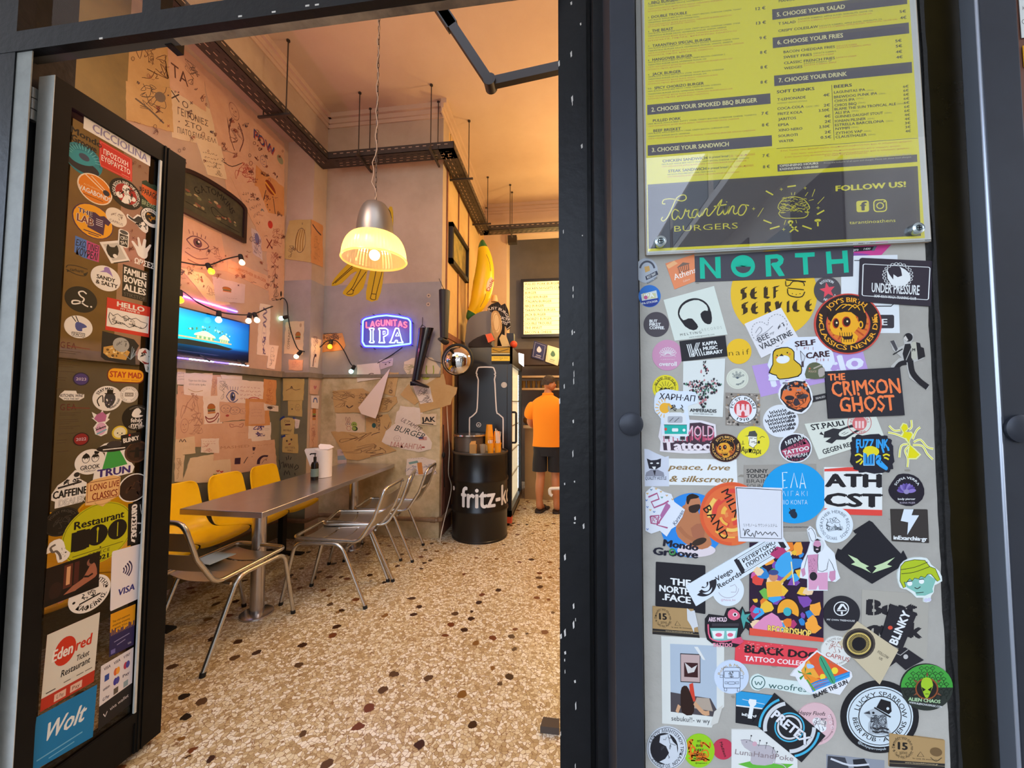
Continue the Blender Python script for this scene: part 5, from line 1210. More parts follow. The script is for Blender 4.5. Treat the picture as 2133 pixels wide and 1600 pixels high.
for args in(
 (LW,[(263,100),(350,92),(362,180),(265,172)],'b','stained brown sheet with leafy scribbles, highest and nearest on the left wall',('scr',50,45,36,'#6b4a34',2),('scr',70,30,20,'#5a3c2c',7)),
 (LW,[(350,78),(420,138),(426,228),(355,182)],'s','pinkish sheet with two big letters high on the left wall under the beam',('T','TA',30,60,26,'#5c3c34'),('scr',70,40,22,k,4)),
 (LW,[(264,172),(352,186),(357,272),(265,248)],'b','brown blotted sheet with dark grey patches high on the left wall',('scr',60,30,30,'#5e5044',5),('dot',75,25,12,'#77685a'),('L',[(20,40),(50,60),(80,85)],4,'#6a5a4c')),
 (LW,[(357,184),(454,240),(455,306),(361,284)],'c','cream sheet with three lines of capital Greek lettering on the left wall',('T','Ο',30,22,13),('T','ΓΕΙΤΟΝΙΕΣ',45,42,15,k,dict(wd=62)),('T','ΣΤΟ',45,62,12),('T','ΠΙΑΤΟ ΕΜΑΛ-ΕΛΛ',52,82,12,k,dict(wd=80)),('x',10,15,8,k)),
 (LW,[(421,142),(521,236),(520,332),(456,300)],'s','salmon sheet with a standing figure drawn in pencil, under the beam on the left wall',('face',62,28,11,'#7a5048'),('L',[(55,42),(42,70),(50,95)],2.5,'#7a5048'),('L',[(70,42),(80,65),(66,92)],2.5,'#7a5048'),('scr',60,66,18,'#7a5048',8)),
 (LW,[(522,232),(591,300),(590,386),(521,332)],'s','sheet with blue and red block letters by the wall corner near the beam',('T','POW',42,40,18,bl,dict(bold=.03)),('T','POW',44,42,18,r_),('dot',88,45,9,'#8f8f70'),('face',40,80,9,bl)),
 (LW,[(410,298),(458,306),(470,372),(432,362)],'c','narrow cream sheet with small marks above the arched sign',('text',50,30,36,k,4,3),('scr',60,75,18,k,6)),
 (LW,[(457,316),(530,334),(536,388),(480,420)],'s','sheet with a tangle of red scribble right of the arched sign',('scr',60,45,26,r_,3),('scr',70,50,20,r_,9),('L',[(5,20),(30,30),(60,20)],2,k)),
 (LW,[(535,338),(591,388),(590,452),(530,442)],'o','orange-brown sheet with a burger flying like a saucer, beside the wall corner',('ufo',52,52,36,k)),
 (LW,[(482,372),(536,392),(560,452),(546,500)],'s','slanted sheet covered in small handwriting below the red scribble',('text',50,25,34,k,6,5),('L',[(60,80),(75,62),(85,85)],3,'#3d6a74')),
 (LW,[(541,442),(591,452),(590,526),(546,520)],'s','sheet with a solid red dot and a red cross by the wall corner',('dot',42,30,10,'#c0342a'),('x',35,80,12,'#7a2d28'),('scr',70,60,22,'#8a4a40',5)),
 (LW,[(524,477),(545,490),(546,541),(527,526)],'p','torn bluish photo strip hanging below the arched sign',('scr',50,50,40,'#50456a',5),('dot',50,30,22,'#6a6590')),
 (LW,[(380,452),(458,490),(470,562),(380,552)],'s','pink sheet with a large drawn eye and wrinkles under the arched sign',('eye',38,45,26,'#6a3f4a'),('L',[(8,70),(35,80),(60,74)],2,'#8a5a54'),('L',[(14,84),(40,92),(64,86)],2,'#8a5a54'),('scr',75,60,18,'#8a5a54',3)),
 (LW,[(378,560),(425,572),(476,632),(440,636)],'c','blank-looking cream sheet with faint curls above the television',('scr',55,40,30,'#9a7a6a',6)),
 (LW,[(444,578),(508,594),(506,630),(450,626)],'p','mauve sheet with a tiny burger above the television',('burger',42,45,14,k),('text',60,82,20,k,1,4)),
 (LW,[(478,542),(555,575),(556,604),(476,566)],'s','long strip with orange lettering behind the upper string lights',('T','ANOTHER BURGER',60,40,22,'#b0623a',dict(wd=70)),('scr',20,60,16,'#c0702a',3)),
 (LW,[(556,522),(591,528),(590,618),(561,622)],'s','tall sheet dotted with ink spots at the corner above the television',('scr',50,25,26,'#8a3a34',4),('scr',40,75,26,k,6),('dot',80,90,6,'#2b2320')),
 (LW,[(542,636),(562,639),(559,739),(535,735)],'w','tall white strip with spiral doodles right of the television',('L',[(30,8),(70,14),(30,22),(70,30),(35,38),(65,44)],4,'#7a6a80'),('face',50,60,18,'#7a6a80'),('notes',50,80,20,k)),
 (LW,[(560,720),(579,722),(571,768),(556,765)],'w','small ragged note with a man in a cap at the corner by the television',('face',40,30,18,k),('scr',50,65,24,k,8)),
 (LP,[(436,782),(462,783),(462,826),(434,830)],'s','plain pinkish sheet under the ledge between the handwriting and the blue eye',('scr',50,50,30,'#a87a6a',4)),
 (LP,[(404,886),(468,884),(470,926),(402,930)],'s','salmon sheet peeping out behind the red scribbled card',('text',75,60,18,'#a87a6a',2,6)),
 (LP,[(512,832),(556,834),(560,884),(512,886)],'o','warm brown sheet behind the guitar cut-out',('scr',60,40,22,'#9a6a50',8)),
 (LP,[(448,918),(520,915),(524,950),(446,958)],'s','pale brown sheet with faint capitals above the dark-haired profile',('T','SMASHED',50,40,14,'#a87a5a')),
 (LP,[(372,804),(424,806),(422,836),(370,838)],'s','salmon sheet hidden under the first white handwritten note',('scr',40,60,24,'#a87a64',7)),
 (LP,[(369,764),(386,764),(386,800),(369,800)],'w','narrow note cut off by the door edge just under the ledge',('text',50,40,40,k,3,2)),
 (LP,[(384,779),(440,779),(436,828),(384,822)],'w','white note with two lines of handwriting, first under the ledge past the door',('T','Τώρα εγώ δεν ξέρω',48,32,8,k,dict(wd=64)),('T','αλλά ούτε ήρθα',48,48,8,k,dict(wd=60)),('L',[(15,70),(40,80),(70,72)],2,'#b08a50')),
 (LP,[(460,781),(502,783),(502,791),(462,789)],'w','curled white strip stuck under the ledge'),
 (LP,[(453,788),(500,791),(498,870),(455,872)],'w','white sheet with a blue shaded eye under the ledge',('eye',66,45,28,'#4a4f78'),('scr',30,30,20,'#8a7a70',4)),
 (LP,[(500,793),(548,797),(547,840),(497,838)],'w','note with red handwriting and a small mouth under the ledge',('text',50,30,44,'#a8605a',4,8),('L',[(40,80),(60,72),(85,80),(60,88),(40,80)],4,'#b0443a')),
 (LP,[(550,791),(574,794),(573,842),(548,840)],'o','orange-tinted sheet with flowers in the corner below the ledge',('face',50,25,16,'#a0522c'),('scr',50,65,28,'#a0522c',5)),
 (LP,[(369,824),(420,828),(423,903),(367,912)],'s','large salmon sheet with a swirling face drawn in pencil beside the burger sketch',('scr',55,35,38,'#a87a64',3),('face',30,72,14,'#a06a5a'),('scr',70,70,24,'#a87a64',6)),
 (LP,[(420,828),(458,826),(461,882),(424,887)],'w','white card with a burger floating over a hot dog',('burger',48,45,20,'#7a5040'),('L',[(14,66),(30,76),(60,74),(78,60),(84,66),(60,84),(26,86),(14,66)],4,'#8a3a34'),('L',[(84,78),(76,92)],3,k)),
 (LP,[(459,838),(520,842),(515,872),(460,878)],'s','sheet with overlapping flower faces under the blue eye',('face',20,35,18,'#6a4a50'),('face',50,45,18,'#5a4a58'),('face',80,50,14,'#6a4a50'),('dot',25,70,6,r_)),
 (LP,[(520,838),(550,840),(550,881),(518,883)],'s','plain salmon note with faint writing beside the flower faces',('text',50,35,36,'#a87a6a',3,5)),
 (LP,[(550,841),(578,846),(578,857),(551,855)],'w','small white cut-out guitar shape near the lower wall corner',('scr',50,50,36,k,4),('dot',40,50,20,k)),
 (LP,[(466,880),(518,877),(518,922),(466,917)],'s','salmon sheet with a faint butterfly in the middle of the lower wall',('L',[(40,20),(25,12),(30,30),(50,24),(70,30),(75,12),(60,20)],3,'#a06a5a'),('text',70,55,16,'#7a4a4a',1,5)),
 (LP,[(518,882),(562,881),(562,915),(518,921)],'w','sheet with purple dancing figures and notes on the lower left wall',('notes',40,45,34,k),('text',78,35,20,'#4a3570',2,3)),
 (LP,[(366,911),(403,910),(405,943),(365,948)],'c','cream sheet with a small crown doodle at the door edge',('L',[(20,30),(28,15),(36,30),(46,16),(54,32)],4,k),('text',60,60,20,'#a08060',2,4)),
 (LP,[(419,915),(454,914),(454,943),(419,942)],'w','small card with red scribbled writing low on the left wall',('text',50,20,40,r_,2,4),('scr',35,65,26,r_,6)),
 (LP,[(455,910),(470,912),(468,931),(456,926)],'w','torn scrap with black marks beside the red scribbled card',('scr',50,50,40,k,9)),
 (LP,[(468,926),(568,918),(573,972),(478,986)],'s','wide salmon sheet with a dark-haired head in profile above the yellow seats',('hair',42,45,26,k),('L',[(10,30),(16,15),(22,30),(28,14)],3,'#4a3040'),('hair',74,66,14,k),('text',75,16,22,'#a87a5a',1,7)),
 (LP,[(398,956),(475,943),(478,1000),(381,1006)],'c','big blank cream sheet with two little hearts above the yellow seats',('heart',72,62,4,r_),('heart',80,66,4,'#b0443a'),('heart',66,74,4,'#6a7a40')),
 (LP,[(364,949),(383,950),(378,1002),(363,1002)],'c','cream sheet behind the door edge just above the first yellow seat',('scr',50,50,36,'#9a7a5a',4)),
 (PF,[(603,460),(648,457),(648,547),(585,538)],'y','yellowed sheet with a tall hot dog sketch on the pilaster',('hotdog',60,50,26,'#9a6a1c'),('scr',35,80,14,k,4),('T','x',62,8,8)),
 (PF,[(596,671),(634,669),(631,739),(592,737)],'c','cream sheet with vertical lettering and a dark burger on the pilaster',('T','COMMUNISTO',22,50,13,k,dict(ang=-88,wd=70)),('burger',70,45,14,'#3a2a24'),('dot',82,12,6,'#b09070')),
 (PF,[(602,749),(632,750),(630,772),(602,771)],'s','pinkish card just above the ledge on the pilaster',('scr',50,45,30,'#a87a6a',5)),
 (PFL,[(590,788),(634,789),(632,834),(590,835)],'y','yellowish sheet with a thin landscape sketch below the pilaster ledge',('L',[(15,55),(40,45),(60,52),(85,48)],2,k),('L',[(38,44),(42,36),(46,44)],4,k)),
 (PFL,[(600,835),(630,834),(629,868),(600,866)],'y','small yellowish note with a round face under the landscape sketch',('face',70,45,18,k),('dot',30,55,5,k),('text',30,25,14,k,1,3)),
 (PFL,[(586,870),(615,871),(612,905),(586,905)],'y','note held by blue tape with a moustached face on the pilaster',('T','CHA',45,20,14),('L',[(30,42),(70,40)],9,'#5a2a2a'),('T','Hi Hey!',50,75,15),('L',[(-10,15),(10,0),(25,-6)],12,'#2f3f7a'),('L',[(85,-2),(108,6)],10,'#2f3f7a')),
 (PFL,[(614,872),(625,875),(622,892),(616,893)],'w','tiny white mask cut-out beside the moustached face',('face',50,50,24,r_)),
 (PFL,[(589,906),(620,904),(621,944),(589,942)],'y','lowest note on the pilaster with a simple face and two words',('dot',30,35,6,k),('dot',60,28,6,k),('L',[(40,55),(55,50)],6,'#7a2a2a'),('T','AMO TORTA',50,72,11,k,dict(wd=66)),('T','VERO',50,88,10),('L',[(-8,12),(20,4)],12,'#2f3f7a')),
 (PS,[(648,457),(672,470),(672,557),(648,547)],'o','folded half of the hot dog sheet round the side of the pilaster',('L',[(10,10),(50,20),(85,25)],4,k),('scr',50,60,28,'#a07040',5)),
 (PS,[(648,703),(669,708),(661,767),(646,765)],'w','pale sheet with red figures on the pilaster side above the ledge',('scr',50,25,30,'#7a5a6a',4),('hair',50,75,22,r_)),
 (PS,[(645,791),(667,793),(661,822),(645,821)],'s','ragged sheet with a pink heart on the pilaster side',('heart',55,50,16,'#b8686a')),
 (PS,[(648,824),(664,824),(662,852),(648,850)],'w','small card with a blue rainbow on the pilaster side',('L',[(25,55),(35,25),(65,25),(78,55)],12,'#5a6a98')),
 (PS,[(646,853),(662,853),(661,932),(644,932)],'s','long salmon strip of doodles low on the pilaster side',('burger',50,12,22,k),('face',50,45,22,'#8a6a60'),('scr',50,80,30,'#a0604a',4)),
 (CW_,[(670,697),(713,694),(720,720),(716,729),(672,734)],'o','paper tinted orange as if bulb-lit, with a doodle of wings, left of the neon sign',('scr',50,40,38,k,4),('scr',40,30,30,k,8)),  # orange glow of the bulb is put into the paper colour
 (CW_,[(693,814),(756,809),(790,830),(788,860),(698,859)],'b','brown sheet with a pencilled smiling face behind the hanging white flap',('scr',30,45,30,'#8a6a48',4),('L',[(30,70),(36,80),(44,70)],3,k),('scr',75,40,20,k,5)),
 (CW_,[(690,899),(764,901),(826,939),(746,959),(722,956)],'b','crumpled brown drawing behind the paper towel roll',('scr',50,40,34,'#8a6a48',6),('L',[(60,85),(80,75)],2,k)),
 (CW_,[(700,861),(760,863),(761,916),(700,912)],'c','cream card with a rabbit and a green tortoise side by side',('bunny',52,50,22,k),('T','Biscotte',55,88,11,'#b0782c',dict(wd=48,bold=.03)),('T','- - -',75,6,6)),
 (CW_,[(762,871),(808,862),(816,880),(810,896),(808,926),(764,924)],'b','brown torn sheet with a dark teal blot right of the rabbit card',('dot',32,38,8,'#2f5a58'),('L',[(10,78),(30,66),(55,60)],2,k),('scr',68,30,26,k,7)),
 (CW_,[(804,776),(831,776),(823,826),(798,820)],'b','small brown sketch of a person right of the hanging flap',('face',50,30,16,'#7a5a3c'),('scr',50,65,22,'#7a5a3c',3),('L',[(50,78),(70,78),(70,88),(50,88),(50,78)],5,'#7a5a3c')),
 (CW_,[(788,830),(826,826),(828,838),(808,858),(788,858)],'b','brown scrap with scratchy lines under the person sketch',('scr',50,50,36,'#6a4a30',4)),
 (CW_,[(834,845),(876,850),(890,880),(846,890),(822,880)],'w','plain pale sheet above the burger lettering'),
 (CW_,[(882,804),(924,778),(929,801),(953,807),(950,821),(942,830),(939,843),(876,860),(872,836)],'b','big torn brown sheet jutting past the wall corner toward the fridge'),
 (CW_,[(852,800),(872,837),(864,844),(834,822)],'b','slanted brown strip below the hanging boot'),
 (CW_,[(860,800),(896,806),(903,837),(876,842),(866,820)],'w','speckled white torn piece under the toe of the hanging boot',('scr',50,40,30,'#8a7a70',3),('scr',60,60,30,k,6)),
 (CW_,[(842,754),(858,746),(900,745),(918,768),(906,798),(880,800),(852,788),(841,768)],'c','cut-out monster drawing with yellow-green shapes behind the hanging boot',('L',[(62,30),(62,60),(80,62),(80,30)],3,'#8f9a2a'),('dot',60,75,10,'#b8b84a'),('scr',20,45,18,'#7a7a3a',4),('dot',56,73,2.5,k),('dot',64,73,2.5,k)),
 (CW_,[(834,873),(852,868),(895,913),(900,922),(898,936),(872,942),(794,924),(804,898)],'w','pale sheet lettered with a burger boast and a small stars-and-stripes flag',('T','ULTAMITE',60,22,11,k,dict(ang=38,wd=48)),('T','BURGER',58,44,16,'#2a3a34',dict(ang=24,wd=64)),('flag',82,62,8,k),('T','ΜΑΚΑΗΓΙΑ',50,82,14,'#b06a5a',dict(ang=8,wd=62)),('face',32,62,7,'#8a5a54'),('L',[(80,86),(86,86)],4,r_)),
 (CW_,[(824,874),(827,858),(842,846),(857,861)],'w','folded white strip stuck across the top of the burger lettering',),
 (CW_,[(876,862),(910,862),(909,886),(876,885)],'c','cream patch with three bold black hand-drawn letters and an underline',('T','JAK',50,50,44,'#1a1416',dict(bold=.04,wd=84,ang=-4)),('L',[(12,86),(82,92)],8,'#1a1416')),
 (CW_,[(848,956),(880,952),(908,960),(908,988),(846,990)],'w','drawing of blue denim and an orange stripe low on the wall behind the chairs',('scr',20,70,22,'#4a5a80',3),('scr',78,65,26,'#4a5a80',6),('L',[(45,30),(50,95)],16,'#c9803a'),('L',[(10,35),(40,25)],12,'#7a9a90'),('text',40,8,24,k,1,4)),
 (CW_,[(703,936),(722,935),(722,965),(704,966)],'p','card with a pale blue band peeping out behind the towel roll',('L',[(0,60),(100,60)],30,'#8aa0aa'),('T','T R',50,25,14)),
 (CW_,[(790,750),(819,746),(818,762),(793,770)],'p','mauve-lit scrap with two eyes under the neon sign',('dot',45,60,7,k),('dot',75,50,7,k),('L',[(20,30),(50,40),(90,20)],6,'#6a5a80')),
 (CW_,[(744,760),(790,755),(794,789),(745,796)],'w','white sheet with a closed eye drawn near its corner, below the neon sign',('L',[(48,66),(60,60),(72,64)],4,k),('eye',62,80,10,k)),
):paper(*args[:4],*args[4:])
# the big loose flap hanging off the wall
v=[pY(812,768,YN-.012),pY(790,794,YN-.03),pY(746,849,YN-.05),pY(752,862,YN-.07),pY(782,872,YN-.10),pY(787,860,YN-.09)]
B2=B(); B2.prism(v,(0,.002,0),mat('flap_paper','#e2cdbb',.85)); tag(B2.done('loose_paper_flap'),'large blank white flap of paper peeling off the wall below the neon sign','paper')
# writing straight on the pilaster paint
A=Art(pxmap(1,YPL-.006),NY,thick=.0003); A.base([(596,958),(597,957),(598,958),(597,959)],'#1c1a18')
for st in([(581,958),(584,972),(582,978)],[(586,966),(590,962),(591,974)],[(593,974),(594,965),(597,974),(598,965)],[(601,975),(601,966)],[(604,976),(605,966),(609,976),(610,966)],[(613,976),(618,968),(622,974),(614,979)],[(592,990),(594,980),(598,988),(601,980),(604,990)],[(614,985),(615,990)],[(596,952),(598,958)],[(601,949),(601,957)],[(607,952),(604,958)]):A.line(st,1.4,'#1c1a18',2)
tag(A.done('wall_scrawl'),'black scrawled name written on the pilaster paint behind the yellow seats','graffiti')

# small pen marks all over the upper left wall and its papers
A=Art(pxmap(0,XL),NX,lift=.0052,thick=.0001);R=random.Random(17)
for i in range(230):
    x=R.uniform(266,588);y0=100+(x-300)*.72 if x>300 else 110;y=R.uniform(max(y0,90),600)
    if 375<x<520 and 340<y<515 or y<85+max(0,x-370)*.97:continue
    c=R.choice(['#6a4038','#7a4a40','#5a3a3a','#8a4a3c','#4a3a48','#9a5a48']);k_=R.choice((0,0,0,1,2,3));r=R.uniform(2.5,6.5)
    if k_==0:
        for j in range(R.randint(2,4)):A.line([(x+R.uniform(-r,r),y+R.uniform(-r,r))for _ in range(4)],R.uniform(.6,1.1),c,3)
    elif k_==1:A.line([(x-r+j*1.6,y+.35*j+R.uniform(-1.6,1.6))for j in range(int(r*1.6))],.7,c)
    elif k_==2:A.ring(x,y,r*.6,.8,c,r*.8,n=16)
    else:A.line([(x-r*.5,y-r*.5),(x+r*.5,y+r*.5)],1,c);A.line([(x-r*.5,y+r*.5),(x+r*.5,y-r*.5)],1,c)
A.done('pen_doodles','countless small pen doodles scattered over the upper left wall','graffiti',kind='stuff')
# ================================================================ stickers on the door glass
W0,K0='#ece7df','#15120f'
_z=[0]
def D(x0,x1,cy,rot=0,z=None):
    """sticker art on the door pane between two photo columns; units: pixels of height there"""
    a,b=pX(x0,cy,XG),pX(x1,cy,XG); c=Vector((XG,(a.y+b.y)/2,0)); c.z=pX((x0+x1)/2,cy,XG).z
    k=mpp(c); _z[0]+=1
    A=Art(iso_map(c,(0,1,0),(0,0,-1),k),NX,lift=.0002+.0006*(z or 0)+.00003*(_z[0]%12),rot=rot); A.W=(b.y-a.y)/2/k; return A
def Q(q,z=0):_z[0]+=1; return Art(quadmap(q,0,XG),NX,lift=.0002+.0006*z+.00003*(_z[0]%12))
def dn(A,label,nm='sticker',cat='sticker',g=None):return A.done(nm,label,cat,g)
R=random.Random(5)
A=D(172,315,294); w=A.W; A.card(-w,-13,w,13,W0)
A.text('CICCIOLINA',4,0,16,'#4a3c86',wd=w*1.66,bold=.035); A.text('CICCIOLINA',4,0,16,W0,wd=w*1.66,bold=.005); A.text('CICCIOLINA',4,0,16,'#5a4a9a',wd=w*1.66,bold=-.018)
dn(A,'long white strip with outlined purple capitals along the top of the door glass')
A=D(147,203,291); A.text('Mondo',4,-8,13,K0,bold=.04); A.text('Groove',0,8,14,K0,bold=.05,wd=A.W*1.9); dn(A,'black two-line lettering without a background under the top of the door glass','lettering_sticker')
A=D(145,203,333,z=0); A.disc(32,'#1f7f8d'); A.ell(0,14,27,'#23242c',13); A.ell(-2,-3,24,'#2b93a0',14,-20); A.ell(0,-6,9,'#3c4a62',7); A.ring(0,0,29,3,'#1a6672',a0=180,a1=360)
for i in range(14):a=math.radians(190+12*i); A.line([(20*math.cos(a),20*math.sin(a)),(29*math.cos(a),29*math.sin(a))],1.5,'#5ab4bd')
dn(A,'round teal sticker with a dark lower edge beside the red warning card')
A=Q([(207,291),(275,331),(275,379),(206,345)]); A.card(0,0,100,100,'#c62a22'); A.box(4,5,96,95,1.6,'#e88a7c'); A.text('ΠΡΟΣΟΧΗ',50,36,20,'#f2ded6',wd=74,bold=.03); A.text('ΕΥΘΡΑΥΣΤΟ',50,64,20,'#f2ded6',wd=86,bold=.03); A.line([(68,88),(92,88)],2,'#e8a090'); dn(A,'red card with two lines of white Greek capitals on the door glass')
A=D(167,228,394); A.disc(30,'#f0dcc0'); A.ell(0,0,28,'#e07f1c'); A.line([(-18,-22),(16,-2)],2,'#f0dcc0'); A.line([(-8,-24),(18,-6)],1.5,'#f0dcc0'); A.ell(19,-2,6,'#2a2a38'); A.text('VAGABONDS',0,9,10,W0,wd=54,bold=.03); A.text('AUTHENTIC',-6,-1,3.5,'#f0c894',wd=28); A.line([(-20,19),(14,19)],1.4,'#8a4410'); dn(A,'round orange sticker with white slab lettering and a comet')
A=D(235,289,404); A.disc(30,K0); A.ell(0,0,20,'#a52220'); A.poly([(-4,-18),(6,-16),(4,-4),(10,4),(6,18),(-8,20),(-3,4),(-8,-6)],W0,2); A.ell(-12,8,6,W0); A.ell(13,4,5,W0); A.scrib(-12,-14,12,16,6,1.2,K0,3); A.arct('OOGA BOOGA AND THE MIGHTY OOGA',0,0,22.5,6,W0,-80,270,.02); dn(A,'round black sticker with red centre, white figure and lettering round its rim')
A=D(294,336,415); w=A.W; A.base([(-w,-28),(-w*.6,-34),(-w*.2,-30),(w*.3,-34),(w,-24),(w,22),(0,36),(-w,24)],'#1d3524'); A.poly([(-w,-22),(w,-22),(w,4),(0,12),(-w,0)],'#cf5a26'); A.text('PARAGON',0,-10,12,'#20281c',wd=w*1.85,bold=.03); A.text('BREWERY',0,14,10,'#9fae8a',wd=w*1.85,bold=.01); dn(A,'shield-shaped green and orange sticker partly against the door stile')
A=D(160,227,461); A.disc(35,'#43224a'); A.ell(0,0,33.5,'#eda51e'); A.poly([(-8,-18),(2,-20),(10,-16),(18,-20),(30,-12),(26,-2),(20,-4),(18,22),(-10,16),(-8,-2)],'#43224a'); A.text('THE',-15,-13,9,'#43224a',bold=.03,outline=(.05,W0)); A.text('LAB',-14,3,15,'#7a3a28',bold=.04,wd=26,outline=(.06,W0))
for i in range(4):A.line([(4,-8+i*4),(16,-8+i*4)],1.2,'#e8d8e0')
A.line([(-16,24),(14,24)],1.8,'#43224a'); A.line([(-8,28),(10,28)],1.5,'#43224a'); dn(A,'large round amber sticker with a purple T-shirt and two bold words')
A=D(225,259,453); A.disc(19,'#e8dccb'); A.scrib(-11,-10,12,3,6,.8,'#8a7466',3); A.text('CAPRUS',0,10,5,'#7a6458',wd=24); dn(A,'small round cream sticker with a faint goat drawing on the door')
A=D(268,306,463); A.base([(-20,-8),(-10,-4),(-2,-16),(12,-14),(20,4),(16,16),(4,12),(-4,4),(-20,0)],W0,2); A.poly([(-18,-6),(-8,-3),(-1,-13),(10,-11),(8,-4),(-6,2),(-18,-2)],'#23242c',2); A.scrib(-4,-4,16,12,6,1.6,'#23242c',4); dn(A,'cut-out black and white face with a head scarf, left of a round badge')
A=D(297,331,454,z=1); A.disc(20,'#1a1614'); A.ring(0,0,19,7,W0); A.ell(0,0,12,'#1a1614'); A.scrib(-8,-7,8,7,6,1.6,'#c9862a',7); A.arct('DETH & DEMOLITION',0,0,15.5,4,K0,-90,250,.01); dn(A,'round badge with black ring, white lettered band and amber centre at the door stile')
A=D(155,207,519); w=A.W
A.base([(-w,-20),(w,-16),(w,20),(-w*.3,20),(-w,14)],'#4d79c4'); A.poly([(-w*.1,-18),(w,-16),(w,20),(0,19)],'#c0407e'); A.text('ΕΧΩ ΓΙΝΕΙ',0,-7,13,'#1c1a30',wd=w*1.8,bold=.02,shear=.1); A.text('ΚΟΥΡΕΛΙ',0,10,15,'#1c1a30',wd=w*1.7,bold=.03,shear=.1); dn(A,'blue to pink rectangle with dark hand-lettered Greek words')
A=D(208,257,521,z=0); A.base([(-22,-8),(12,-26),(34,10),(0,28)],W0); A.poly([(-16,-6),(10,-20),(27,8),(2,22)],'#c8c2b8'); A.poly([(-8,-10),(-4,-6),(4,-8),(8,-14),(12,-2),(8,12),(-2,16),(-10,4)],K0,2); A.ell(6,10,4,W0); A.line([(4,26),(32,11)],2,K0); dn(A,'tilted white card with a black cat, beside the drinks can sticker')
A=D(246,268,497,z=1); w=A.W; A.card(-w,-18,w,18,W0,5); A.ell(0,-13,w*.8,'#4a4a4a',4); A.rect(-w*.8,-8,w*.8,16,'#2a2826'); A.text('CRU',0,-1,7,W0,wd=w*1.3,bold=.02,ang=-20); A.text('SH',0,9,7,W0,ang=-20,bold=.02); dn(A,'small black and white drinks can sticker with vertical lettering')
A=D(277,318,520,z=0); w=A.W; A.base(smooth_loop([(-8,16),(-14,4),(-22,-8),(-18,-10),(-9,-2),(-12,-20),(-8,-21),(-3,-5),(0,-22),(5,-22),(4,-4),(12,-16),(15,-14),(9,2),(9,10),(4,18)],2),W0); A.text('ΩΡΣΕΣ',4,28,11,W0,bold=.05,wd=w*2.0); dn(A,'white hand print above a short white Greek word on the door glass')
A=D(137,182,563); w=A.W; A.line([(-w,0),(-w*.8,-6),(0,-9),(w,-8)],1.4,K0,3); A.line([(-w,4),(0,9),(w*.8,7),(w,-2)],1.4,K0,3); A.poly([(-w*.9,3),(-w*.6,5),(-w*.9,9)],K0); A.poly([(w*.6,4),(w*.95,-1),(w*.8,8)],K0); A.text('carhartt',0,0,6.5,K0,wd=w*1.3,bold=.02,ang=-6); dn(A,'thin black outlined banner with a tiny word printed straight on the glass','lettering_sticker')
A=D(194,246,580); A.disc(26,W0); A.poly([(-12,-10),(0,-13),(10,-8),(12,-6),(4,-24),(-4,-22),(-4,-16),(-1,-18)],'#9a7cc0',2); A.text('SANDY',0,0,8,'#2b211f',wd=32,bold=.05); A.text('& SALTY',2,11,8,'#2b211f',wd=38,bold=.05); dn(A,'round white sticker with a purple witch hat and two brown words')
A=Q([(256,550),(308,567),(305,630),(254,617)]); A.card(0,0,100,100,K0)
for i,s in enumerate(('FAMILIE','BOVEN','ALLES')):A.text(s,50,17+26*i,20,W0,wd=88,bold=.05)
A.text('STIKSTOF',50,91,11,'#55504c',wd=86,bold=.02); dn(A,'black rectangle filled with three bold white words on the door glass')
A=D(140,197,624); A.disc(27,K0); A.line([(8,-14),(2,-18),(-5,-14),(-2,-7),(4,-3),(2,4),(-6,10),(-14,12),(-14,6),(-4,4),(6,10),(12,12)],2.6,W0,4); A.ell(17,11,1.8,W0); dn(A,'round black sticker with one white script letter and a dot')
A=Q([(223,619),(313,640),(310,703),(219,687)]); A.card(0,0,100,100,'#cf2f20'); A.rect(2,32,98,88,W0); A.text('HELLO',55,13,15,W0,wd=62,bold=.05); A.text('MY NAME IS',54,26,6,W0,wd=44,bold=.02)
A.line([(6,60),(8,44),(16,52),(26,44),(36,52),(46,44),(56,53),(68,46),(80,54),(94,56),(90,70),(80,76),(66,70),(54,80),(40,70),(26,72),(14,80),(6,60)],1.6,K0,2); A.scrib(14,50,86,74,14,1.1,K0,5)
dn(A,'red and white name badge sticker filled with a black graffiti tag')
A=D(138,188,681); A.disc(23.5,W0); A.poly([(-4,-10),(8,-8),(14,-2),(6,2),(6,8),(-2,8),(-6,0)],'#4a5596',2); A.line([(-5,-10),(-12,-20)],1.6,K0); A.line([(-1,-10),(-6,-22)],1.6,K0); A.line([(-11,12),(11,12)],1,K0); A.text('ΤΡΑΓΟΣ',0,16,4.5,K0,wd=24,bold=.03); A.line([(-10,20),(10,20)],1,K0); dn(A,'round white sticker with a blue goat head on the door glass')
for yy,yr,bc,yb,lb in((724,'2023','#4a3a78',790,'printed notice with struck-through capitals and a round purple year badge on the door'),(851,'2022','#8e2224',912,'printed notice with struck-through capitals and a round dark red year badge on the door')):
    A=D(120,188,yy+35); w=A.W; y=-38; A.text('GEA',-w*.45,y,13,'#5a2320',sp=1.3,wd=w*.95); A.line([(-w*.5,y+1),(w*.9,y+3)],1.4,'#7a2a24')
    for i,(dy,l)in enumerate(((12,.8),(16,.6),(26,.7),(30,.75),(34,.4),(40,.8),(44,.55),(54,.95))):A.line([(-w*.95,y+dy),(-w*.95+w*1.6*l,y+dy)],1.1,'#4a3a28')
    for dy,l in((67,.4),(72,.35),(90,.5)):A.line([(-w*1.0,y+dy),(-w*1.0+w*1.4*l,y+dy)],1.3,'#4a3a28')
    A.ell(w*.45,30,14,'#241f38' if yr=='2023' else '#2a1416'); A.ell(w*.45,30,12,bc); A.text(yr,w*.45,30,6,'#c8b8c8',wd=17,bold=.02); dn(A,lb,'notice_sticker')
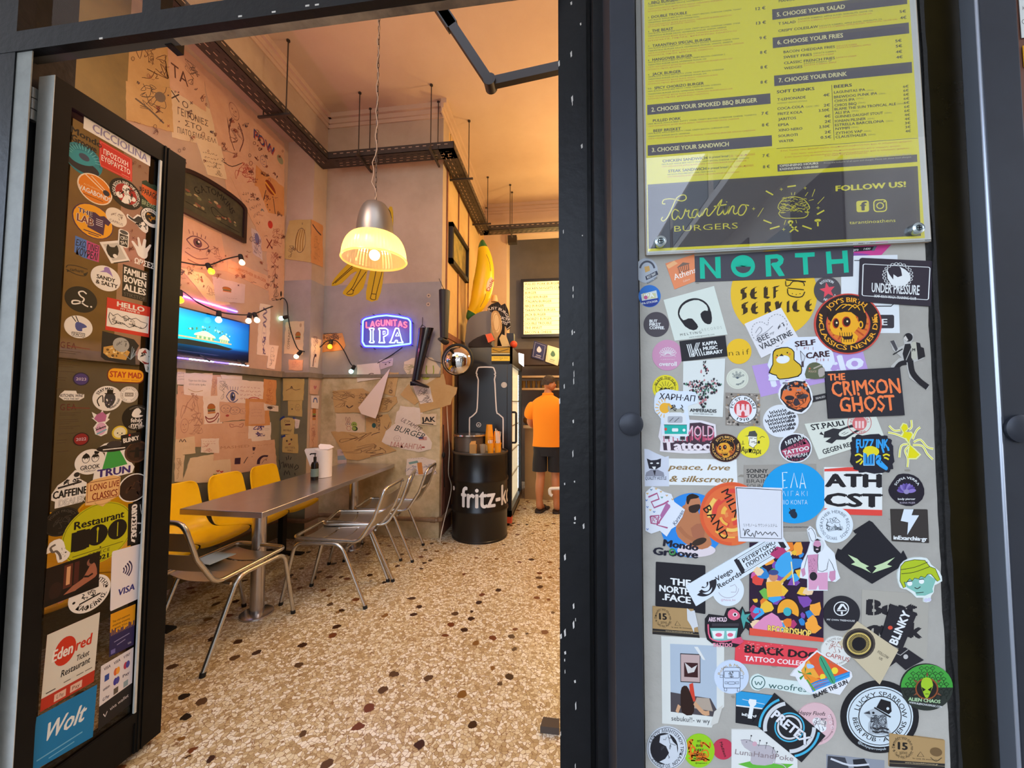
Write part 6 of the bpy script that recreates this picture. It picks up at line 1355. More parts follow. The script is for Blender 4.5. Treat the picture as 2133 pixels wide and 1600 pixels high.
A=D(211,289,727); w=A.W; A.base([(-w,-32),(w*.7,-24),(w,-12),(w*.8,4),(w*.85,32),(-w*.8,26),(-w,20)],'#17171d'); A.poly([(-w*.9,0),(-w*.4,-6),(w*.2,-2),(w*.5,4),(w*.3,22),(-w*.6,20),(-w*.9,12)],'#c99a4c'); A.specks(-w*.8,0,w*.3,20,22,2.4,['#e8c67c','#6a4a20','#f0dca8'],4); A.ell(w*.0,-9,15,'#a9a9a4'); A.scrib(-8,-18,10,-2,4,1,'#6a6a66',3)
for i in range(7):A.line([(w*.55,20),(w*.55+R.uniform(-14,12),-8+i*3)],1,'#8aa0b0')
dn(A,'dark card with a pale moon over a golden landscape on the door glass')
A=D(287,319,750); w=A.W; A.base([(-w*.9,-20),(0,-24),(w*.7,-14),(w,6),(w*.9,24),(w*.1,24),(-w*.2,8),(-w,0)],W0,2); A.poly([(-8,-14),(-2,-22),(2,-14)],'#a83a34'); A.poly([(-8,2),(4,6),(12,2),(8,8),(-2,9)],'#8e2a28'); A.scrib(-10,-14,10,0,5,1.2,K0,4); A.text('34',w*.5,17,7,K0); dn(A,'white cut-out grinning face with a red mouth at the door stile')
A=D(223,300,783); w=A.W; A.card(-w,-15,w,15,'#6a2218',12); A.poly(A.rpts(-w+1.5,-14,w-1.5,12.5,11),'#f0ab1c'); A.text('STAY MAD',0,-2,12,'#b8401c',wd=w*1.72,bold=.05); A.text('HAPPY BEING',8,8.5,3,'#b8601c',wd=w*.9); dn(A,'yellow pill-shaped sticker with two red-brown words')
A=D(197,250,830); A.disc(26,W0); A.poly([(-4,-10),(10,-10),(14,2),(8,16),(0,20),(-6,8)],'#3a3a3e',2); A.rect(-2,-18,9,-10,K0); A.rect(-6,-11,13,-9,K0); A.line([(-14,16),(-18,4),(-10,-6),(-8,8)],2,K0,3); A.specks(-6,0,12,18,10,1.5,['#7a6a98',W0],3); A.arct('STAY MAD',0,0,20,6,K0,-110,90,.04); A.arct('SUNDAY ROAST',0,0,20,4,K0,40,80,.03,True); dn(A,'round white sticker with a black top-hatted lion, under the yellow pill')
A=D(252,285,822); A.disc(17,W0); A.ring(0,0,16,1,'#b8aca0'); A.rect(-8,-4,8,4,'#8a8078'); A.text('BURGER',0,0,4,W0,wd=13); A.arct('ATTIRE CURATED GOODS',0,0,12.5,3,'#5a5048',-90,330); dn(A,'small round white sticker with grey lettering beside the top-hatted lion')
A=D(123,175,824); w=A.W; A.base([(-w*.6,-10),(w*.3,-10),(w*.4,-4),(w,-3),(w,4),(w*.6,10),(-w*.6,10),(-w,3),(-w*.9,-3)],W0,1); A.text('KITCHEN, WINE',0,0,6,K0,wd=w*1.8,bold=.03,shear=.15); A.text('F*CK THE DIET',0,7,3.6,K0,wd=w*1.2,bold=.02); dn(A,'small ragged white label with slanted black lettering between the two notices')
A=D(190,228,882); w=A.W; A.base([(-6,-2),(-w,-12),(-12,-12),(-16,-24),(-4,-16),(2,-28),(6,-16),(16,-22),(12,-10),(w,-8),(8,0),(14,8),(12,22),(2,27),(-8,22),(-12,8)],W0); A.poly([(-4,-2),(-12,-10),(-8,-18),(2,-24),(10,-16),(8,-4)],'#b86a96',1); A.ell(1,11,9,'#d8a8c4',13); A.line([(-8,14),(10,6)],1.6,K0); A.line([(-6,22),(11,13)],3,'#7ab0c4'); A.text('Vibes',0,9,6,K0,ang=-15); dn(A,'pink and white pineapple-shaped sticker on the door glass')
A=D(258,310,870); A.disc(27,K0); A.poly([(-10,-6),(-6,-16),(2,-20),(8,-12),(4,-6),(12,-4),(4,0),(-6,-1)],W0,2); A.text('fehér',0,5,9,W0,bold=.03,wd=22); A.text('nyúl',0,14,9,W0,bold=.03,wd=20); A.arct('CRAFT BEER',0,0,22,4,W0,90,80,0,True); A.arct('GASTROPUB',0,0,22,2.6,'#9a948c',-90,80); dn(A,'round black sticker with a white rabbit over white lettering')
A=D(235,263,901); A.disc(14,'#d9c03a'); A.ell(0,0,11,'#e8e0b8'); A.ell(-4,1,1.3,K0); A.ell(4,2,1.3,K0); A.line([(-2,5),(3,5)],1,'#8a6a3a'); dn(A,'tiny round yellow sticker with a pale face')
A=D(252,292,914,-8,1); w=A.W; A.card(-w,-11,w,11,'#191413',2); A.text('BLINKY',0,1,9,W0,wd=w*1.6,bold=.05); A.ell(-2,-8,2,'#c8402c'); dn(A,'small tilted black card with white block letters and a red dot over the i')
A=D(204,267,957,z=0); A.base([(-34,-22),(-18,-34),(0,-38),(18,-34),(36,-22),(20,-16),(30,6),(40,22),(36,34),(-10,38),(-34,36),(-32,18),(-14,8),(-16,-16)],W0,1); A.poly([(-12,-18),(10,-18),(26,14),(-20,20)],'#3fa046'); A.ell(0,-24,31,'#201c1c',8); A.ell(0,-31,14,'#3a3434',7); A.line([(-20,-22),(20,-22)],2,W0); A.text('TRUN',2,25,15,'#3d2a72',wd=58,bold=.05); dn(A,'flying saucer with a green beam above dripping purple letters')
A=D(264,305,941); A.disc(23,'#4a3020'); A.ell(0,0,21,'#3a2418'); A.ring(0,0,21,1,'#6a4a34'); A.rect(-14,-4,14,0,'#15100c'); A.poly([(-3,-9),(3,-9),(5,12),(-5,12)],'#15100c'); A.arct('COFFEE ROASTERS ATHENS',0,0,15.5,4,'#1c130d',-90,330,.02); dn(A,'round dark brown sticker with a black emblem at the door stile')
A=D(160,215,962,z=0); A.disc(26,W0); 
for s in(-1,1):A.ell(s*8,-7,6.5,W0,9); A.ring(s*8,-7,6.5,1,K0,9); A.poly([(s*8-7,-9),(s*8,-19 if s<0 else-15),(s*8+7,-9)],K0,2); A.ell(s*8-2,-7,1,K0); A.ell(s*8+3,-7,1,K0)
A.ell(10,-19,4.5,K0); A.text('GROOK',0,11,9,K0,wd=33,bold=.02); A.text('TAPROOM',0,19,3,K0,wd=20); dn(A,'round white sticker with two drawn heads above a five-letter word')
A=D(108,183,1017); w=A.W; A.base([(-w,6),(-w*.7,-10),(-w*.3,-18),(w*.2,-36),(w*.45,-34),(w*.5,-16),(w*.9,-6),(w,14),(w*.7,34),(-w*.8,36),(-w*.8,22),(-w,18)],W0); A.scrib(-w*.5,-18,w*.5,-6,10,1.6,'#2a2624',3); A.ell(w*.3,-26,5,'#2a2624'); A.poly([(-w*.7,-6),(w*.6,-12),(w*.6,-8),(-w*.7,-2)],'#2a2624'); A.text('CAFFEINE',0,9,15,K0,wd=w*1.85,bold=.05); A.text('DEALER',4,27,13,K0,wd=w*1.45,bold=.04); A.text('DEALER',4,27,13,W0,wd=w*1.45,bold=.0); dn(A,'white cut-out sticker with a tea picker over black and outlined lettering')
A=D(179,249,1023,z=1); w=A.W; A.base([(-w,-20),(-w*.6,-27),(w*.5,-30),(w,-24),(w,16),(w*.3,24),(0,32),(-w*.3,26),(-w,22)],'#e6b878'); A.box(-w+2,-22,w-2,17,1.4,'#7a3020'); A.text('LONG LIVE',2,-11,13,'#8a2f1c',wd=w*1.7,bold=.02); A.text('CLASSICS',3,8,14,'#8a2f1c',wd=w*1.5,bold=.03); A.ring(0,20,15,2,'#caa25e',8,0,180); dn(A,'tan emblem sticker with dark red lettering over the end of the tea picker sticker')
A=D(251,305,1016); A.disc(29,W0); A.ell(0,0,27,'#2f1e16'); A.scrib(-14,-12,14,16,5,2.2,'#4a2f20',3); dn(A,'dark brown round sticker with a white rim below the brown emblem sticker')
A=D(100,157,1087); A.disc(29,'#14120f'); A.ring(0,0,28,1,'#33302a'); A.scrib(-14,-10,14,12,8,1.2,'#3a3630',3); A.arct('POINT PROJECT',0,0,22,5,'#57524a',-90,130); A.text('2019',0,22,4,'#4a463f'); dn(A,'black round sticker with barely visible grey lettering at the hinge side')
A=D(140,267,1111); A.disc(62,'#bfbd10'); A.ring(0,0,60,.9,'#5a5a10'); A.text('Restaurant',0,-27,15,K0,wd=86,bold=.04,ang=0); A.text('1',-32,4,38,K0,bold=.06,wd=14); A.rect(-42,20,-22,24,K0)
for x in(-4,32):A.ell(x,3,18,K0,21)
A.line([(-4,-12),(-4,18)],2,'#bfbd10'); A.line([(32,-12),(32,18)],1.6,'#bfbd10'); A.ell(-4,-9,2,'#bfbd10',4); A.line([(-44,33),(44,33)],1,K0); A.ell(2,30,1.5,K0); A.text('GREECE',0,40,7,'#3a3a12',wd=38,sp=1.2); A.text('2021',4,52,9,K0,bold=.05,wd=26); dn(A,'big round yellow-green sticker with a large black number one hundred')
A=Q([(267,1050),(307,1040),(304,1125),(265,1138)]); A.card(0,0,100,100,K0); A.text('ΟΔΥΣΣΕΑΣ',32,45,26,W0,ang=90,wd=78,bold=.04,outline=(.05,W0)); A.line([(62,8),(70,30),(80,36),(72,24)],3,W0,3); A.line([(50,52),(78,56),(90,66),(62,78)],3,W0); A.line([(20,88),(40,94)],6,W0); dn(A,'black sticker with white lettering running down it at the door stile')
A=D(97,146,1147); w=A.W; A.base([(-w,0),(-w*.8,-20),(0,-24),(w*.4,-14),(w*.6,2),(w,12),(w*.7,24),(0,25),(-w*.2,8),(-w*.5,-2)],W0,2); A.line([(-w*.3,-14),(-w*.7,-10),(-w*.5,0),(-4,0),(2,10),(4,20)],4,'#6a6058',3); A.specks(2,-6,w*.7,18,10,1,['#8a8078'],3); A.ell(w*.6,8,1.4,K0); dn(A,'white cut-out curled lizard sticker left of the dark photo')
A=Q([(96,1185),(208,1148),(205,1222),(89,1267)],1); A.card(0,0,100,100,'#1b0f0c'); A.rect(34,8,50,70,'#5a2a1c'); A.rect(39,14,46,62,'#d8a070'); A.rect(53,8,62,66,'#4a1f1a'); A.poly([(84,26),(92,32),(96,62),(86,72),(60,84),(34,104),(26,98),(52,70),(70,60)],'#a5664c',2); A.ell(82,22,6,'#8a5a48',10); A.ell(86,18,6,'#1a0d0a',10); A.line([(72,56),(80,60),(88,56)],5,'#1a0d0a'); A.ell(20,66,12,'#2a1712',22); A.rect(0,86,100,100,'#120a08'); dn(A,'dark photograph of a person reclining on a couch, stuck low on the door glass','photo','photo')
A=D(151,222,1237,z=0); A.disc(36,W0); A.arct('ΚΑΦΕΪΝΗΣ',0,0,27,9,K0,80,120,.04,True); A.arct('ΔΙΑΚΙΝΗΤΗΣ',0,0,27,8,K0,-80,150,.04); A.scrib(-14,-6,16,8,8,1.3,'#3a3632',5); A.poly([(-18,12),(18,6),(18,9),(-18,15)],K0); A.ell(-27,6,2.5,K0); A.ell(28,-2,2.5,K0); dn(A,'round white sticker with black Greek lettering half under the dark photo')
A=Q([(233,1149),(300,1131),(295,1244),(229,1274)]); A.base(A.rpts(0,0,100,100,4),'#e6e0e2')
for i in range(4):A.ring(28-i*1,38,14+i*9,3.6,'#2c2350',8+i*4.3,-42,42)
A.text('VISA',50,74,11,'#2a2a78',wd=52,bold=.04,shear=.2); dn(A,'white payment card sign with four curved bars above a blue word')
A=Q([(230,1280),(282,1258),(278,1343),(227,1369)]); A.card(0,0,100,100,'#2b2554'); A.rect(0,0,100,52,'#d9980f')
for i in range(16):x=i*6.2; A.rect(x,52-R.uniform(2,16),x+5,54,'#3a2f58')
for i,s in enumerate(('The city\'s payment','simplicity of paying','with Visa')):A.text(s,44,20+i*9,5,'#4a3410',wd=70-18*(i==2))
A.line([(18,70),(80,66)],2,'#8a86b0'); A.line([(30,80),(64,76)],2,'#8a86b0'); A.text('VISA',82,90,5,'#c8c4dc'); A.rect(6,86,24,96,'#6a66a8'); dn(A,'small card half yellow and half navy with a skyline edge')
A=Q([(210,1388),(278,1348),(273,1466),(204,1522)]); A.card(0,0,100,100,'#1d1b1d'); A.rect(0,0,100,63,'#ded8da')
for i,(c_,s)in enumerate((('t','VISA'),('t','VISA'),('t','V PAY'),('#2f4a94',''),('#d8683a',''),('#b03a50',''),('t','union'),('#3a3494',''),('t','Pay'),('t','G Pay'),('#5a5248',''),('#8aa0a8',''))):
    x,y=20+30*(i%3),8+16*(i//3)
    if c_=='t':A.text(s,x,y,5,'#2a2440',wd=20,bold=.02)
    elif i in(4,5,7):A.ell(x-3,y,6,c_); A.ell(x+4,y,6,'#e8a040' if i==4 else '#4a4a9a')
    else:A.rect(x-7,y-5,x+7,y+5,c_)
A.line([(14,80),(20,86),(26,80)],2,'#d8d2d4'); A.text('viva wallet',62,80,6,'#d8d2d4',wd=56); dn(A,'white and black sign with a grid of payment logos')
A=Q([(98,1323),(208,1275),(195,1420),(83,1484)]); A.card(0,0,100,100,'#b8331f'); A.rect(0,0,100,83,'#d9d5c8'); A.ell(38,33,21,'#c8341c',19); A.text('Edenred',52,33,15,'#c8341c',wd=72,bold=.04,shear=.1); A.text('Eden',34,33,15,W0,wd=38,bold=.04,shear=.1); A.text('Ticket',74,52,8,K0,wd=24,bold=.02,shear=.1); A.text('Restaurant',62,63,9,K0,wd=54,bold=.02,shear=.1); A.line([(8,79),(26,79)],1.4,'#3a3632')
for x in(48,72,88):A.line([(x-7,77),(x+6,77)],1.2,'#6a645c')
for x,s in((36,'G Pay'),(66,'Pay')):A.rect(x-11,87,x+11,97,'#e0b8a4'); A.text(s,x,92,5,'#5a2a20',wd=14)
dn(A,'large off-white sign with a red disc, black slanted words and a red foot')
A=Q([(76,1494),(202,1426),(193,1535),(60,1612)]); A.card(0,0,100,100,'#1479b4'); A.text('Wolt',52,40,32,'#dfe8ea',wd=66,bold=.03,shear=.25); A.line([(10,84),(82,78)],2.5,'#6ab0d8'); A.line([(30,92),(70,88)],2,'#6ab0d8'); dn(A,'bright blue sign with a large white slanted word at the foot of the door glass')
# ================================================================ menu board
mb=thing('menu_board','big yellow burger menu behind clear acrylic, screwed to the concrete panel','menu board',pY(1640,515,YP))
x0,x1,z0,z1=pY(1347,531,YP).x,pY(1939,502,YP).x,pY(1347,529,YP).z,2.47
YPR=YP-.012
def slab4(l0,l1,r0,r1,ya,yb,mt,nm): # the board hangs a touch narrower at its top
    L0,L1,R0,R1=pY(*l0,YPR),pY(*l1,YPR),pY(*r0,YPR),pY(*r1,YPR); up=lambda a,b:b+(a-b)*((z1-b.z)/(a.z-b.z))
    q=[L1,R1,up(R0,R1),up(L0,L1)]; return B().prism([Vector((p.x,ya,p.z))for p in q],(0,yb-ya,0),mt).done(nm,mb)
slab4((1337,0),(1346,529),(1913,0),(1944,501),YP-.008,YP-.0005,mat('board_backing','#b9a48a',.7),'backing_board')
slab4((1338,0),(1347,531),(1907,0),(1939,502),YPR,YP-.0085,mat('board_white_edge','#c9cbc8',.5),'board_sheet')
YE,DK,RD='#e6db0e','#27222c','#c8641e'
o0=pY(1347,531,YPR)
def uv(x,y):p=hit(x,y,1,YPR); return p[:,0]-o0.x,o0.z-p[:,2]
A=Art(lambda u,v:np.stack([o0.x+u,np.full(len(u),YPR),o0.z-v],1),NY,thick=.0004)
pq=lambda*pts:[(float(a),float(b))for a,b in zip(*uv([p[0]for p in pts],[p[1]for p in pts]))]
a,b_,a2,b2=pq((1349,524),(1926,496),(1342,0),(1894,0)); tz=-(z1-.01-o0.z); up=lambda p,q:(q[0]+(p[0]-q[0])*(tz-q[1])/(p[1]-q[1]),tz)
A.base([up(a2,a),up(b2,b_),b_,a],YE)
def mt_(s,xl,yl,xr,h,col=DK,bold=.012,al='L'):
    (u0,v0),(u1,v1)=pq((xl,yl),(xr,yl)); k=mpp(hit((xl+xr)/2,yl,1,YPR)[0]); A.hold=8
    A.text(s,(u0 if al=='L' else u1),v0,h*k,col,wd=abs(u1-u0),bold=bold,al=al)
def bar_(xl,y0,y1,xr,s=None,tx=None,ty=None,tr=None,h=9):
    (u0,v0),(u1,v1)=pq((xl,y0),(xl,y1)); (u2,_),=pq((xr,y0)); A.hold=3; A.rect(u0,v0,u2,v1,'#403a4a')
    if s:mt_(s,tx,ty,tr,h,'#e8e0a0',.035)
items=[('BBQ BURGER',1357,6,1411,(10,1547),(14,1536),(20,1506),(25,1458)),('DOUBLE TROUBLE',1357,36,1431,(43,1545),(48,1457),(53,1524),(57,1448)),('THE BEAST',1358,65,1402,(71,1542),(76,1513),(81,1515),(86,1534)),
 ('TARANTINO SPECIAL BURGER',1359,96,1481,(102,1540),(107,1526),(112,1550),(117,1485)),('HANGOVER BURGER',1359,125,1442,(131,1511),(136,1471),(141,1526),(146,1419)),('JACK BURGER',1359,155,1418,(161,1508),(166,1471),(171,1495),(176,1448)),('SPICY CHORIZO BURGER',1363,184,1466,(191,1502),(197,1486),(202,1526),(207,1476)),
 ('PULLED PORK',1360,252,1418,(259,1576),None,(264,1540)),('BEEF BRISKET',1361,273,1418,(279,1519),(285,1437),(290,1574)),('CHICKEN SANDWICH',1380,336,1473,(343,1560),None,(348,1555)),('STEAK SANDWICH',1392,357,1471,(364,1490),None,(369,1540))]
desc=('100% BLACK ANGUS BEEF PATTY 170GR, CRISPY BACON, CHEDDAR CHEESE, TOMATO','TARANTINO BURGER SAUCE, HOMEMADE PICKLES, ONION, GREENS','170ΓΡ ΜΟΣΧΑΡΙΣΙΟΣ ΚΙΜΑΣ BLACK ANGUS, TARANTINO BURGER SAUCE, CHEDDAR','ΝΤΟΜΑΤΑ, ΠΙΚΛΕΣ, ΚΡΕΜΜΥΔΙ, ΜΑΡΟΥΛΙ')
for it in items:
    mt_(it[0],it[1],it[2],it[3],5.8,DK,.03)
    for j,d in enumerate(it[4:]):
        if d:n=int((d[1]-1350)/2.75); mt_((desc[j]if j<2 else desc[2 if j==2 or len(it)<8 else 3]).ljust(n)[:n].strip(),1350 if it[1]<1370 else it[1]-2,d[0],d[1],2.6,DK if j<2 else RD,.0)
for i,n in enumerate((4,5,6,7,8,9,10)):y=items[i][2]+1.5; mt_('%d.'%n,1350,y,1353 if n<10 else 1358,3.2)
for s,x,y in(('12 €',1584,19),('13 €',1585,49),('9 €',1589,80),('8 €',1590,110),('8 €',1591,141),('8 €',1591,172),('7 €',1593,237),('8 €',1594,261),('7 €',1595,325),('8 €',1596,348)):w=10 if len(s)>3 else 7; mt_(s,x-w,y,x+w,6.4,DK,.03)
bar_(1348,219,240,1605,'2. CHOOSE YOUR SMOKED BBQ BURGER',1357,229,1577); bar_(1349,303,325,1608,'3. CHOOSE YOUR SANDWICH',1358,313,1518)
bar_(1608,20,42,1890,'5. CHOOSE YOUR SALAD',1618,31,1760); bar_(1609,79,101,1894,'6. CHOOSE YOUR FRIES',1619,89,1756); bar_(1612,158,180,1900,'7. CHOOSE YOUR DRINK',1622,168,1764)
mt_('MANGO CHICKEN',1622,3,1700,5.4); mt_('in pretzel bread |',1477,328,1520,4.5); mt_('σε ψωμάκι μπρέτσελ',1522,325,1573,4.5,RD,0); mt_('in pretzel bread |',1474,351,1518,4.5); mt_('σε ψωμάκι μπρέτσελ',1520,348,1570,4.5,RD,0)
for s,x,y,xr in(('T SALAD',1621,50,1657),('CRISPY COLESLAW',1621,65,1704),('BACON CHEDDAR FRIES',1632,109,1739),('SWEET FRIES',1632,120,1691),('CLASSIC FRENCH FRIES',1633,132,1739),('WEDGES',1633,143,1671),('T-LEMONADE',1619,208,1678),('COCA-COLA',1619,227,1674),('FRITZ KOLA',1620,238,1671),('JARITOS',1621,249,1658),('EPSA',1621,261,1643),('XINO NERO',1621,272,1671),('SOUROTI',1621,284,1661),('WATER',1622,295,1653),
 ('LAGUNITAS IPA',1737,193,1802),('BREWDOG PUNK IPA',1737,203,1827),('CHIOS IPA',1738,211,1780),('CHIOS BBQ',1738,220,1784),('BLAME THE SUN TROPICAL ALE',1738,228,1866),('ALI IPA',1739,236,1770),('GUINNES DAUGHT STOUT',1739,244,1839),('IONIAN PILSNER',1739,253,1803),('ESTRELLA BARCELONA',1739,261,1841),('NYMFI',1740,269,1769),('ZYTHOS VAP',1740,278,1796),('CLAUSTHALER',1740,286,1805)):mt_(s,x,y,xr,5.5,DK,.025)
mt_('SOFT DRINKS',1618,192,1696,6.4,DK,.04); mt_('BEERS',1737,181,1774,6.4,DK,.04); mt_('HOMEMADE TARANTINO LEMONADE',1619,216,1681,3,'#7a7430',0); mt_('CLASSIC / ZERO',1678,223,1706,3.4,'#7a7430',0)
for x,y in((1804,189),(1830,196),(1783,206),(1787,215),(1868,217),(1773,232),(1842,236),(1806,248),(1845,253),(1772,266),(1799,274),(1808,281)):mt_('(330mL)',x,y,x+15,3.2,'#7a7430',0)
for s,x,y in(('5€',1880,25),('4€',1881,38),('5€',1871,86),('5€',1872,97),('4€',1872,109),('4€',1873,120),('4€',1721,199),('2€',1722,220),('3.50€',1716,231),('4€',1723,243),('2€',1724,254),('2.50€',1717,265),('2€',1724,276),('0.5€',1720,287)):w=6.5 if len(s)<3 else 11; mt_(s,x-w,y,x+w,5.8,DK,.025)
for i,s in enumerate('666666644334'):mt_(s+'€',1880.5+i*.45,181+8.45*i,1892+i*.45,5.2)
for x,y,xr,c in((1662,41,1819,DK),(1662,46,1817,RD),(1706,55,1838,DK),(1706,59,1870,RD),(1742,97,1785,RD),(1742,101,1814,RD),(1694,112,1741,DK),(1694,117,1737,RD),(1741,121,1784,RD),(1674,133,1732,DK),(1674,137,1742,RD),(1625,315,1900,RD),(1648,321,1876,RD),(1634,328,1894,RD),(1717,325,1806,RD)):mt_(('Στις τιμές του καταλόγου συμπεριλαμβάνεται και ο νόμιμος φόρος' if y>300 else 'ΣΑΛΑΤΑ ICEBERG, APPLE SLICES, WALNUTS, OLIVE OIL')[:max(12,int((xr-x)/3.2))],x,y,xr,2.7,c,0)
A.line(pq((1732,177),(1737,292)),.0009,DK); A.line(pq((1617,310),(1911,288)),.0009,DK)
(u0,v0),(u1,v1)=pq((1619,343),(1618,358)); (u2,_),=pq((1910,330)); A.hold=3; A.rect(u0,v0,u2,v1,'#4a444c'); mt_('OPENNING HOURS',1624,346,1704,4.6,'#e8e4c8',.04); mt_('ΚΑΘΗΜΕΡΙΝΑ 13:00-00:00',1624,353,1704,4.6,'#e8e4c8',.03)
for y in(334,340):mt_('Prices are inclusive of all taxes and charges. Please ask about food allergies',1716,y,1898,3.2,'#b9b6a0',0)
A.hold=3; p4=pq((1349,385),(1912,346),(1918,492),(1350,518)); A.rect(p4[0][0],(p4[0][1]+p4[1][1])/2,p4[2][0],(p4[2][1]+p4[3][1])/2,'#332f38')
LY='#e3d93a'; A.hold=8
c3=lambda pts:pq(*[(1330+x/5.926,290+y/5.926)for x,y in pts]); c4=lambda pts:pq(*[(1600+x/5.926,290+y/5.926)for x,y in pts])
for st in([(330,800),(295,795),(310,752),(375,738),(450,745),(530,765),(585,740),(575,695),(520,695),(465,735),(430,810),(390,900),(350,975),(305,1012),(280,990),(300,962)],[(500,895),(450,868),(415,915),(420,980),(455,992),(495,930),(505,890),(492,950),(525,985),(560,930),(580,862),(590,895),(625,880),(612,940),(640,975),(670,940)],[(725,870),(685,875),(660,925),(668,968),(705,955),(735,865),(728,925),(755,958),(785,900),(795,855),(782,948),(825,865),(850,868),(842,925),(868,948),(930,880),(1030,745),(975,890),(980,938),(1015,920),(1050,870),(1065,830),(1045,900),(1065,930),(1100,890),(1120,830),(1105,925),(1150,835),(1180,835),(1170,900),(1195,925),(1240,890)],[(930,832),(1085,808)],[(1330,815),(1270,815),(1230,880),(1240,935),(1290,930),(1330,860),(1320,815),(1362,822)],[(1085,780),(1090,772)]):A.line(smooth_loop(c3(st),4,False),.0022,LY)
mt_('BURGERS',1404,477,1537,12.5,LY,-.01)
mt_('FOLLOW US!',1741,393,1886,11.5,LY,.05); mt_('tarantinoathens',1769,464,1865,7,LY,.0)
q=c4([(1085,765),(1245,760),(1245,900),(1090,905)]); A.hold=5; A.poly(A.rpts(q[0][0],q[0][1],q[2][0],q[3][1],.004),LY); mt_('f',1793,430,1804,18,'#332f38',.05)
q=c4([(1300,755),(1460,890)]); A.box(q[0][0],q[0][1],q[1][0],q[1][1],.0022,LY,.006); cxx,cyy=(q[0][0]+q[1][0])/2,(q[0][1]+q[1][1])/2; A.ring(cxx,cyy,.0068,.002,LY); A.ell(cxx+.0075,cyy-.0075,.0015,LY)
A.line(c4(smooth_loop([(120,850),(140,790),(200,735),(310,712),(420,735),(480,790),(510,850),(480,880),(490,930),(440,970),(300,978),(180,970),(130,920),(150,880)],3)),.0014,LY,closed=True)
R=random.Random(11); q=c4([(150,730),(480,900)])
for i in range(60):
    x,y=R.uniform(q[0][0],q[1][0]),R.uniform(q[0][1],q[1][1]); A.line([(x-.004,y),(x,y+R.uniform(-.003,.003)),(x+.004,y+R.uniform(-.002,.002))],.001,LY)
for a_,b2 in(((235,590),(340,575)),((540,710),(575,620)),((610,800),(690,715)),((600,930),(690,880)),((20,1110),(140,1075)),((420,1070),(535,1110)),((265,1150),(350,1080)),((285,1080),(370,1140)),((-60,1000),(40,1040)),((-130,960),(-60,850)),((330,655),(320,690)),((285,660),(290,690)),((490,655),(455,705)),((500,760),(560,745)),((340,1000),(350,1040)),((215,1000),(195,1060)),((-30,640),(60,690))):A.line(c4([a_,b2]),.0028 if abs(a_[0]-b2[0])>80 else.001,LY)
for x,y in((455,605),(160,620),(615,850),(190,1115),(-180,860)):(u,v),=c4([(x,y)]); A.line([(u-.003,v),(u+.003,v)],.001,LY); A.line([(u,v-.003),(u,v+.003)],.001,LY)
q=c4([(610,1010)])[0]; A.ell(q[0],q[1]-.001,.006,LY,.003); A.line([q,(q[0],q[1]+.011)],.003,LY); q=c4([(275,1025)])[0]; A.ell(q[0],q[1],.005,LY,.004); A.line([q,(q[0],q[1]+.008)],.004,LY)
A.done('menu_print',parent=mb)
ac=glass_mat('acrylic',(.985,.985,.98),4.4,0.0); slab4((1338.5,0),(1347.5,530),(1906.5,0),(1938.5,501.5),YPR-.006,YPR-.002,ac,'acrylic_cover')
for px,py in((1375,504),(1909,477)):
    p=pY(px,py,YPR-.006); b=B(); M_=Matrix.Rotation(pi/2,3,'X'); zc=mat('zinc_screw','#b9c4c6',.25,.9); r=12*mpp(p)
    b.lathe([(0,.002),(r*.45,.002),(r*.5,.006),(r*.62,.007),(r*.95,.005),(r,.002),(r,-.004)],p,zc,36,M_); b.lathe([(0,.0065),(r*.34,.006),(r*.46,.003)],p,zc,24,M_)
    for a,c in((.0012,.0042),(.0042,.0012)):b.bx(p.x-a,p.x+a,p.y-.0070,p.y-.006,p.z-c,p.z+c,mat('screw_slot','#202526',.5))
    b.done('screw',mb)
# ================================================================ stickers on the concrete panel
def lf(z):_z[0]+=1; return.0006*z+.00003*(_z[0]%14)
def S(cx,cy,z=0,rot=0):return Art(lambda x,y:hit(cx+np.asarray(x),cy+np.asarray(y),1,YP),NY,lift=lf(z),thick=.0003,rot=rot)
def S0(z=0):return Art(lambda x,y:hit(x,y,1,YP),NY,lift=lf(z),thick=.0003)
def SQ(q,z=0):return Art(quadmap(q,1,YP),NY,lift=lf(z),thick=.0003)
W1,K1='#dfe3e2','#1f1d22'
A=S(1346,564,0); A.disc(24,'#aab2bb',26); A.ring(2,-2,17,4,'#4a4d58',19,190,350); A.poly([(-4,-8),(6,-10),(8,0),(-2,4)],'#c9a05c'); A.poly([(-2,12),(22,0),(25,8),(0,20)],'#3a3d4c'); A.text('BOLT CRAFT',11,10,5,W1,ang=-26,wd=20,bold=.03); A.text('Kalamata 2022',12,20,4,K1,ang=-30,wd=24); dn(A,'round grey craft fair sticker half hidden by the steel bar, highest at the panel edge')
A=S(1353,617); A.disc(23,'#2a6fc0'); A.poly(A.epts(0,8,19,14),'#24388a'); A.poly([(-18,-4),(14,-12),(17,4),(-16,10)],'#c9d2d0'); A.rect(-14,-6,13,5,'#c9c89a'); A.text('IPA',-1,-1,10,'#e8ece8',bold=.04,ang=-12); A.ell(-8,3,4,'#c05a8a'); A.text('IPA-STICKER',0,13,4,W1,ang=-10,wd=34,bold=.02); dn(A,'round blue sticker with a rainbow label, below the grey craft fair sticker')
A=S(1367,676); A.disc(26.5,'#4a444a',26)
for i,s in enumerate(('BUT','FIRST','COFFEE.')):A.text(s,-14,-7+7*i,6,W1,wd=(16,23,31)[i],al='L',bold=.06)
dn(A,'round dark grey sticker with three short white words at the left edge of the panel')
A=SQ([(1386,549),(1446,530),(1448,586),(1405,603)],0); A.card(0,0,100,100,'#e2895c'); A.poly([(0,8),(30,0),(40,14),(4,22)],'#eab07c'); A.box(36,28,78,50,2,'#5a4a44'); A.poly([(32,28),(58,16),(84,28)],'#7a6458')
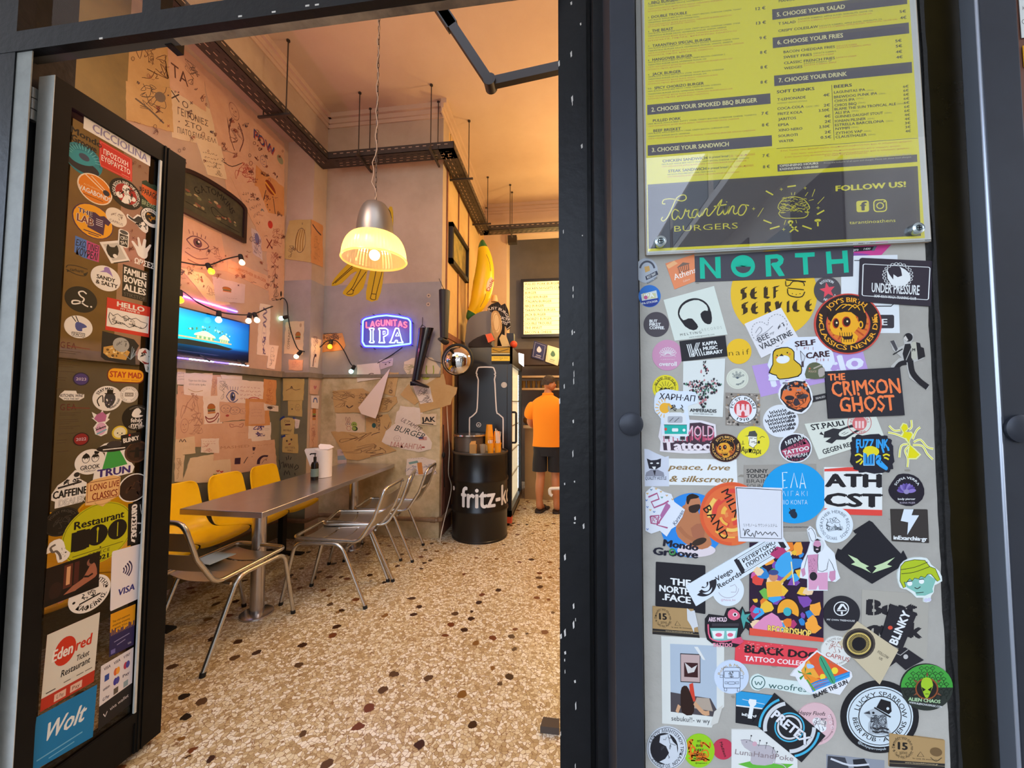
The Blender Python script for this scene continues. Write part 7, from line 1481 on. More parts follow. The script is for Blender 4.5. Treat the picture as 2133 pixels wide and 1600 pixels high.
for i in range(6):A.line([(40+7*i,30),(40+7*i,50)],2.4,'#5a4a44')
A.text('Athens',58,58,22,'#f2e8dc',wd=92,bold=.01); A.text('Culture',60,84,8,'#f0d8c4',wd=30); dn(A,'orange card with a drawn temple over a white word, under the menu board')
A=SQ([(1447,534),(1777,513),(1776,576),(1448,588)],1); A.card(0,0,100,100,'#45434c')
A.map=lambda x,y:hit(x,y,1,YP); G='#12b595'
A.poly([(1457,537),(1465,537),(1490,567),(1489,536),(1500,535),(1501,580),(1492,580),(1467,549),(1468,581),(1458,581)],G)
A.ring(1547,555,25,25,G,23); A.poly([(1547.5+16*math.cos(t),556+13.5*math.sin(t))for t in[pi*i/10 for i in range(11)]],'#45434c')
A.poly([(1593,532),(1618,530),(1627,533),(1632,540),(1630,549),(1623,556),(1634,575),(1622,576),(1605,551),(1608,548),(1617,547),(1621,543),(1618,539),(1604,540),(1606,576),(1595,577)],G); A.poly([(1655,528),(1696,526),(1696,535),(1681,536),(1683,572),(1673,573),(1671,537),(1655,537)],G); A.poly([(1719,525),(1729,524),(1731,541),(1754,540),(1753,523),(1764,522),(1767,568),(1757,569),(1756,549),(1731,551),(1733,570),(1722,571)],G)
dn(A,'long dark grey banner with big spaced teal capitals directly under the menu board')
A=SQ([(1382,625),(1487,596),(1515,697),(1405,710)],1); A.card(0,0,100,100,'#d3dcd2'); A.ring(50,44,31,31,K1,31,165,375); A.poly([(19,40),(34,40),(46,62),(50,76),(40,82),(26,70)],K1,2); A.poly([(64,44),(80,40),(80,62),(74,74),(64,70),(60,56)],K1,2); A.poly([(26,56),(22,40),(32,24),(48,18),(64,20),(76,34),(76,46),(70,44),(60,50),(54,70),(46,58),(36,54)],'#d3dcd2',2); A.text('MELTING',33,88,5.5,K1,wd=40,ang=0,sp=1.5); A.text('RECORDS',74,84,5.5,'#a8b0a8',wd=38,sp=1.5); A.text('www.meltingrecords.com',52,96,3.6,'#6a706a',wd=48); dn(A,'pale square card with a tree-shaped head wearing headphones')
A=S(1612,612,0); A.base(A.epts(0,0,90,91,60),'#e3b92c')
BK={'S':[[(8,0),(1,2),(1,9),(8,12),(8,20),(0,23)],[(9,1),(9,-1)],[(4,3),(4,22)]],'E':[[(10,0),(3,3),(0,12),(3,20),(11,22)],[(5,2),(5,20)],[(3,13),(9,9),(9,12)]],'L':[[(2,0),(2,20),(10,22)],[(5,2),(5,18)]],'F':[[(3,2),(3,23)],[(0,2),(11,0)],[(3,10),(9,9)]],'R':[[(2,1),(2,22)],[(3,1),(9,2),(9,9),(3,11)],[(4,11),(11,22)],[(5,2),(5,20)]],'V':[[(0,1),(4,22),(10,2)],[(3,1),(6,18)]],'I':[[(2,1),(2,21),(4,22)]],'C':[[(10,0),(3,3),(0,12),(3,20),(11,22)],[(5,2),(5,20)]]}
for s,xs,y in(('SELF',(1543,1563,1590,1609),600),('SERVICE',(1545,1565,1592,1615,1638,1651,1677),631)):
    for i,c in enumerate(s):A.nib(BK[c],6.4,'#3a2a12',-35,xs[i]-1612+1,y-612-i*1.1,1.05)
A.line([(29,-32),(31,-41),(60,-41),(64,-32)],2.2,'#2c2010',3); A.line([(24,-29),(66,-25)],2.6,'#2c2010'); A.line([(24,-26),(25,-16),(33,-18),(40,-26),(60,-24),(63,-16)],2,'#2c2010',2); A.line([(28,-12),(62,-8)],2,'#2c2010'); A.line([(28,-10),(30,2),(44,7),(58,6),(64,-4)],2.2,'#2c2010',3)
for x,y in((36,-36),(44,-36),(52,-37),(38,0),(46,2),(54,0)):A.ell(x,y,1,'#2c2010')
dn(A,'very large yellow round sticker with black gothic lettering and a small burger')
A=S(1723,605,1); A.disc(28,'#4c484c'); A.poly([(0+17*math.cos(math.radians(-100+36*i))*(1 if i%2==0 else.42),0+17*math.sin(math.radians(-100+36*i))*(1 if i%2==0 else.42))for i in range(10)],'#dd4a58'); A.arct('ROTATION',0,0,20,5.5,W1,-95,85,.03); A.arct('NEUSTADT',0,0,20,5.5,W1,70,85,.03,True); dn(A,'round dark grey sticker with a red star between two white words')
A=SQ([(1550,675),(1626,641),(1664,707),(1585,746)],2); A.card(0,0,100,100,'#dcdcdf'); h=[(50,92),(10,55),(6,30),(20,12),(40,14),(50,28),(60,14),(82,12),(94,30),(88,56)]; hp=smooth_loop(h,6)
for i in range(0,len(hp)-1,2):A.line([hp[i],hp[i+1]],1.2,'#55555c')
A.text('BEE',26,54,14,'#55555c',bold=.02); A.text('my',50,52,7,'#6a6a70',shear=.3); A.text('VALENTINE',50,74,15,'#3a3a40',wd=84,bold=.02); A.line([(14,34),(30,24),(30,36),(12,44),(36,44),(60,36)],1.4,'#8a8a90',3); A.scrib(68,40,86,54,4,1.4,'#55555c',3); dn(A,'tilted white square with a dashed heart, over the gothic yellow sticker')
def skull(A,k,txt,ink_,amb,red):
    A.base(A.epts(0,0,70*k,63*k,60),red); A.ell(0,0,67*k,'#2a1a18',60.5*k,n=48); A.ell(0,0,46*k,red,42*k,n=40); A.ell(0,0,43.5*k,amb[0],39.5*k,n=40)
    for i in range(18):a=i*.349; A.line([(12*k*math.cos(a),12*k*math.sin(a)),(42*k*math.cos(a),38*k*math.sin(a))],3.4*k,amb[1])
    A.poly([(x*k,y*k)for x,y in((-44,-20),(-30,-44),(0,-50),(24,-40),(38,-16),(34,10),(24,8),(20,-14),(0,-22),(-24,-16),(-36,-4))],'#241612',2); A.poly([(x*k,y*k)for x,y in((-34,-8),(-22,-22),(6,-24),(18,-10),(22,6),(12,18),(20,26),(14,40),(-6,44),(-16,36),(-12,26),(-30,22),(-38,8))],amb[2],2)
    for x,y,rx in((-26,-1,7),(-4,-4,9)):A.ell(x*k,y*k,rx*k,'#b8341c',11*k); A.ell((x+1)*k,y*k,(rx-1.5)*k,'#2a1612',9*k); A.ell((x+2)*k,(y-1)*k,2*k,'#f0e0b0')
    A.poly([(-18*k,8*k),(-13*k,8*k),(-14*k,16*k)],'#2a1612'); A.ell(26*k,2*k,5*k,amb[2],8*k); A.ell(26*k,2*k,2.5*k,'#2a1612',5*k)
    for x in range(-18,8,5):A.line([(x*k,18*k),((x+1)*k,27*k)],1.2*k,'#2a1612'); A.line([((x+4)*k,31*k),((x+4)*k,38*k)],1.2*k,'#2a1612')
    A.poly([(-14*k,26*k),(4*k,26*k),(10*k,22*k),(8*k,32*k),(-8*k,33*k)],'#2a1612')
    for i in range(4):A.line([((-26+13*i)*k,(-28-4*(i%2))*k),((-12+13*i)*k,-40*k),((4+10*i)*k,(-38+5*i)*k)],1.8*k,amb[2],3)
    A.arct(txt[0],0,0,56*k,11*k,ink_,-95,92,.05,ry=50*k); A.arct(txt[1],0,0,56*k,10.5*k,ink_,83,200,.05,True,ry=50*k)
    for s in(-1,1):
        for j in range(3):A.ell(s*57*k,(-18+6*j)*k,4.4*k,ink_,2*k,rot=-s*35)
A=S(1765,675,3); skull(A,1.0,("JOY'S BIRTH",'CLASSICS NEVER DIE'),'#e9a32c',('#d8742a','#b8481e','#eaa820'),'#c8483c'); dn(A,'large round red and amber sticker of a slick-haired skull')
A=SQ([(1776,511),(1857,509),(1836,531),(1776,540)],0); A.card(0,0,100,100,'#c8408a'); A.poly([(0,55),(30,66),(58,82),(0,100)],'#8a4a9a'); A.rect(0,14,58,48,'#25242c'); A.text('pro',9,32,20,W1,wd=14,bold=.03); A.text('1400',40,32,16,W1,wd=18,bold=.02); A.rect(56,12,64,52,'#5a6a74'); dn(A,'magenta torn scrap with a black pen printed on it, just under the menu board')
A=S0(0); A.base([(1752,560),(1778,533),(1869,531),(1874,694),(1752,694)],'#d9dfe2'); A.line([(1779,543),(1790,543)],1.6,K1); A.line([(1820,638),(1856,638),(1861,633)],2,K1); A.poly(A.rpts(1822,656,1862,684,4),'#37333a'); A.text('E',1842,671,13,W1,bold=.02,wd=11); dn(A,'white sheet mostly hidden behind the skull and the rhino card, one black letter block showing','paper_sheet','paper')
A=SQ([(1790,538),(1941,545),(1936,639),(1787,629)],4); A.base(A.rpts(0,0,100,100,3),'#2f2832'); A.box(4,14,96,86,1.4,W1,3); A.text('UNDER PRESSURE',50,66,21,W1,wd=66,bold=.03); A.text('IKMF-KRAV MAGA-TRAINING CLUB',50,85,6,W1,wd=58,bold=.02)
for i in range(22):a=i*2*pi/22; A.ring(52+19*math.cos(a),36+26*math.sin(a),2.6,.9,W1,3.2,n=10)
A.poly([(36,20),(40,34),(46,46),(46,34),(52,40),(58,36),(56,22),(54,16),(62,22),(68,30),(70,44),(64,56),(52,60),(44,58),(38,44)],W1,1); dn(A,'black card with a white rhino in a ring of chain, overlapping the panel edge')
A=S(1893,741,1); A.base([(-4,-47),(8,-46),(8,-34),(4,-28),(28,-14),(30,6),(10,14),(8,36),(42,62),(36,72),(0,46),(-6,18),(-18,20),(-34,34),(-38,22),(-22,6),(-16,4),(-34,-12),(-40,-30),(-30,-32),(-24,-16),(-10,-22),(-12,-34)],'#b5b4af',0); A.ell(-2,-38,9,K1,9); A.poly([(-12,-36),(-6,-30),(-2,-32),(-8,-42)],'#c9c5bd'); A.poly([(-9,-24),(2,-25),(10,4),(2,14),(-10,14),(-14,-4)],K1); A.line([(-8,12),(6,-20)],1.6,'#a9a8a3'); A.poly(A.rpts(4,-29,16,8,5),'#b5b4a4'); A.poly([(14,-28),(22,-26),(24,-18),(30,-16),(33,2),(18,9)],K1); A.line([(-14,-14),(-24,-8),(-34,-2)],2.4,K1); A.poly([(-40,-30),(-32,-32),(-24,-14),(-28,-8)],'#4a484c')
A.line([(-6,14),(-20,18),(-32,34)],10,K1,4); A.line([(2,10),(6,34),(20,52),(38,66)],12,K1,4); A.text('M',9,-12,6,K1,bold=.05); dn(A,'transparent sticker of a black-clad figure with a backpack and long curved legs')
A=S(1390,740); A.disc(31.5,'#c78fae',32)
for i in range(9):a=math.radians(200+17.5*i); A.line(A.epts(1+12*math.cos(a),0+10*math.sin(a),6.5,2.6,14,math.degrees(a)),.8,W1,closed=True)
A.line([(-15,4),(-12,-1),(-8,2),(8,2),(14,0),(17,3)],.8,W1); A.text('CERAMIC',1,9,2,'#e8d0dc',wd=30); A.text('overoll',1,18,9,W1,wd=36,bold=.03); dn(A,'round pink sticker with a white lotus outline, touching the black music card')
A=SQ([(1415,711),(1510,699),(1515,742),(1420,753)],2); A.card(0,0,100,100,'#232227')
for i in range(3):A.line([(15+4*i,20),(19+4*i,84)],2,W1); A.line([(36+3.4*i,18),(22+3*i,84)],1.6,W1); A.line([(32+5*i,48),(36+5*i,84)],2,W1)
for i,s in enumerate(('KAPPA','MUSIC','LIBRARY')):A.text(s,49,28+23*i,17,W1,wd=(31,31,41)[i],al='L',bold=.05)
dn(A,'black card with a striped letter and three stacked white words')
A=S(1539,732); A.disc(26,'#e6ba28',26.5); A.text('naif',0,2,12,'#4a3a10',wd=43,bold=-.012,sp=1.25,ang=-4); dn(A,'small plain yellow round sticker with one lower-case word right of the black music card')
A=S(1386,808); A.disc(27,'#dccf28'); A.ring(0,1,21,1,'#3a3810',20); A.arct('BLAME THE SUN',0,0,21,5.5,'#2f2c10',-90,150,.03)
for i in range(7):a=math.radians(200+23*i); A.line([(8*math.cos(a),4+8*math.sin(a)),(18*math.cos(a),4+18*math.sin(a))],.9,'#3a3810')
A.scrib(-18,0,18,12,12,1,'#3a3810',3); A.ell(0,5,4,'#3a3810',6); dn(A,'round yellow sun sticker partly covered by the camper van sticker')
A=SQ([(1423,753),(1510,747),(1505,869),(1422,865)],1); A.card(0,0,100,100,'#d6dcd8')
def dia(cx,cy,rx,ry,n,sd):
    A.specks(cx-rx,cy-ry,cx+rx,cy+ry,n,2.6,['#26242a','#26242a','#3a3a40','#5a8a72','#c07a80'],sd,lambda x,y:abs(x-cx)/rx+abs(y-cy)/ry<1.05)
dia(50,20,12,10,30,1); dia(50,48,14,13,70,2); dia(26,42,26,8,60,3); dia(74,42,26,8,60,4); dia(30,54,14,9,40,5); dia(70,55,14,9,40,6); dia(50,66,16,10,60,7); dia(50,78,10,8,30,8); A.specks(47,2,54,14,16,1.5,[K1],9); A.text('AMPERIADIS',50,90,6,K1,wd=66,bold=.03); A.text('QUALITY BEERS SINCE 1980',50,96,2,'#5a5a5c',wd=50); dn(A,'tall white card with a hop cone made of black scraps')
A=S(1536,789); A.disc(23,'#cfd3c3',21.5); A.ring(0,0,20,.6,'#b8bba8',18.5)
for i in range(8):a=math.radians(-150+17*i); r_=8+4*(i%2); A.line([(0,0),(r_*math.cos(a),r_*math.sin(a))],.7,'#3a4a5a'); A.ring(r_*1.15*math.cos(a),r_*1.15*math.sin(a),1.9,.7,'#3a4a5a')
A.arct('MIMOSA',0,-2,14,3.6,'#3a4a5a',62,80,.03,True); dn(A,'small round cream sticker with a dotted flower head, below the plain yellow one')
A=S(1406,862,3); A.base([(-40,-43),(-19,-51),(10,-47),(42,-45),(46,-22),(26,-16),(30,15),(26,46),(8,52),(-8,46),(-28,44),(-30,10),(-42,-4),(-44,-20)],'#d3deea',2); A.text('ΧΑΡΗ·ΑΠ',4,-34,12,'#2a2834',wd=74,bold=.02,shear=.1,ang=4); A.ell(-22,-12,11,'#e8ae34')
for i in range(9):a=math.radians(95+22*i); A.line([(-22+13*math.cos(a),-12+13*math.sin(a)),(-22+20*math.cos(a),-12+20*math.sin(a))],1.6,'#e8ae34')
A.poly([(-14,-20),(4,-10),(14,-12),(18,-2),(-12,-2)],'#a9a99a',2); A.poly([(-18,-22),(-12,-22),(-4,-12),(-8,-10)],'#e0a838'); A.scrib(-10,-18,16,-3,6,1.2,K1,4); A.poly([(-21,44),(-24,12),(-20,2),(-10,-3),(12,-3),(22,4),(24,44)],'#d8dde0',1); A.poly([(-23,22),(24,23),(24,44),(-22,44)],'#1fa99c'); A.poly(A.rpts(-16,5,15,19,3),'#a9acb2'); A.line([(-12,16),(-4,8)],1,K1); A.line([(-2,17),(8,8)],1,K1); A.line([(-24,23),(24,23)],1,K1); A.poly(A.rpts(-7,30,6,37,2),W1); A.ell(-20,32,3,'#c8503c'); A.ell(18,34,3,W1); A.rect(-28,42,28,46,W1); A.rect(-22,46,-12,52,'#3a3a3e'); A.rect(10,47,20,54,'#3a3a3e'); dn(A,'white cut-out of a teal camper van loaded with bags under a yellow sun')
A=SQ([(1511,818),(1582,820),(1583,887),(1511,886)],1); A.card(0,0,100,100,'#8f877d'); A.specks(2,2,98,98,150,4,['#5a524c','#c9c0b4','#3a3532','#a88a6a','#b8b0a4'],3); A.ell(50,49,41,'#2a2630',43); A.ell(50,49,39.5,'#dfe3e6',41.5); A.ell(50,49,26,'#cf4a50',27)
for x in(36,50,64):A.rect(x-5,40,x+5,68,'#ecd0d0'); A.rect(x-4,34,x+4,40,'#ecd0d0')
A.rect(31,52,69,70,'#ecd0d0'); A.poly([(45,72),(45,60),(50,54),(55,60),(55,72)],'#cf4a50'); A.arct('FC ST. PAULI',50,49,33,9,K1,-90,170,.04); A.arct('1910',50,49,33,9,K1,90,60,.04,True); dn(A,'square crowd photo sticker with a red castle crest in a white ring','sticker')
A=SQ([(1566,762),(1795,724),(1809,775),(1585,827)],0); A.card(0,0,100,100,'#b295cf'); A.text('mucclo',55,46,62,'#d9deec',wd=84,bold=.045); dn(A,'lilac banner with huge white letters behind the yellow chick')
A=S(1640,757,2); A.base([(10,-54),(72,-56),(94,-22),(98,-4),(78,30),(20,34),(-40,36),(-36,16),(-42,4),(-36,-14),(-34,-26),(-14,-36)],'#d6dee8',1)
A.poly([(-32,-18),(-26,-30),(0,-34),(14,-24),(14,-8),(26,2),(30,14),(22,28),(-18,34),(-24,26),(-40,20),(-32,2)],'#241f14',2); A.poly([(-30,-17),(-24,-28),(0,-32),(12,-23),(12,-7),(24,3),(28,14),(20,26),(-17,32),(-23,24),(-37,19),(-30,2)],'#d3ae26',2); A.ell(-10,-8,14,'#dfe5ea',8.5,-6); A.poly([(-18,-15),(-13,-20),(-8,-15)],'#241f14'); A.ell(-22,-16,1.6,'#241f14'); A.ell(-1,-22,1.6,'#241f14'); A.ell(-24,-12,2.4,'#d8803a'); A.ell(4,-19,2.4,'#d8803a')
A.text('SELF',36,-42,11,'#3a2028',wd=42,bold=.05,ang=-6); A.text('CARE',62,-18,12,'#3a2028',wd=48,bold=.05,ang=-6); A.poly([(26,-26),(36,-14),(33,-4),(28,-6)],'#c8ced6'); A.line([(26,-26),(28,-6),(33,-4),(36,-14),(26,-26)],1,'#3a2028'); A.rect(28,-4,33,8,'#4a3a40')
R=random.Random(3)
for i in range(14):x=R.uniform(18,84); A.line([(x,-34 if x<56 else-10),(x,(-34 if x<56 else-10)+R.uniform(3,8))],.8,'#a03a40')
dn(A,'white cut-out of a fat yellow chick holding a knife beside dripping letters')
A=S(1697,772,3); A.base([(-19,16),(-19,-2),(-12,-14),(2,-17),(14,-10),(20,2),(18,16)],'#5c6248',2); A.poly([(6,-2),(18,-6),(20,8),(8,14)],'#a9a098',2); A.line([(-4,-4),(14,-12)],2.5,'#b0a898'); A.text('POLICE',-6,2,4,'#c8a890',wd=16); A.ell(-12,-4,2,'#c8623a'); dn(A,'olive green riot helmet sticker on the lilac banner')
A=S(1656,826,3); A.base([(-34,4),(-34,-14),(-22,-30),(0,-36),(18,-34),(30,-18),(36,6),(28,24),(14,36),(-2,34),(-18,26)],'#dfe2e4',2); A.poly([(-32,4),(-31,-14),(-20,-28),(0,-33),(16,-31),(28,-16),(33,6),(26,22),(12,33),(-2,30),(-16,24)],'#26242c',1); A.poly([(-30,4),(-26,-12),(-8,-20),(14,-18),(28,-6),(30,8),(22,22),(4,28),(-14,20)],'#dd7038',1); A.specks(-28,-30,24,-12,40,3,['#26242c','#dd7038','#8a8a90'],3); A.ell(-13,3,10,'#26242c',5); A.ell(14,0,12,'#3a3a42',5,-8); A.poly([(-2,4),(4,4),(10,16),(0,20),(-6,14)],'#3a3038',1); A.scrib(-20,-8,26,24,10,1,'#3a2420',6); dn(A,'cut-out orange and black brooding face melting at the chin')
A=S0(1); A.base([(1692,825),(1720,819),(1721,832),(1692,838)],'#2a282c'); A.text('SEALED',1708,828,4,'#c8c4c0',ang=-12,wd=20,bold=.02); dn(A,'short black strip with tiny white lettering beside the orange face')
A=SQ([(1716,774),(1872,765),(1882,865),(1724,872)],4); A.card(0,0,100,100,'#28262d'); O='#ef7d45'; A.text('THE',15,13,14,O,wd=22,bold=.05)
jag=lambda x,y,W_,h:(x+.02*h*math.sin(y*.9),y+(.05*h if y>0 else 0)*math.sin(x*.5))
A.text('CRIMSON',52,38,31,O,wd=90,bold=.03,warp=jag); A.text('GHOST',52,72,31,O,wd=72,bold=.03,warp=jag)
for x in(42,56,70):A.poly([(x-3,84),(x+3,84),(x,92)],O)
A.poly([(40,46),(44,50),(48,46),(44,44)],'#28262d'); dn(A,'black rectangle with three rows of dripping orange letters')
A=S(1626,877,1); A.disc(37,'#d8dde2',34)
for r in range(7):
    for c in range(8):
        x,y=-32+c*9+(r%2)*3,-24+r*8-c*1.6
        if x*x/1225+y*y/900<.78:A.line([(x-4,y-3),(x-1,y+3),(x+2,y-2),(x+4,y+3)],1.7,'#26242e',3); A.ring(x+3,y,3,1.3,'#26242e')if c>4 else None
dn(A,'round white sticker covered in looping black script')
A=S(1568,921,1); A.disc(34,'#e0d433',33); A.poly([(-10,-12),(8,-14),(8,4),(0,12),(-8,8)],'#e8e6d8',1); A.poly([(-18,-12),(-10,-14),(-8,-22),(4,-24),(9,-16),(8,-12)],'#4a4a48',1); A.line([(-9,4),(-7,-10),(8,-12),(8,4),(0,12),(-9,6)],1,K1); A.line([(-6,-8),(-1,-8)],1.2,K1); A.line([(2,-8),(7,-8)],1.2,K1); A.line([(-4,0),(4,-1)],1.2,K1); A.line([(2,2),(10,1)],1.3,K1); A.rect(10,-3,14,3,K1); A.line([(14,-8),(18,-12),(24,-10)],1,K1,3); A.text('Αμπάρι',-4,17,11,K1,wd=42,bold=.02,ang=6); A.line([(-24,4),(-18,4)],1,K1); A.line([(-21,-3),(-21,3)],1,K1); dn(A,'round yellow sticker with a bearded pipe-smoking sailor')
A=S(1510,933,4); skull(A,.46,("JOY'S BIRTH",'CLASSICS NEVER DIE'),'#dfae62',('#b8642a','#8a3a1c','#e0a030'),'#5a2a1e'); dn(A,'small round brown sticker of a slick-haired skull over the drip lettering')
A=S(1432,910,1); A.base([(-61,0),(-56,-28),(-10,-30),(0,-36),(30,-34),(58,-26),(60,0),(52,14),(62,30),(40,34),(0,35),(-40,32),(-58,30),(-56,10)],'#dcd8dc',1); A.poly([(-4,-28),(26,-30),(54,-22),(56,4),(40,16),(0,14)],'#43303c',1); A.text('MOLD',26,-8,30,'#c8607c',wd=58,bold=.03); A.text('MOLD',26,-12,22,'#d8b8c4',wd=56,bold=.0); A.poly([(-52,8),(40,8),(54,16),(54,28),(-50,28)],'#43303c',1); A.text('Tattoo',0,18,19,'#e2d6da',wd=100,bold=.06,shear=-.1)
R=random.Random(6)
for i in range(14):x=R.uniform(-50,52); A.line([(x,-2),(x+R.uniform(-3,3),10)],1.6,'#b0405c')
dn(A,'white-edged sticker of pink drip letters and a bubbly second word, below the camper van')
A=S(1656,933,2); A.disc(34,'#d9dde0',31); A.ell(0,0,31.5,'#2a2430',28.5); A.poly([(-30,6),(20,-20),(30,-6),(28,8),(-20,22)],'#b04a66'); A.text('ΜΠΛΑΚ',-1,-17,9,W1,ang=-22,wd=42,bold=.03); A.text('ΤΖΟΝΚ',0,-6,9,'#2a2430',ang=-20,wd=46,bold=.03); A.text('TATTOO',1,5,8,W1,ang=-12,wd=54,bold=.05); A.text('ΚΥΨΕΛΗ',2,16,7,W1,ang=-8,wd=44,bold=.02); A.text('210 32',4,24,4,'#b04a66',ang=-5,wd=26); dn(A,'round black, pink and white sticker with four slanted rows of lettering')
A=SQ([(1675,883),(1823,865),(1842,913),(1705,957)],2); A.card(0,0,100,100,'#d3d8cc'); A.text('ST.PAULI',30,12,16,'#26262a',wd=46,bold=.04); A.text('GEGEN RECHTS',40,84,14,'#26262a',wd=62,bold=.03); A.poly([(22,30),(36,24),(44,30),(62,22),(76,26),(76,44),(58,56),(46,66),(34,60),(26,68),(18,58),(28,50),(18,46)],'#2b2b30',1); A.poly([(42,40),(54,32),(66,34),(62,46),(48,56),(40,50)],'#d3d8cc',2); A.poly([(56,38),(74,28),(74,38),(62,46)],'#d3d8cc'); A.line([(44,46),(50,42)],1.2,'#2b2b30'); A.line([(46,50),(54,45)],1.2,'#2b2b30')
A.poly([(14,34),(18,28),(20,40)],'#2b2b30'); A.map=lambda x,y:hit(x,y,1,YP); A.ring(1789,881,25,1.2,'#c25a5c',23); A.ell(1789,882,15,'#cf6c6c',15)
for x in(1782,1789,1796):A.rect(x-2.4,877,x+2.4,892,'#e6c4c0')
A.text('1910',1795,900,5,'#c25a5c',ang=-10,bold=.02); A.arct('FC ST. PAULI',1789,881,18,4.5,'#c25a5c',-90,170,.02); dn(A,'pale tilted card with a fist smashing a black shape and a red round crest')
A=S(1890,917,1); c_='#dfe39a'
for st in([(-39,-30),(-28,-20),(-15,-21)],[(2,-22),(8,-28),(7,-42)],[(10,-2),(18,-20),(26,-27)],[(-41,-16),(-26,-13),(-6,-5)],[(12,4),(26,-1),(40,14),(53,18)],[(10,10),(30,12),(40,28),(52,40)],[(0,8),(-14,12),(-18,36)],[(2,12),(-6,22),(0,38),(-1,56)]):A.line(st,5,'#e6e8bf',3); A.line(st,2,'#d8d23a',3)
A.base(smooth_loop([(-16,-26),(-10,-36),(-2,-34),(2,-24),(-4,-16),(8,-18),(12,-12),(4,2),(6,10),(16,18),(28,30),(18,40),(-2,40),(0,20),(2,8),(-6,-2),(-16,-8),(-10,-16)],1),c_); A.poly([(-14,-26),(-9,-34),(-2,-32),(0,-24),(-6,-18),(6,-16),(9,-12),(2,2),(5,11),(14,20),(24,30),(16,37),(0,37),(3,20),(4,8),(-3,-4),(-12,-8),(-8,-16)],'#dcd20f',1); dn(A,'yellow ant-shaped cut-out near the right edge of the panel')
A=S(1815,945,3); wv=[]
for i in range(40):
    a=2*pi*i/40; r_=1+.05*math.sin(i*2.1); wv.append(((44*math.copysign(abs(math.cos(a))**.5,math.cos(a))+4*math.sin(a))*r_,40*math.copysign(abs(math.sin(a))**.5,math.sin(a))*r_))
A.base(wv,'#1f1e2a'); A.text('FUZZ INK',0,-21,18,'#2f9be0',wd=66,bold=.06); A.line([(-30,-16),(-31,-2)],4,'#2f9be0'); A.line([(20,-14),(24,-2)],4,'#2f9be0'); A.line([(32,-14),(34,-6)],4,'#2f9be0'); A.rect(-18,-2,4,24,'#2f8fd0'); A.box(-18,-2,4,24,1.6,'#a8d8f0')
for x in(-12,-6,0):A.line([(x,2),(x,20)],1.6,'#15284a')
A.poly([(-20,-4),(-14,-14),(0,-16),(12,-10),(14,-2),(8,4),(4,0),(-6,2),(-10,8),(-12,0)],'#ddd022',2); A.poly([(8,4),(18,4),(20,16),(32,28),(30,34),(24,32),(8,20)],'#2f9be0',2); A.scrib(8,6,20,18,5,1.2,'#15284a',3)
for s in((-36,4,-20,6),(-34,18,-22,10),(-26,22,-20,14),(36,4,22,4),(34,12,24,8)):A.line([(s[0],s[1]),((s[0]+s[2])/2,s[1]-3),(s[2],s[3])],3.4,'#ddd022',3)
dn(A,'dark wavy-edged sticker with a blue hand lifting a foaming mug')
A=S0(0); A.base([(1342,935),(1350,936),(1366,944),(1385,952),(1393,950),(1394,1013),(1343,1013)],'#c9cfdb'); A.poly([(1347,955),(1356,959),(1368,958),(1377,955),(1376,972),(1366,978),(1352,976)],'#25242e',1); A.ell(1357,965,3,W1,1.6); A.ell(1370,965,3,W1,1.6); A.poly([(1358,972),(1366,972),(1364,982)],W1); A.poly([(1344,992),(1346,984),(1356,978),(1370,978),(1382,984),(1384,992)],'#8a8c98',1); A.poly([(1360,980),(1366,980),(1364,992)],'#25242e'); A.text('QUALITY HUSTLE',1366,996,7,'#4a4c58',wd=44,bold=.02); dn(A,'torn white sticker of a masked cat in a jacket at the panel edge')
A=SQ([(1393,955),(1534,957),(1536,1012),(1393,1010)],1); A.card(0,0,100,100,'#dde2e2'); A.text('peace, love',46,31,21,'#8f744a',wd=88,bold=.03,shear=.18); A.text('& silkscreen',48,76,23,'#8f744a',wd=92,bold=.03,shear=.18); dn(A,'wide white strip with two lines of brown italic lettering')
A=S0(0); A.base([(1549,969),(1700,966),(1702,1106),(1549,1110)],'#99948b')
for i,s in enumerate(('SONNY','TOUCH','BRAIN','SOUND')):A.text(s,1555,981+10.5*i,8,'#2a282a',al='L',wd=44,bold=.03 if i<2 else-.01)
A.text('WWW.MYSPACE.COM/SONNYTOUCH',1654,1098,3,'#4a4648',wd=58,bold=.02); dn(A,'clear sticker with four rows of typewriter lettering left of the big blue disc')
A=S(1654,1027,2); A.disc(67,'#1497d8',63); L_='#cfe2f0'
for st in([(-15,-43),(-25,-43),(-24,-10),(-15,-12)],[(-24,-26),(-19,-27)],[(-8,-11),(-1,-42),(6,-12)],[(11,-10),(16,-42),(23,-10)],[(13,-20),(21,-20)]):A.line(st,2,L_)
A.text('ΛΙΓΑΚΙ',0,1,11,L_,wd=54,bold=-.025,sp=1.3,al='C'); A.text('ΠΙΟ ΚΟΝΤΑ',-1,19,9,L_,wd=56,bold=-.015); A.ell(-2,44,7,'#1d2a3c',9,-30); A.ell(-5,38,8,'#1d2a3c',4,-30); A.line([(-8,35),(-11,31)],1.4,'#1d2a3c'); dn(A,'large bright blue disc with thin white Greek letters and an acorn')
A=SQ([(1716,973),(1836,973),(1836,1074),(1716,1070)],2); A.card(0,0,100,100,'#dde0dd'); A.poly([(0,4),(40,0),(70,0),(98,8),(0,9)],'#d9453c'); A.rect(0,88,100,100,'#d9453c'); A.text('ATH',50,28,27,'#1f1d22',wd=94,bold=.06); A.text('CST',50,69,27,'#1f1d22',wd=96,bold=.06); dn(A,'white square with two rows of heavy black capitals and red edge strips')
A=S(1888,1020,1); A.base(smooth_loop([(-37,6),(-36,-6),(-24,-24),(-16,-32),(4,-33),(24,-24),(36,-2),(32,20),(10,34),(-14,30),(-30,18)],2),'#1d1824')
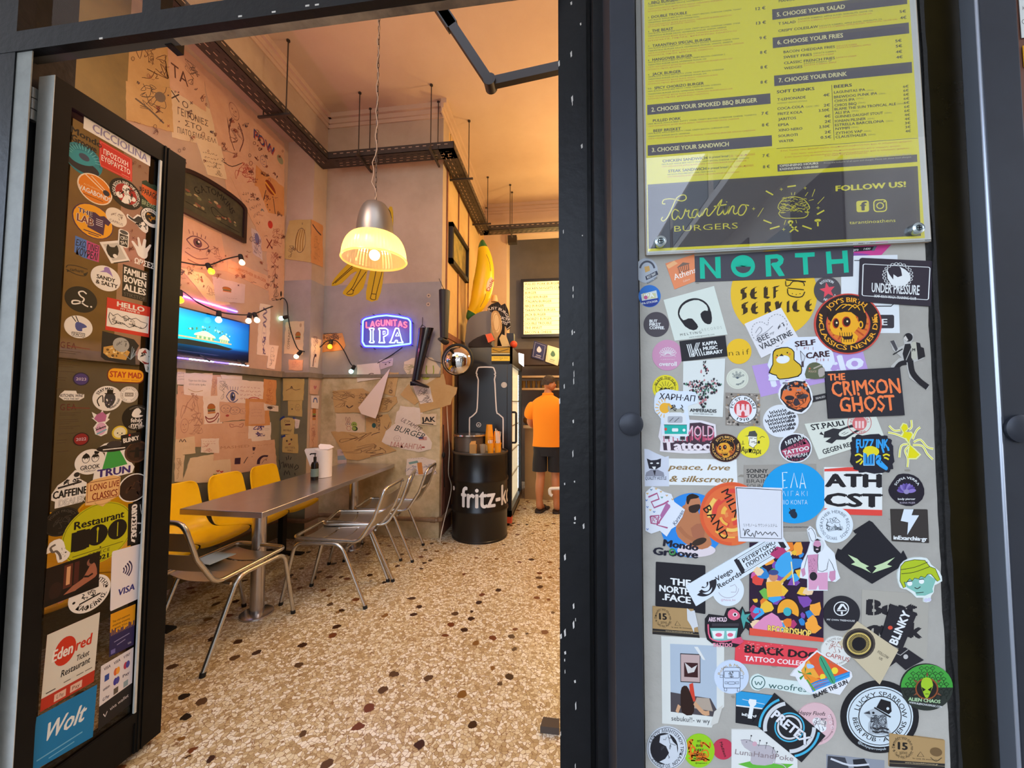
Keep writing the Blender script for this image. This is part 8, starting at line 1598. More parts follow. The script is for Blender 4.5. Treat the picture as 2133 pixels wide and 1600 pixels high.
for i in range(9):a=math.radians(190+20*i); A.ell(11*math.cos(a)-1,4+9*math.sin(a),9,('#6a58a0','#54428a','#8674b8')[i%3],4,math.degrees(a))
A.ell(-1,4,6,'#8f86b0',5); A.arct('SOFIA VERRA',0,2,27,5,W1,-90,130,.04); A.text('body piercer',-1,19,4,W1,wd=36,bold=.03); A.text('BUENA MUJER',1,27,3.6,'#b8b0c0',wd=32); dn(A,'round black sticker with a purple water lily')
A=SQ([(1854,1060),(1931,1061),(1934,1131),(1857,1127)],1); A.base(A.rpts(0,0,100,100,2),'#37322f'); A.poly([(36,0),(62,0),(56,18),(76,18),(42,78),(46,40),(26,36)],'#d4dfe8'); A.text('inExarchia·gr',50,88,12,W1,wd=90,bold=.06); dn(A,'black square with a white lightning bolt over a white web address')
A=SQ([(1530,1013),(1628,1016),(1630,1128),(1537,1127)],4); A.card(0,0,100,100,'#d5d8df'); A.line([(2,2),(98,4),(96,94),(5,93),(2,2)],1.4,K1); A.text('リトモノーム サウンド·システム',50,70,5,'#4a4a52',wd=74); A.line([(16,78),(14,90),(20,78),(26,80),(20,84),(28,90),(32,84),(36,92),(40,80),(44,86),(50,82),(54,88),(60,82),(66,86),(72,82),(74,88),(80,82),(88,90)],1.5,K1,3); A.line([(12,76),(12,80)],1.3,K1); dn(A,'white paper with a thin black frame and a handwritten signature, over the orange disc')
A=S(1523,1070,2); A.base(A.epts(0,0,66,66,56),'#dd6a3a'); R=random.Random(8)
for i in range(16):a=R.uniform(0,6.28); r_=R.uniform(10,50); A.line([(r_*math.cos(a+t),r_*math.sin(a+t))for t in(0,.3,.6,.9)],R.uniform(4,10),R.choice(['#e8b04a','#d8483c','#eac060','#e2854a']),3)
A.ring(0,0,65,6,'#d85a34',65,90,300); A.text('BAND',-32,18,17,'#1f1612',ang=58,wd=78,bold=.01,sp=1.1); A.text('MILK',0,-22,17,'#1f1612',ang=62,wd=62,bold=.01,sp=1.1); dn(A,'round swirled orange and yellow sticker with black hand-drawn capitals')
A=S(1442,1094,1); A.base(A.epts(0,0,66,67,56),'#2a83d4'); A.ell(8,52,40,'#d8ccd0',14); A.poly([(-24,-34),(-14,-44),(6,-42),(14,-24),(30,-14),(34,20),(40,40),(20,50),(-4,44),(-30,24),(-34,0),(-20,-18)],'#b5754f',2); A.poly([(-16,-40),(-8,-60),(8,-62),(16,-52),(16,-40),(4,-28),(-8,-30)],'#b97a56',2); A.poly([(-12,-46),(-12,-60),(0,-66),(14,-60),(8,-56),(-4,-54),(-8,-44)],'#2a1c16',2); A.poly([(-8,-38),(0,-42),(14,-44),(16,-36),(6,-26),(-6,-28)],'#33211a',2); A.poly([(-4,6),(22,-4),(24,30),(10,40)],'#a5664a',2); A.line([(-28,4),(-12,22),(8,32)],8,'#a86a48',3); A.ell(14,34,16,'#3a2a20',7,-20)
A.map=lambda x,y:hit(x,y,1,YP); A.text('Mondo',1418,1135,14,'#1c1c2c',wd=72,bold=.06,ang=8); A.text('Groove',1407,1151,15,'#1c1c2c',wd=92,bold=.06,ang=5); A.ring(1400,1149,7,3,'#3f8a4a'); dn(A,'blue disc with a bearded bare-chested man seated over two dark words')
A=S(1384,1065,3); A.base([(-40,-40),(-26,-52),(-10,-46),(0,-40),(14,-36),(20,-20),(42,-4),(36,12),(24,30),(14,36),(4,52),(-10,40),(-28,46),(-40,40)],'#d8dee6',1); R=random.Random(4)
for st in([(-34,-30),(-16,-38),(-12,-26),(-28,-20),(-22,-8),(-2,-16),(8,-22)],[(10,-14),(0,4),(-16,28),(6,34)],[(-30,10),(-12,8),(-16,26),(-28,24),(-30,10)]):A.line(st,3.4,'#a8557c')
A.poly([(4,-20),(12,-10),(-6,16),(-10,8)],'#a86a98')
for i in range(60):x,y=R.uniform(-26,-10),R.uniform(10,26); A.ell(x,y,.9,'#b05a82',n=6)
for x,y,c in((-36,-38,'#d8a830'),(-28,-46,'#2f6a8a'),(-18,-48,'#d8a830'),(-8,-42,'#d8a830'),(-6,-30,'#2f8a6a'),(4,-34,'#c9962a'),(16,-26,'#c9962a'),(-38,-24,'#3a6ab0'),(-36,-10,'#3a6ab0'),(-30,-4,'#d8a830'),(-22,0,'#3a6ab0'),(-36,36,'#3a6ab0')):A.line([(x-2,y-1),(x,y+2),(x+2,y-1)],1.6,c)
A.text('Karavan',28,12,8,'#3a4a6a',ang=-58,wd=34,shear=.3); dn(A,'white cut-out with a pink cross-stitched bird and flowers at the left edge')
A=SQ([(1427,1220),(1622,1104),(1645,1142),(1449,1262)],3); A.base(A.rpts(0,0,100,100,2),'#d3dee6'); A.box(52,12,96,84,4,'#26242c'); A.box(54,20,94,76,1.6,'#26242c'); A.text('ΡΕΠΕΡΤΟΡΙΟ',74,36,18,'#26242c',wd=34,bold=.03); A.text('ΠΟΙΟΤΗΤΟΣ',74,62,18,'#26242c',wd=32,bold=.03)
for r_ in(22,16,8):A.ring(18-2,30,r_*.55,r_*.24,'#26242c',r_*2.6,10,150)
A.text('Veego',36,44,22,'#26242c',wd=17,bold=.02); A.text('Records',38,76,22,'#26242c',wd=24,bold=.02); dn(A,'long white strip set diagonally with a quarter record and boxed Greek capitals')
A=S(1516,1229,2); A.disc(33,'#d5dfe6'); A.ring(0,-4,22,.8,'#8a7a90',20,0,180); A.line([(4,-8),(14,-12),(18,-6),(16,4),(6,4)],.8,'#8a7a90'); A.text('@Melanie_live',0,20,4.5,'#c090a8',wd=30); dn(A,'pale blue round sticker tucked under the diagonal white strip')
A=SQ([(1366,1170),(1469,1178),(1469,1279),(1365,1262)],1); A.base(A.rpts(0,0,100,100,2),'#1f1e24')
for i,(s,w)in enumerate((('THE',40),('NORTH',62),('.FACE',56))):A.text(s,70,40+18*i,14,W1,al='R',wd=w,bold=.05)
dn(A,'black square with three right-aligned white words, crossed by the diagonal strip')
def kraft(q,z,torn,lb):
    A=SQ(q,z); A.card(0,0,100,100,'#a98a5c'); A.rect(0,80,100,100,'#2a2624'); A.rect(0,88,100,89.5,'#8a7a5c'); A.text('www.lacasadelmunecas.gr',58,84,4.5,'#c9b48c',wd=60); A.ring(24,38,17,.5,'#5a4a34',32); A.text('15',24,34,22,'#211c18',wd=16,bold=.06); A.text('χρόνια',25,54,9,'#211c18',wd=14); A.arct('Σπουδές για όλα τα',24,38,17,5,'#3a3024',-90,200,ry=30); A.arct('& Ζωή της Αυλής',24,38,17,5,'#3a3024',90,140,0,True,ry=30); A.line([(50,62),(56,46),(62,62),(50,62)],1.2,'#4a3e2c'); A.text('la casa de munecas',64,69,5,'#4a3e2c',wd=44)
    if torn:A.poly([(84,-2),(92,8),(102,4),(102,60),(92,66),(90,84),(86,60),(80,40),(82,16)],'#c9cdd0',1)
    else:A.ell(84,42,11,'#6f5636',15); A.line([(74,62),(84,74),(94,60)],1.6,'#4a3e2c',3)
    dn(A,lb,'business_card','card')
kraft([(1359,1262),(1444,1268),(1457,1328),(1359,1320)],2,1,'kraft card numbered fifteen, torn white at its right end, under the black square')
kraft([(1850,1525),(1965,1540),(1965,1600),(1850,1594)],4,0,'kraft card numbered fifteen with a tree, at the bottom right of the panel')
A=S(1512,1305,3); A.base([(-44,8),(-44,-16),(-36,-26),(-4,-22),(2,-38),(18,-40),(28,-32),(34,-42),(40,-30),(52,-32),(44,-18),(54,-10),(46,-6),(52,12),(40,2),(30,16),(32,34),(20,42),(-4,40),(-30,34),(-40,26)],'#1f1c22',1); A.text('ARIS MOLD',-18,-16,9,'#e0c8d2',wd=38,bold=.05); A.poly([(4,-20),(4,-32),(14,-38),(26,-30),(28,-20),(16,-14)],'#d8607c',2); A.ell(18,-26,5,'#e0d8dc',4); A.ell(18,-26,2.5,'#26242c'); A.poly([(34,-38),(38,-26),(50,-28),(42,-18),(50,-8),(40,-12),(36,4),(32,-12),(30,-20)],'#4a9a94'); A.poly([(-34,2),(24,2),(20,28),(-28,28)],'#7ab8b0',1); A.poly([(-30,8),(-4,8),(-6,24),(-26,24)],'#dde6e6',1); A.poly([(0,8),(20,8),(16,24),(2,24)],'#dde6e6',1); A.ell(-16,16,7,'#d8607c',4); A.ell(8,16,6,'#d8607c',4); A.line([(-38,-6),(-34,22),(-10,30),(20,24)],3,'#d8607c',3); A.poly([(14,24),(30,20),(36,30),(28,36),(10,32)],'#cf4f70',1); A.text('TATTOO',-8,37,8,'#e08aa0',wd=40,bold=.06); A.rect(-30,-8,26,-2,'#3a363c'); dn(A,'black-edged sticker of a pink flamingo over two teal jars')
A=SQ([(1561,1130),(1714,1128),(1714,1336),(1560,1322)],2); A.card(0,0,100,100,'#2a1830'); R=random.Random(21); cl=['#e07a2a','#d8483c','#3fa0d8','#e8b83a','#c85a9a','#6ab04a','#7a4aa0','#e8c8a0','#2f7fc0','#f0a03a','#b03a6a']
for i in range(70):
    x,y=R.uniform(6,94),R.uniform(4,92); r_=R.uniform(4,12); A.poly([(min(100,max(0,x+r_*R.uniform(.5,1.2)*math.cos(a))),min(96,max(0,y+.7*r_*R.uniform(.5,1.2)*math.sin(a))))for a in(0,.9,1.8,2.7,3.6,4.5,5.4)],R.choice(cl))
A.poly([(42,14),(54,10),(58,26),(48,36),(38,34),(34,24)],'#3f9fd8',2); A.line([(34,48),(58,30)],3.4,'#d8b040'); A.line([(56,20),(60,44)],1.6,'#e8d8a0'); A.ell(32,36,6,'#c98a64',5); A.ell(32,31.5,7,'#3a4a80',3); A.poly([(22,42),(42,40),(44,56),(24,58)],'#e8a838',1)
for r_,c in((16,'#2a1a14'),(14.5,'#e8a030')):A.ring(52,72,r_,9,c,r_*.9,170,380)
A.ell(51,72,5.5,'#3fa8b0',4.5); A.poly([(10,86),(30,74),(44,84),(40,92),(6,94)],'#d88ab0',2); A.text('RECORDSHOP',54,92,7,'#e8c860',wd=58,bold=.06,ang=2,outline=(.05,'#3a2018')); A.poly([(0,92),(100,96),(100,100),(0,100)],'#d8503c'); dn(A,'crowded many-coloured poster with a half record sun and wavy yellow lettering','poster','poster')
A=S(1702,1165,4); A.base([(-38,36),(-34,8),(-22,-16),(-16,-36),(-22,-62),(-16,-70),(-6,-62),(-2,-48),(12,-44),(18,-30),(34,-14),(40,20),(46,38),(36,46),(20,44),(20,64),(-22,64),(-22,40),(-36,38)],'#dbe1e6',1); A.line([(-20,-62),(-14,-66),(-6,-52),(-6,-40),(-14,-40),(-20,-58)],1,K1,2); A.ell(0,-30,13,'#c9d0d4',15); A.ell(-2,-30,8,'#c58aa8',11); A.poly([(-10,-30),(-9,-18),(-2,-13),(5,-18),(6,-30),(0,-26)],'#26222a',1); A.poly([(-8,-40),(-2,-44),(6,-40)],'#26222a'); A.ell(-2,-22,3,'#d8c0cc',1.4); A.poly([(-22,-10),(0,-12),(-2,30),(-20,30)],'#c58aa8',1); A.poly([(-20,28),(20,26),(20,62),(2,62),(0,52),(-4,62),(-20,62)],'#d39ab8'); A.line([(0,-12),(0,22),(18,20),(22,-2),(34,22),(26,28)],1,K1,2); A.line([(-22,-10),(-28,14),(-32,34)],1,K1); A.poly([(-36,20),(-28,16),(-26,30),(-32,36)],'#c58aa8',1); A.poly([(24,24),(36,22),(36,40),(28,46),(22,36)],'#c58aa8',1); A.ell(-10,34,8,'#26222a',9); A.specks(-20,-4,-3,26,40,.8,['#8a5a78'],3); dn(A,'cut-out of a pink bearded man in a white bunny-eared hood')
A=S(1737,1093,3); A.disc(38,'#d5e0e8',37); A.arct('FATHER HERBIE RECORDS',0,0,28,6.5,'#6a747e',-60,250,.01); A.arct('SOUND SQUARE',0,0,28,6.5,'#6a747e',130,100,0,True); A.poly([(-16,8),(16,2),(18,8),(-14,14)],'#a9b4bc'); A.scrib(-18,-16,16,10,10,1,'#4a525a',5); dn(A,'round pale blue record label sticker with two drawn hands')
cv=lambda pts:[(1730+x/6.957,1080+y/6.957)for x,y in pts]
A=S0(1); A.base(cv([(560,30),(600,50),(800,280),(1020,515),(1050,465),(1105,575),(975,720),(595,945),(320,770),(55,575),(105,435),(155,455),(385,215),(355,218),(325,180)]),'#1d1d24'); A.poly(cv([(245,520),(380,580),(430,630),(550,690),(500,710),(580,785),(440,715),(290,660),(350,632)]),'#bcd3a4'); A.poly(cv([(925,560),(810,665),(885,690),(740,740),(598,790),(660,715),(620,690),(740,648)]),'#bcd3a4'); dn(A,'black diamond-shaped hooded mask with two pale green slit eyes')
A=S0(3); A.base(cv([(975,720),(960,860),(1000,1000),(1080,1020),(1180,1090),(1230,1140),(1330,1140),(1330,1200),(1420,1200),(1440,1110),(1480,1060),(1490,960),(1600,900),(1560,760),(1440,660),(1380,570),(1200,560),(1050,610)]),'#d8e2de',2); hair=cv([(1000,690),(1060,620),(1200,590),(1350,600),(1420,690),(1500,720),(1570,880),(1530,905),(1440,800),(1390,800),(1350,850),(1290,830),(1260,870),(1200,855),(1170,895),(1130,865),(1080,920),(1050,910),(1075,980),(1040,1000),(990,900)]); A.poly(cv([(1040,900),(1150,850),(1390,800),(1510,880),(1460,1010),(1470,1060),(1350,1110),(1230,1110),(1210,1060),(1090,990)]),'#7fb8aa',1); A.poly(hair,'#a9bd22'); A.line(hair,1.2,'#26241a',closed=True); A.line(cv([(1000,735),(1200,700),(1390,625)]),1.2,'#26241a',3); A.line(cv([(1010,795),(1200,770),(1420,690)]),1.2,'#26241a',3)
for x,y in((1130,935),(1300,905)):q=cv([(x,y)])[0]; A.ell(q[0],q[1],5.4,'#e8ecea',5); A.line([(q[0]-5,q[1]-4),(q[0]+5,q[1]-5)],1.6,'#26241a')
A.line(cv([(1200,990),(1240,1010),(1285,980)]),1.6,'#26241a',3); q=cv([(1385,1160)])[0]; A.ell(q[0]-3,q[1]+2,4,'#c8c8dc'); A.ell(q[0]+4,q[1]+1,4,'#c8c8dc'); A.line(cv([(1220,1070),(1330,1060)]),1.2,'#26241a'); dn(A,'cut-out of a teal cartoon head with a lime green bowl haircut at the right edge')
A=S(1752,1277,2); A.disc(38,'#25242a',36); A.ring(-1,-10,16,2,W1,15); A.poly([(-10,-8),(-2,-20),(4,-20),(12,-8),(8,-8),(2,-16),(-4,-8)],W1); A.rect(-10,-7,10,-5,W1); A.rect(-2,-4,2,2,W1); A.text('MY OWN TREEHOUSE',-2,14,3.6,W1,wd=58,bold=.01,ang=3); dn(A,'round black sticker with a circled white tree mark')
A=S0(0); A.base([(1795,1228),(1934,1238),(1930,1372),(1793,1362)],'#a7a398'); A.text('Beat',1857,1266,31,'#232126',wd=100,bold=.07,ang=2); A.text('quick',1862,1310,31,'#232126',wd=112,bold=.07,ang=3)
for x,y in((1818,1250),(1848,1258),(1868,1262)):A.rect(x,y-4,x+2.4,y+36,'#a7a398')
dn(A,'clear sticker with two huge black stencil words behind the tilted black card')
A=S0(3); A.base([(1853,1257),(1908,1276),(1877,1352),(1831,1333)],'#252329'); A.text('BLINKY',1872,1306,17,W1,ang=-67,wd=72,bold=.06); A.ell(1852,1306,5,'#d04a34',4); dn(A,'black card tilted steeply with white block letters and a red lamp')
A=SQ([(1784,1293),(1869,1352),(1830,1424),(1745,1339)],4); A.card(0,0,100,100,'#c2b596'); A.map=lambda x,y:hit(x,y,1,YP); A.ell(1787,1339,34,'#4a423c',32); A.ell(1787,1339,30,'#2a2422',28); A.ring(1787,1339,25,3,'#c9b264',23)
for i in range(40):a=i*.157; A.line([(1787+15*math.cos(a),1339+14*math.sin(a)),(1787+22*math.cos(a),1339+21*math.sin(a))],1,'#c9b264')
A.ell(1786,1340,14,'#17151a',14); A.text('FOLLOW',1837,1362,6,'#5a5248',ang=32,wd=26); A.text('US',1832,1370,5,'#5a5248',ang=32); dn(A,'cream folded card with a dark gold-rimmed eye, overlapping the pub sticker')
A=S(1741,1355,3); A.disc(32,'#d6d8d2',31); A.scrib(-16,-20,14,2,9,1,'#b07a70',3); A.text('CAPRUS',2,12,9,'#a8443c',wd=50,bold=.0,ang=14); A.arct('A TASTE OF',0,0,26,4.5,'#8a8078',-110,80); A.arct('BITES & DRINKS',0,0,26,3.4,'#8a8078',80,90,0,True); dn(A,'round off-white sticker with a pink goat drawing on the concrete panel')
A=SQ([(1532,1331),(1702,1351),(1696,1393),(1530,1380)],2); A.card(0,0,100,100,'#d9424c'); A.text('BLACK DOG',56,34,34,'#26181c',wd=88,bold=.06); A.text('TATTOO COLLECTIVE',58,76,22,'#ecd8d8',wd=92,bold=.04); A.specks(2,2,60,40,30,1.6,['#e8a0a0'],4); dn(A,'red banner with bold black words above white words, left end by the flamingo')
A=S0(3); cs=lambda pts:[(1520+x/5.161,1290+y/5.161)for x,y in pts]
A.base(cs([(930,325),(800,440),(690,540),(645,600),(700,610),(740,690),(820,770),(900,800),(1010,770),(1175,805),(1310,610),(1300,560),(1100,440)]),'#dcdfe2',1); A.poly(cs([(930,345),(810,450),(770,560),(880,760),(1290,570),(1100,450)]),'#d8582f'); A.poly(cs([(840,430),(960,620),(800,640),(760,540)]),'#e8a23a'); A.poly(cs([(760,560),(960,640),(900,700),(850,700)]),'#e88a2a'); A.ell(*cs([(1120,545)])[0],7,'#e8cf3a'); A.ell(*cs([(990,610)])[0],6,'#e8cf3a')
for i in range(4):A.line(cs([(850+10*i,700+22*i),(960,650+26*i),(1100,620+18*i),(1280,560+14*i)]),3.4,('#2f7fc0','#3f9ad8')[i%2],3)
A.poly(cs([(960,390),(1010,410),(1130,640),(1080,680),(960,480)]),'#3f9a72',2); A.line(cs([(965,400),(1100,670)]),1,K1); A.line(cs([(820,640),(910,760)]),3.4,'#5aa03a')
for a,b2 in((720,540),(740,620),(800,500),(860,560),(850,630)):A.poly(cs([(800,580),(a,b2),(a+14,b2+26)]),'#3a8a3a')
A.poly(cs([(820,470),(880,480),(900,510),(830,520)]),'#9ac0e0',2); A.text('BLAME THE SUN',1728,1433,9,K1,ang=-24,wd=76,bold=.05); dn(A,'torn surf sticker with a palm, a green surfboard and orange sky')
A=SQ([(1377,1325),(1508,1330),(1508,1521),(1379,1510)],1); A.base([(0,0),(100,0),(100,74),(88,82),(80,98),(0,98)],'#d3d6d0'); A.rect(14,8,88,88-4,'#a9b7c4'); A.poly([(14,62),(40,64),(78,66),(88,78),(88,86),(14,84)],'#4a4448'); A.poly([(56,66),(76,66),(82,80),(50,78)],'#a99a8a',1); A.rect(30,18,62,50,'#2a282c'); A.rect(31,19,61,49,'#b8a09c'); A.rect(36,28,58,44,'#3a1a1c'); A.poly([(37,28),(48,34),(57,30),(52,38),(42,40)],'#c8c4c0',1); A.poly([(44,52),(50,50),(54,70),(46,72)],'#c8402c',1); A.poly([(30,66),(32,56),(40,54),(46,62),(52,76),(48,86),(32,84)],'#2c1812',2); A.line([(28,76),(24,84)],5,'#c89a74'); A.line([(52,72),(66,82),(76,82)],5,'#c89a74',3); A.text('sebuku?!- w wy',46,91,5.5,'#3a3a3e',wd=62); A.poly([(52,10),(58,10),(70,24),(66,24)],'#d8dad6'); A.poly([(84,80),(98,72),(90,92),(78,96)],'#c9c8c0'); dn(A,'large white-bordered photo of a long-haired person seen from behind, peeling at its corner','photo','photo')
A=S(1523,1409,2); A.disc(36,'#c2d0e2',35); A.arct('Robin & Miriam',0,2,27,6,'#b09a6a',-90,150,.02); A.box(-17,-20,18,23,1,'#3a3e48',3); A.box(-15,-12,16,2,1,'#3a3e48',2); A.specks(-6,-11,6,1,20,1.6,['#6a7078'],3); A.box(-14,10,-8,14,.8,'#3a3e48'); A.box(8,10,15,14,.8,'#3a3e48'); A.box(-7,10,7,15,.8,'#3a3e48',2); A.box(-15,23,-10,29,1,'#3a3e48'); A.box(12,23,17,30,1,'#3a3e48'); A.box(-24,-4,-18,1,.8,'#3a3e48'); A.box(18,-3,24,3,.8,'#3a3e48'); dn(A,'round pale blue sticker with a line-drawn delivery van')
A=S0(1); A.base(smooth_loop([(1561,1420),(1566,1408),(1579,1403),(1592,1409),(1640,1416),(1688,1424),(1700,1444),(1668,1446),(1640,1440),(1594,1432),(1580,1438),(1566,1434)],2),'#cddcd8'); A.ring(1579,1421,14.5,1.8,'#2f5a58'); A.line([(1572,1418),(1575,1426),(1579,1420),(1583,1426),(1587,1418)],1.8,'#2f5a58',3); A.text('woofresh',1646,1431,13,'#2f5a58',wd=92,ang=6); dn(A,'long pale mint cut-out with a dog face mark and one dark green word')
A=SQ([(1533,1438),(1609,1448),(1590,1514),(1532,1505)],1); A.card(0,0,100,100,'#1f1f24'); A.rect(0,0,100,46,'#2a92c8'); A.line([(0,46),(100,44)],4,W1); A.poly([(40,80),(42,40),(36,30),(38,20),(58,20),(60,34),(54,42),(54,80)],W1,1); A.line([(18,24),(84,30)],1.4,W1); A.text('InExarchia',50,70,8,W1,wd=60,bold=.05); dn(A,'blue over black card with a white fist gripping an arrow')
A=S(1646,1513,3); dp=[(-33,-70),(73,17),(22,72),(-24,30),(-72,0),(-68,-40)]
A.base([(-33,-70),(72,18),(22,73),(-80,-10)],'#202024')
for r_,wd_,c in((62,5,'#3fa9cc'),(51,8,'#c9ccce'),(30,3,'#3fa9cc'),(24,4,'#c9ccce')):
    pts=[(r_*math.cos(a)-3,r_*math.sin(a)*.98)for a in[2*pi*i/72 for i in range(73)]]
    run=[]
    ins=lambda x,y:((x*.636-y*.769)<31.5 and(x*.636-y*.769)>-42.5 and(x*.74+y*.67)<63 and(x*.74+y*.67)>-67)
    for p_ in pts:
        if ins(*p_):run.append(p_)
        else:
            if len(run)>1:A.line(run,wd_,c)
            run=[]
    if len(run)>1:A.line(run,wd_,c)
A.text('PRETEX',0,0,19,'#d8dade',ang=39,wd=92,bold=.06,outline=(.05,'#15151a')); dn(A,'black diamond card with blue and grey target rings and a slanted white word')
A=S(1698,1507,2); A.disc(43,'#d3b0b4',44); A.text('Happy Floofs',-8,-23,8,'#2a2228',wd=56,shear=.2,bold=.01,ang=3); A.ell(8,8,14,'#dfe4e8',9); A.ell(2,-6,9,'#dfe0e0',8); A.ell(16,-2,7,'#d8d4d0',7); A.scrib(-6,-12,22,12,8,1,'#7a7078',3); A.arct('grooming in Athens',0,0,36,3.4,'#7a5a60',20,110,0,True)
for x,y in((28,-16),(30,-4),(34,6)):A.ring(x,y,3,.7,'#e8e0e4')
dn(A,'round dusty pink sticker with a fluffy dog in a bath')
A=S0(2); A.base([(1523,1518),(1592,1519),(1626,1544),(1660,1574),(1660,1612),(1523,1612)],'#d6d8d4'); A.poly([(1536,1590),(1562,1584),(1600,1588),(1652,1590),(1630,1604),(1560,1598)],'#5fae3a',1); A.poly([(1542,1540),(1560,1540),(1576,1550),(1600,1552),(1614,1564),(1608,1590),(1576,1592),(1562,1586),(1564,1566),(1550,1556)],'#b3adb2',2); A.line([(1542,1540),(1560,1540),(1578,1550),(1602,1552),(1615,1566),(1612,1588)],.8,'#5a5458',3); A.ell(1571,1548,5,'#c8a0ac'); A.ell(1554,1544,1,K1); A.line([(1612,1588),(1630,1592),(1640,1604)],2,'#b3adb2',3)
for x,y in((1564,1531),(1582,1541),(1596,1546),(1610,1556),(1618,1564)):A.ell(x,y,1.6,'#3a3a3e'); A.line([(x,y),(x-3,y+12)],.7,'#3a3a3e')
A.text('LunaHandPoke',1591,1571,11,'#8a7a7c',wd=122,ang=7); dn(A,'torn white sheet with a grey rat-like animal stuck with pins, on grass')
A=S(1506,1560,1); A.disc(21.5,'#b9344c'); A.text('Madison',0,0,5.5,'#2a1418',ang=72,wd=32,bold=.03); dn(A,'small plain crimson round sticker with one dark slanted word')
A=S(1456,1563,1); A.disc(32,'#8fc41c',35); A.scrib(-22,-22,22,20,9,2.6,'#d86a1a',5,7,4)
for i,s in enumerate(('MY','BRAIN','EVERY','SINGLE','MOMENT')):A.text(s,0,-20+9*i,5,'#2a2a14',wd=8+5*min(i,3),bold=.02)
A.text('@diogenous_a',4,25,3,'#2a2a14',wd=24); dn(A,'lime green round sticker tangled with orange scribble')
A=S(1389,1557,2); A.disc(42,'#c8ced4',45); A.ring(0,0,40,1,K1,43); A.ell(-6,1,29,'#1f1e24',33); A.poly([(-16,-12),(-14,-26),(4,-30),(12,-14),(20,-6),(22,10),(14,30),(-2,34),(-16,28),(-4,22),(4,10),(-2,-4)],'#c8ced4',1); A.line([(2,-28),(6,-10),(18,-6)],1,K1); A.scrib(-12,-24,8,20,5,.8,'#4a4a50',3); A.arct('ΛΑΪΚΟΥ ΑΘΛΗΤΙΣΜΟΥ ΤΡΙΚΑΛΩΝ',-2,0,33,6.5,'#3a3a40',-50,230,.02,ry=37); A.arct('ΣΥΛΛΟΓΟΣ',-2,0,33,6.5,'#3a3a40',110,70,.02,True,ry=37); dn(A,'round grey sticker with a castle tower at the lower left of the panel')
A=S(1831,1492,3); A.disc(81,'#1b1a1e',75); A.ell(0,-1,69,'#c9d6dc',63,n=48); A.ring(0,-1,66,1.6,'#1b1a1e',60); A.ring(0,-1,45,2,'#1b1a1e',43); A.arct('LUCKY SPARROW',0,-1,51,11,'#1b1a1e',-80,165,.0,ry=47); A.arct('BEER PUB · ATHENS',0,-1,52,10,'#1b1a1e',95,165,.02,True,ry=48); A.poly([(-34,-8),(-22,-14),(-10,-18),(6,-10),(14,4),(16,22),(24,36),(-16,36),(-24,30),(-24,12),(-20,4)],'#a9b2b8',2); A.scrib(-20,-4,14,32,26,1.1,'#4a4e54',3); A.poly([(-34,-8),(-22,-13),(-20,-6)],'#3a3c42'); A.poly([(-8,-20),(2,-38),(22,-32),(24,-12),(18,-6)],'#1b1a1e'); A.line([(-12,-20),(22,0)],3,'#1b1a1e'); A.ell(-14,-9,2.6,'#1b1a1e'); A.ell(16,-18,3,'#c9d6dc')
for y in(22,29):A.line([(-16+0,y),(-6,y+3),(6,y),(18,y+4)],3,'#26262a')
A.arct('@luckysparrowpub',0,0,70,5,'#c9d6dc',105,50,.01,True,ry=66); dn(A,'big black-rimmed round pub sticker with a top-hatted bird')
A=S(1928,1430,4); A.disc(54,'#2a302a',48); A.poly([(-50,0)]+[(54*math.cos(a),48*math.sin(a))for a in[pi+pi*i/16 for i in range(17)]]+[(52,0)],'#3f9a3a')
for r in range(6):
    for c in range(9):
        x,y=-46+c*11.5+(r%2)*5.7,-40+r*11
        if x*x/2500+y*y/1900<.9:A.line([(x-5,y),(x,y-4),(x+5,y),(x,y+4),(x-5,y)],1.2,'#1c241c'); A.line([(x,y+4),(x,y+9)],1.2,'#1c241c')
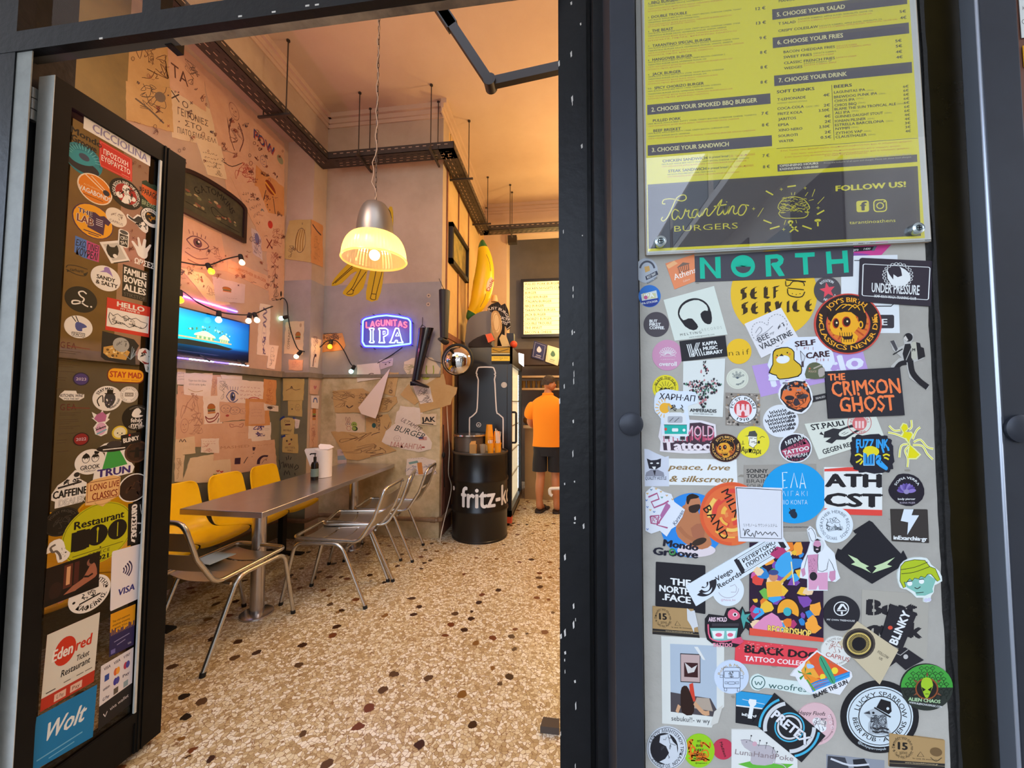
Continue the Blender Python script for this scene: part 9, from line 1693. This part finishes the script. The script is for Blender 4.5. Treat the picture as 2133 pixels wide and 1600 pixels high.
A.ell(-1,2,24,'#8a4a28',23); A.ell(-1,2,21,'#1f1a18',20); A.poly([(-13,-8),(-8,-20),(6,-20),(12,-6),(8,6),(2,20),(-4,20),(-10,6)],'#9ac02a',2); A.poly([(-12,-2),(-3,4),(-9,8)],'#15180c'); A.poly([(10,-2),(1,4),(7,8)],'#15180c'); A.line([(-4,13),(3,13)],1.4,'#3a4a14')
for i in range(6):a=math.radians(-90+60*i); A.poly([(25*math.cos(a-.1),24*math.sin(a-.1)),(34*math.cos(a),33*math.sin(a)),(25*math.cos(a+.1),24*math.sin(a+.1))],'#7a4a34')
A.text('ALIEN CHAOS',-6,26,7,'#a8c89a',wd=66,bold=.05,ang=5); A.text('WWW.ALIENCHAOSMUSIC.COM',-4,35,4,W1,wd=68,bold=.02,ang=8); dn(A,'round green and black sticker with an alien face at the right edge of the panel')
A=S0(0); A.base([(1721,1571),(1842,1584),(1842,1612),(1721,1612)],'#8a8f98'); A.poly([(1724,1574),(1760,1578),(1772,1612),(1722,1612)],'#3a3c44',1); A.poly([(1776,1582),(1800,1580),(1812,1600),(1800,1612),(1780,1612)],'#24252c',1); A.line([(1730,1580),(1770,1594),(1810,1592)],4,'#c8ccd2',3); dn(A,'black and white photo cut off by the bottom of the panel','photo','photo')
A=S0(2); A.base([(1885,1348),(1923,1374),(1900,1386),(1885,1395),(1865,1378),(1846,1392),(1866,1352)],'#232127'); A.line([(1862,1358),(1874,1364),(1890,1352)],1.6,'#a8a6a2'); A.ell(1885,1367,5,'#b8b6b2'); dn(A,'small black folded card with a pale dot above the alien sticker')
Yn=.838
A=Art(lambda x,y:hit(x,y,1,Yn),NY,thick=.001); A.base([(2121,-6),(2150,-10),(2152,76),(2127,80)],'#d9dcd8'); A.text('K',2132,18,8,'#6a6a6a'); A.ring(2132,46,5,1.4,'#7a7a78'); dn(A,'white sticker on the red-brown wall at the top right edge')
A=Art(lambda x,y:hit(x,y,1,Yn),NY,thick=.001); A.base([(2129,96),(2160,94),(2160,138),(2132,140)],'#e0a01a'); A.text('B',2136,116,10,'#4a3010',bold=.03); dn(A,'orange sticker just below the white one on the red-brown wall')
bpy.data.objects.remove(_to)
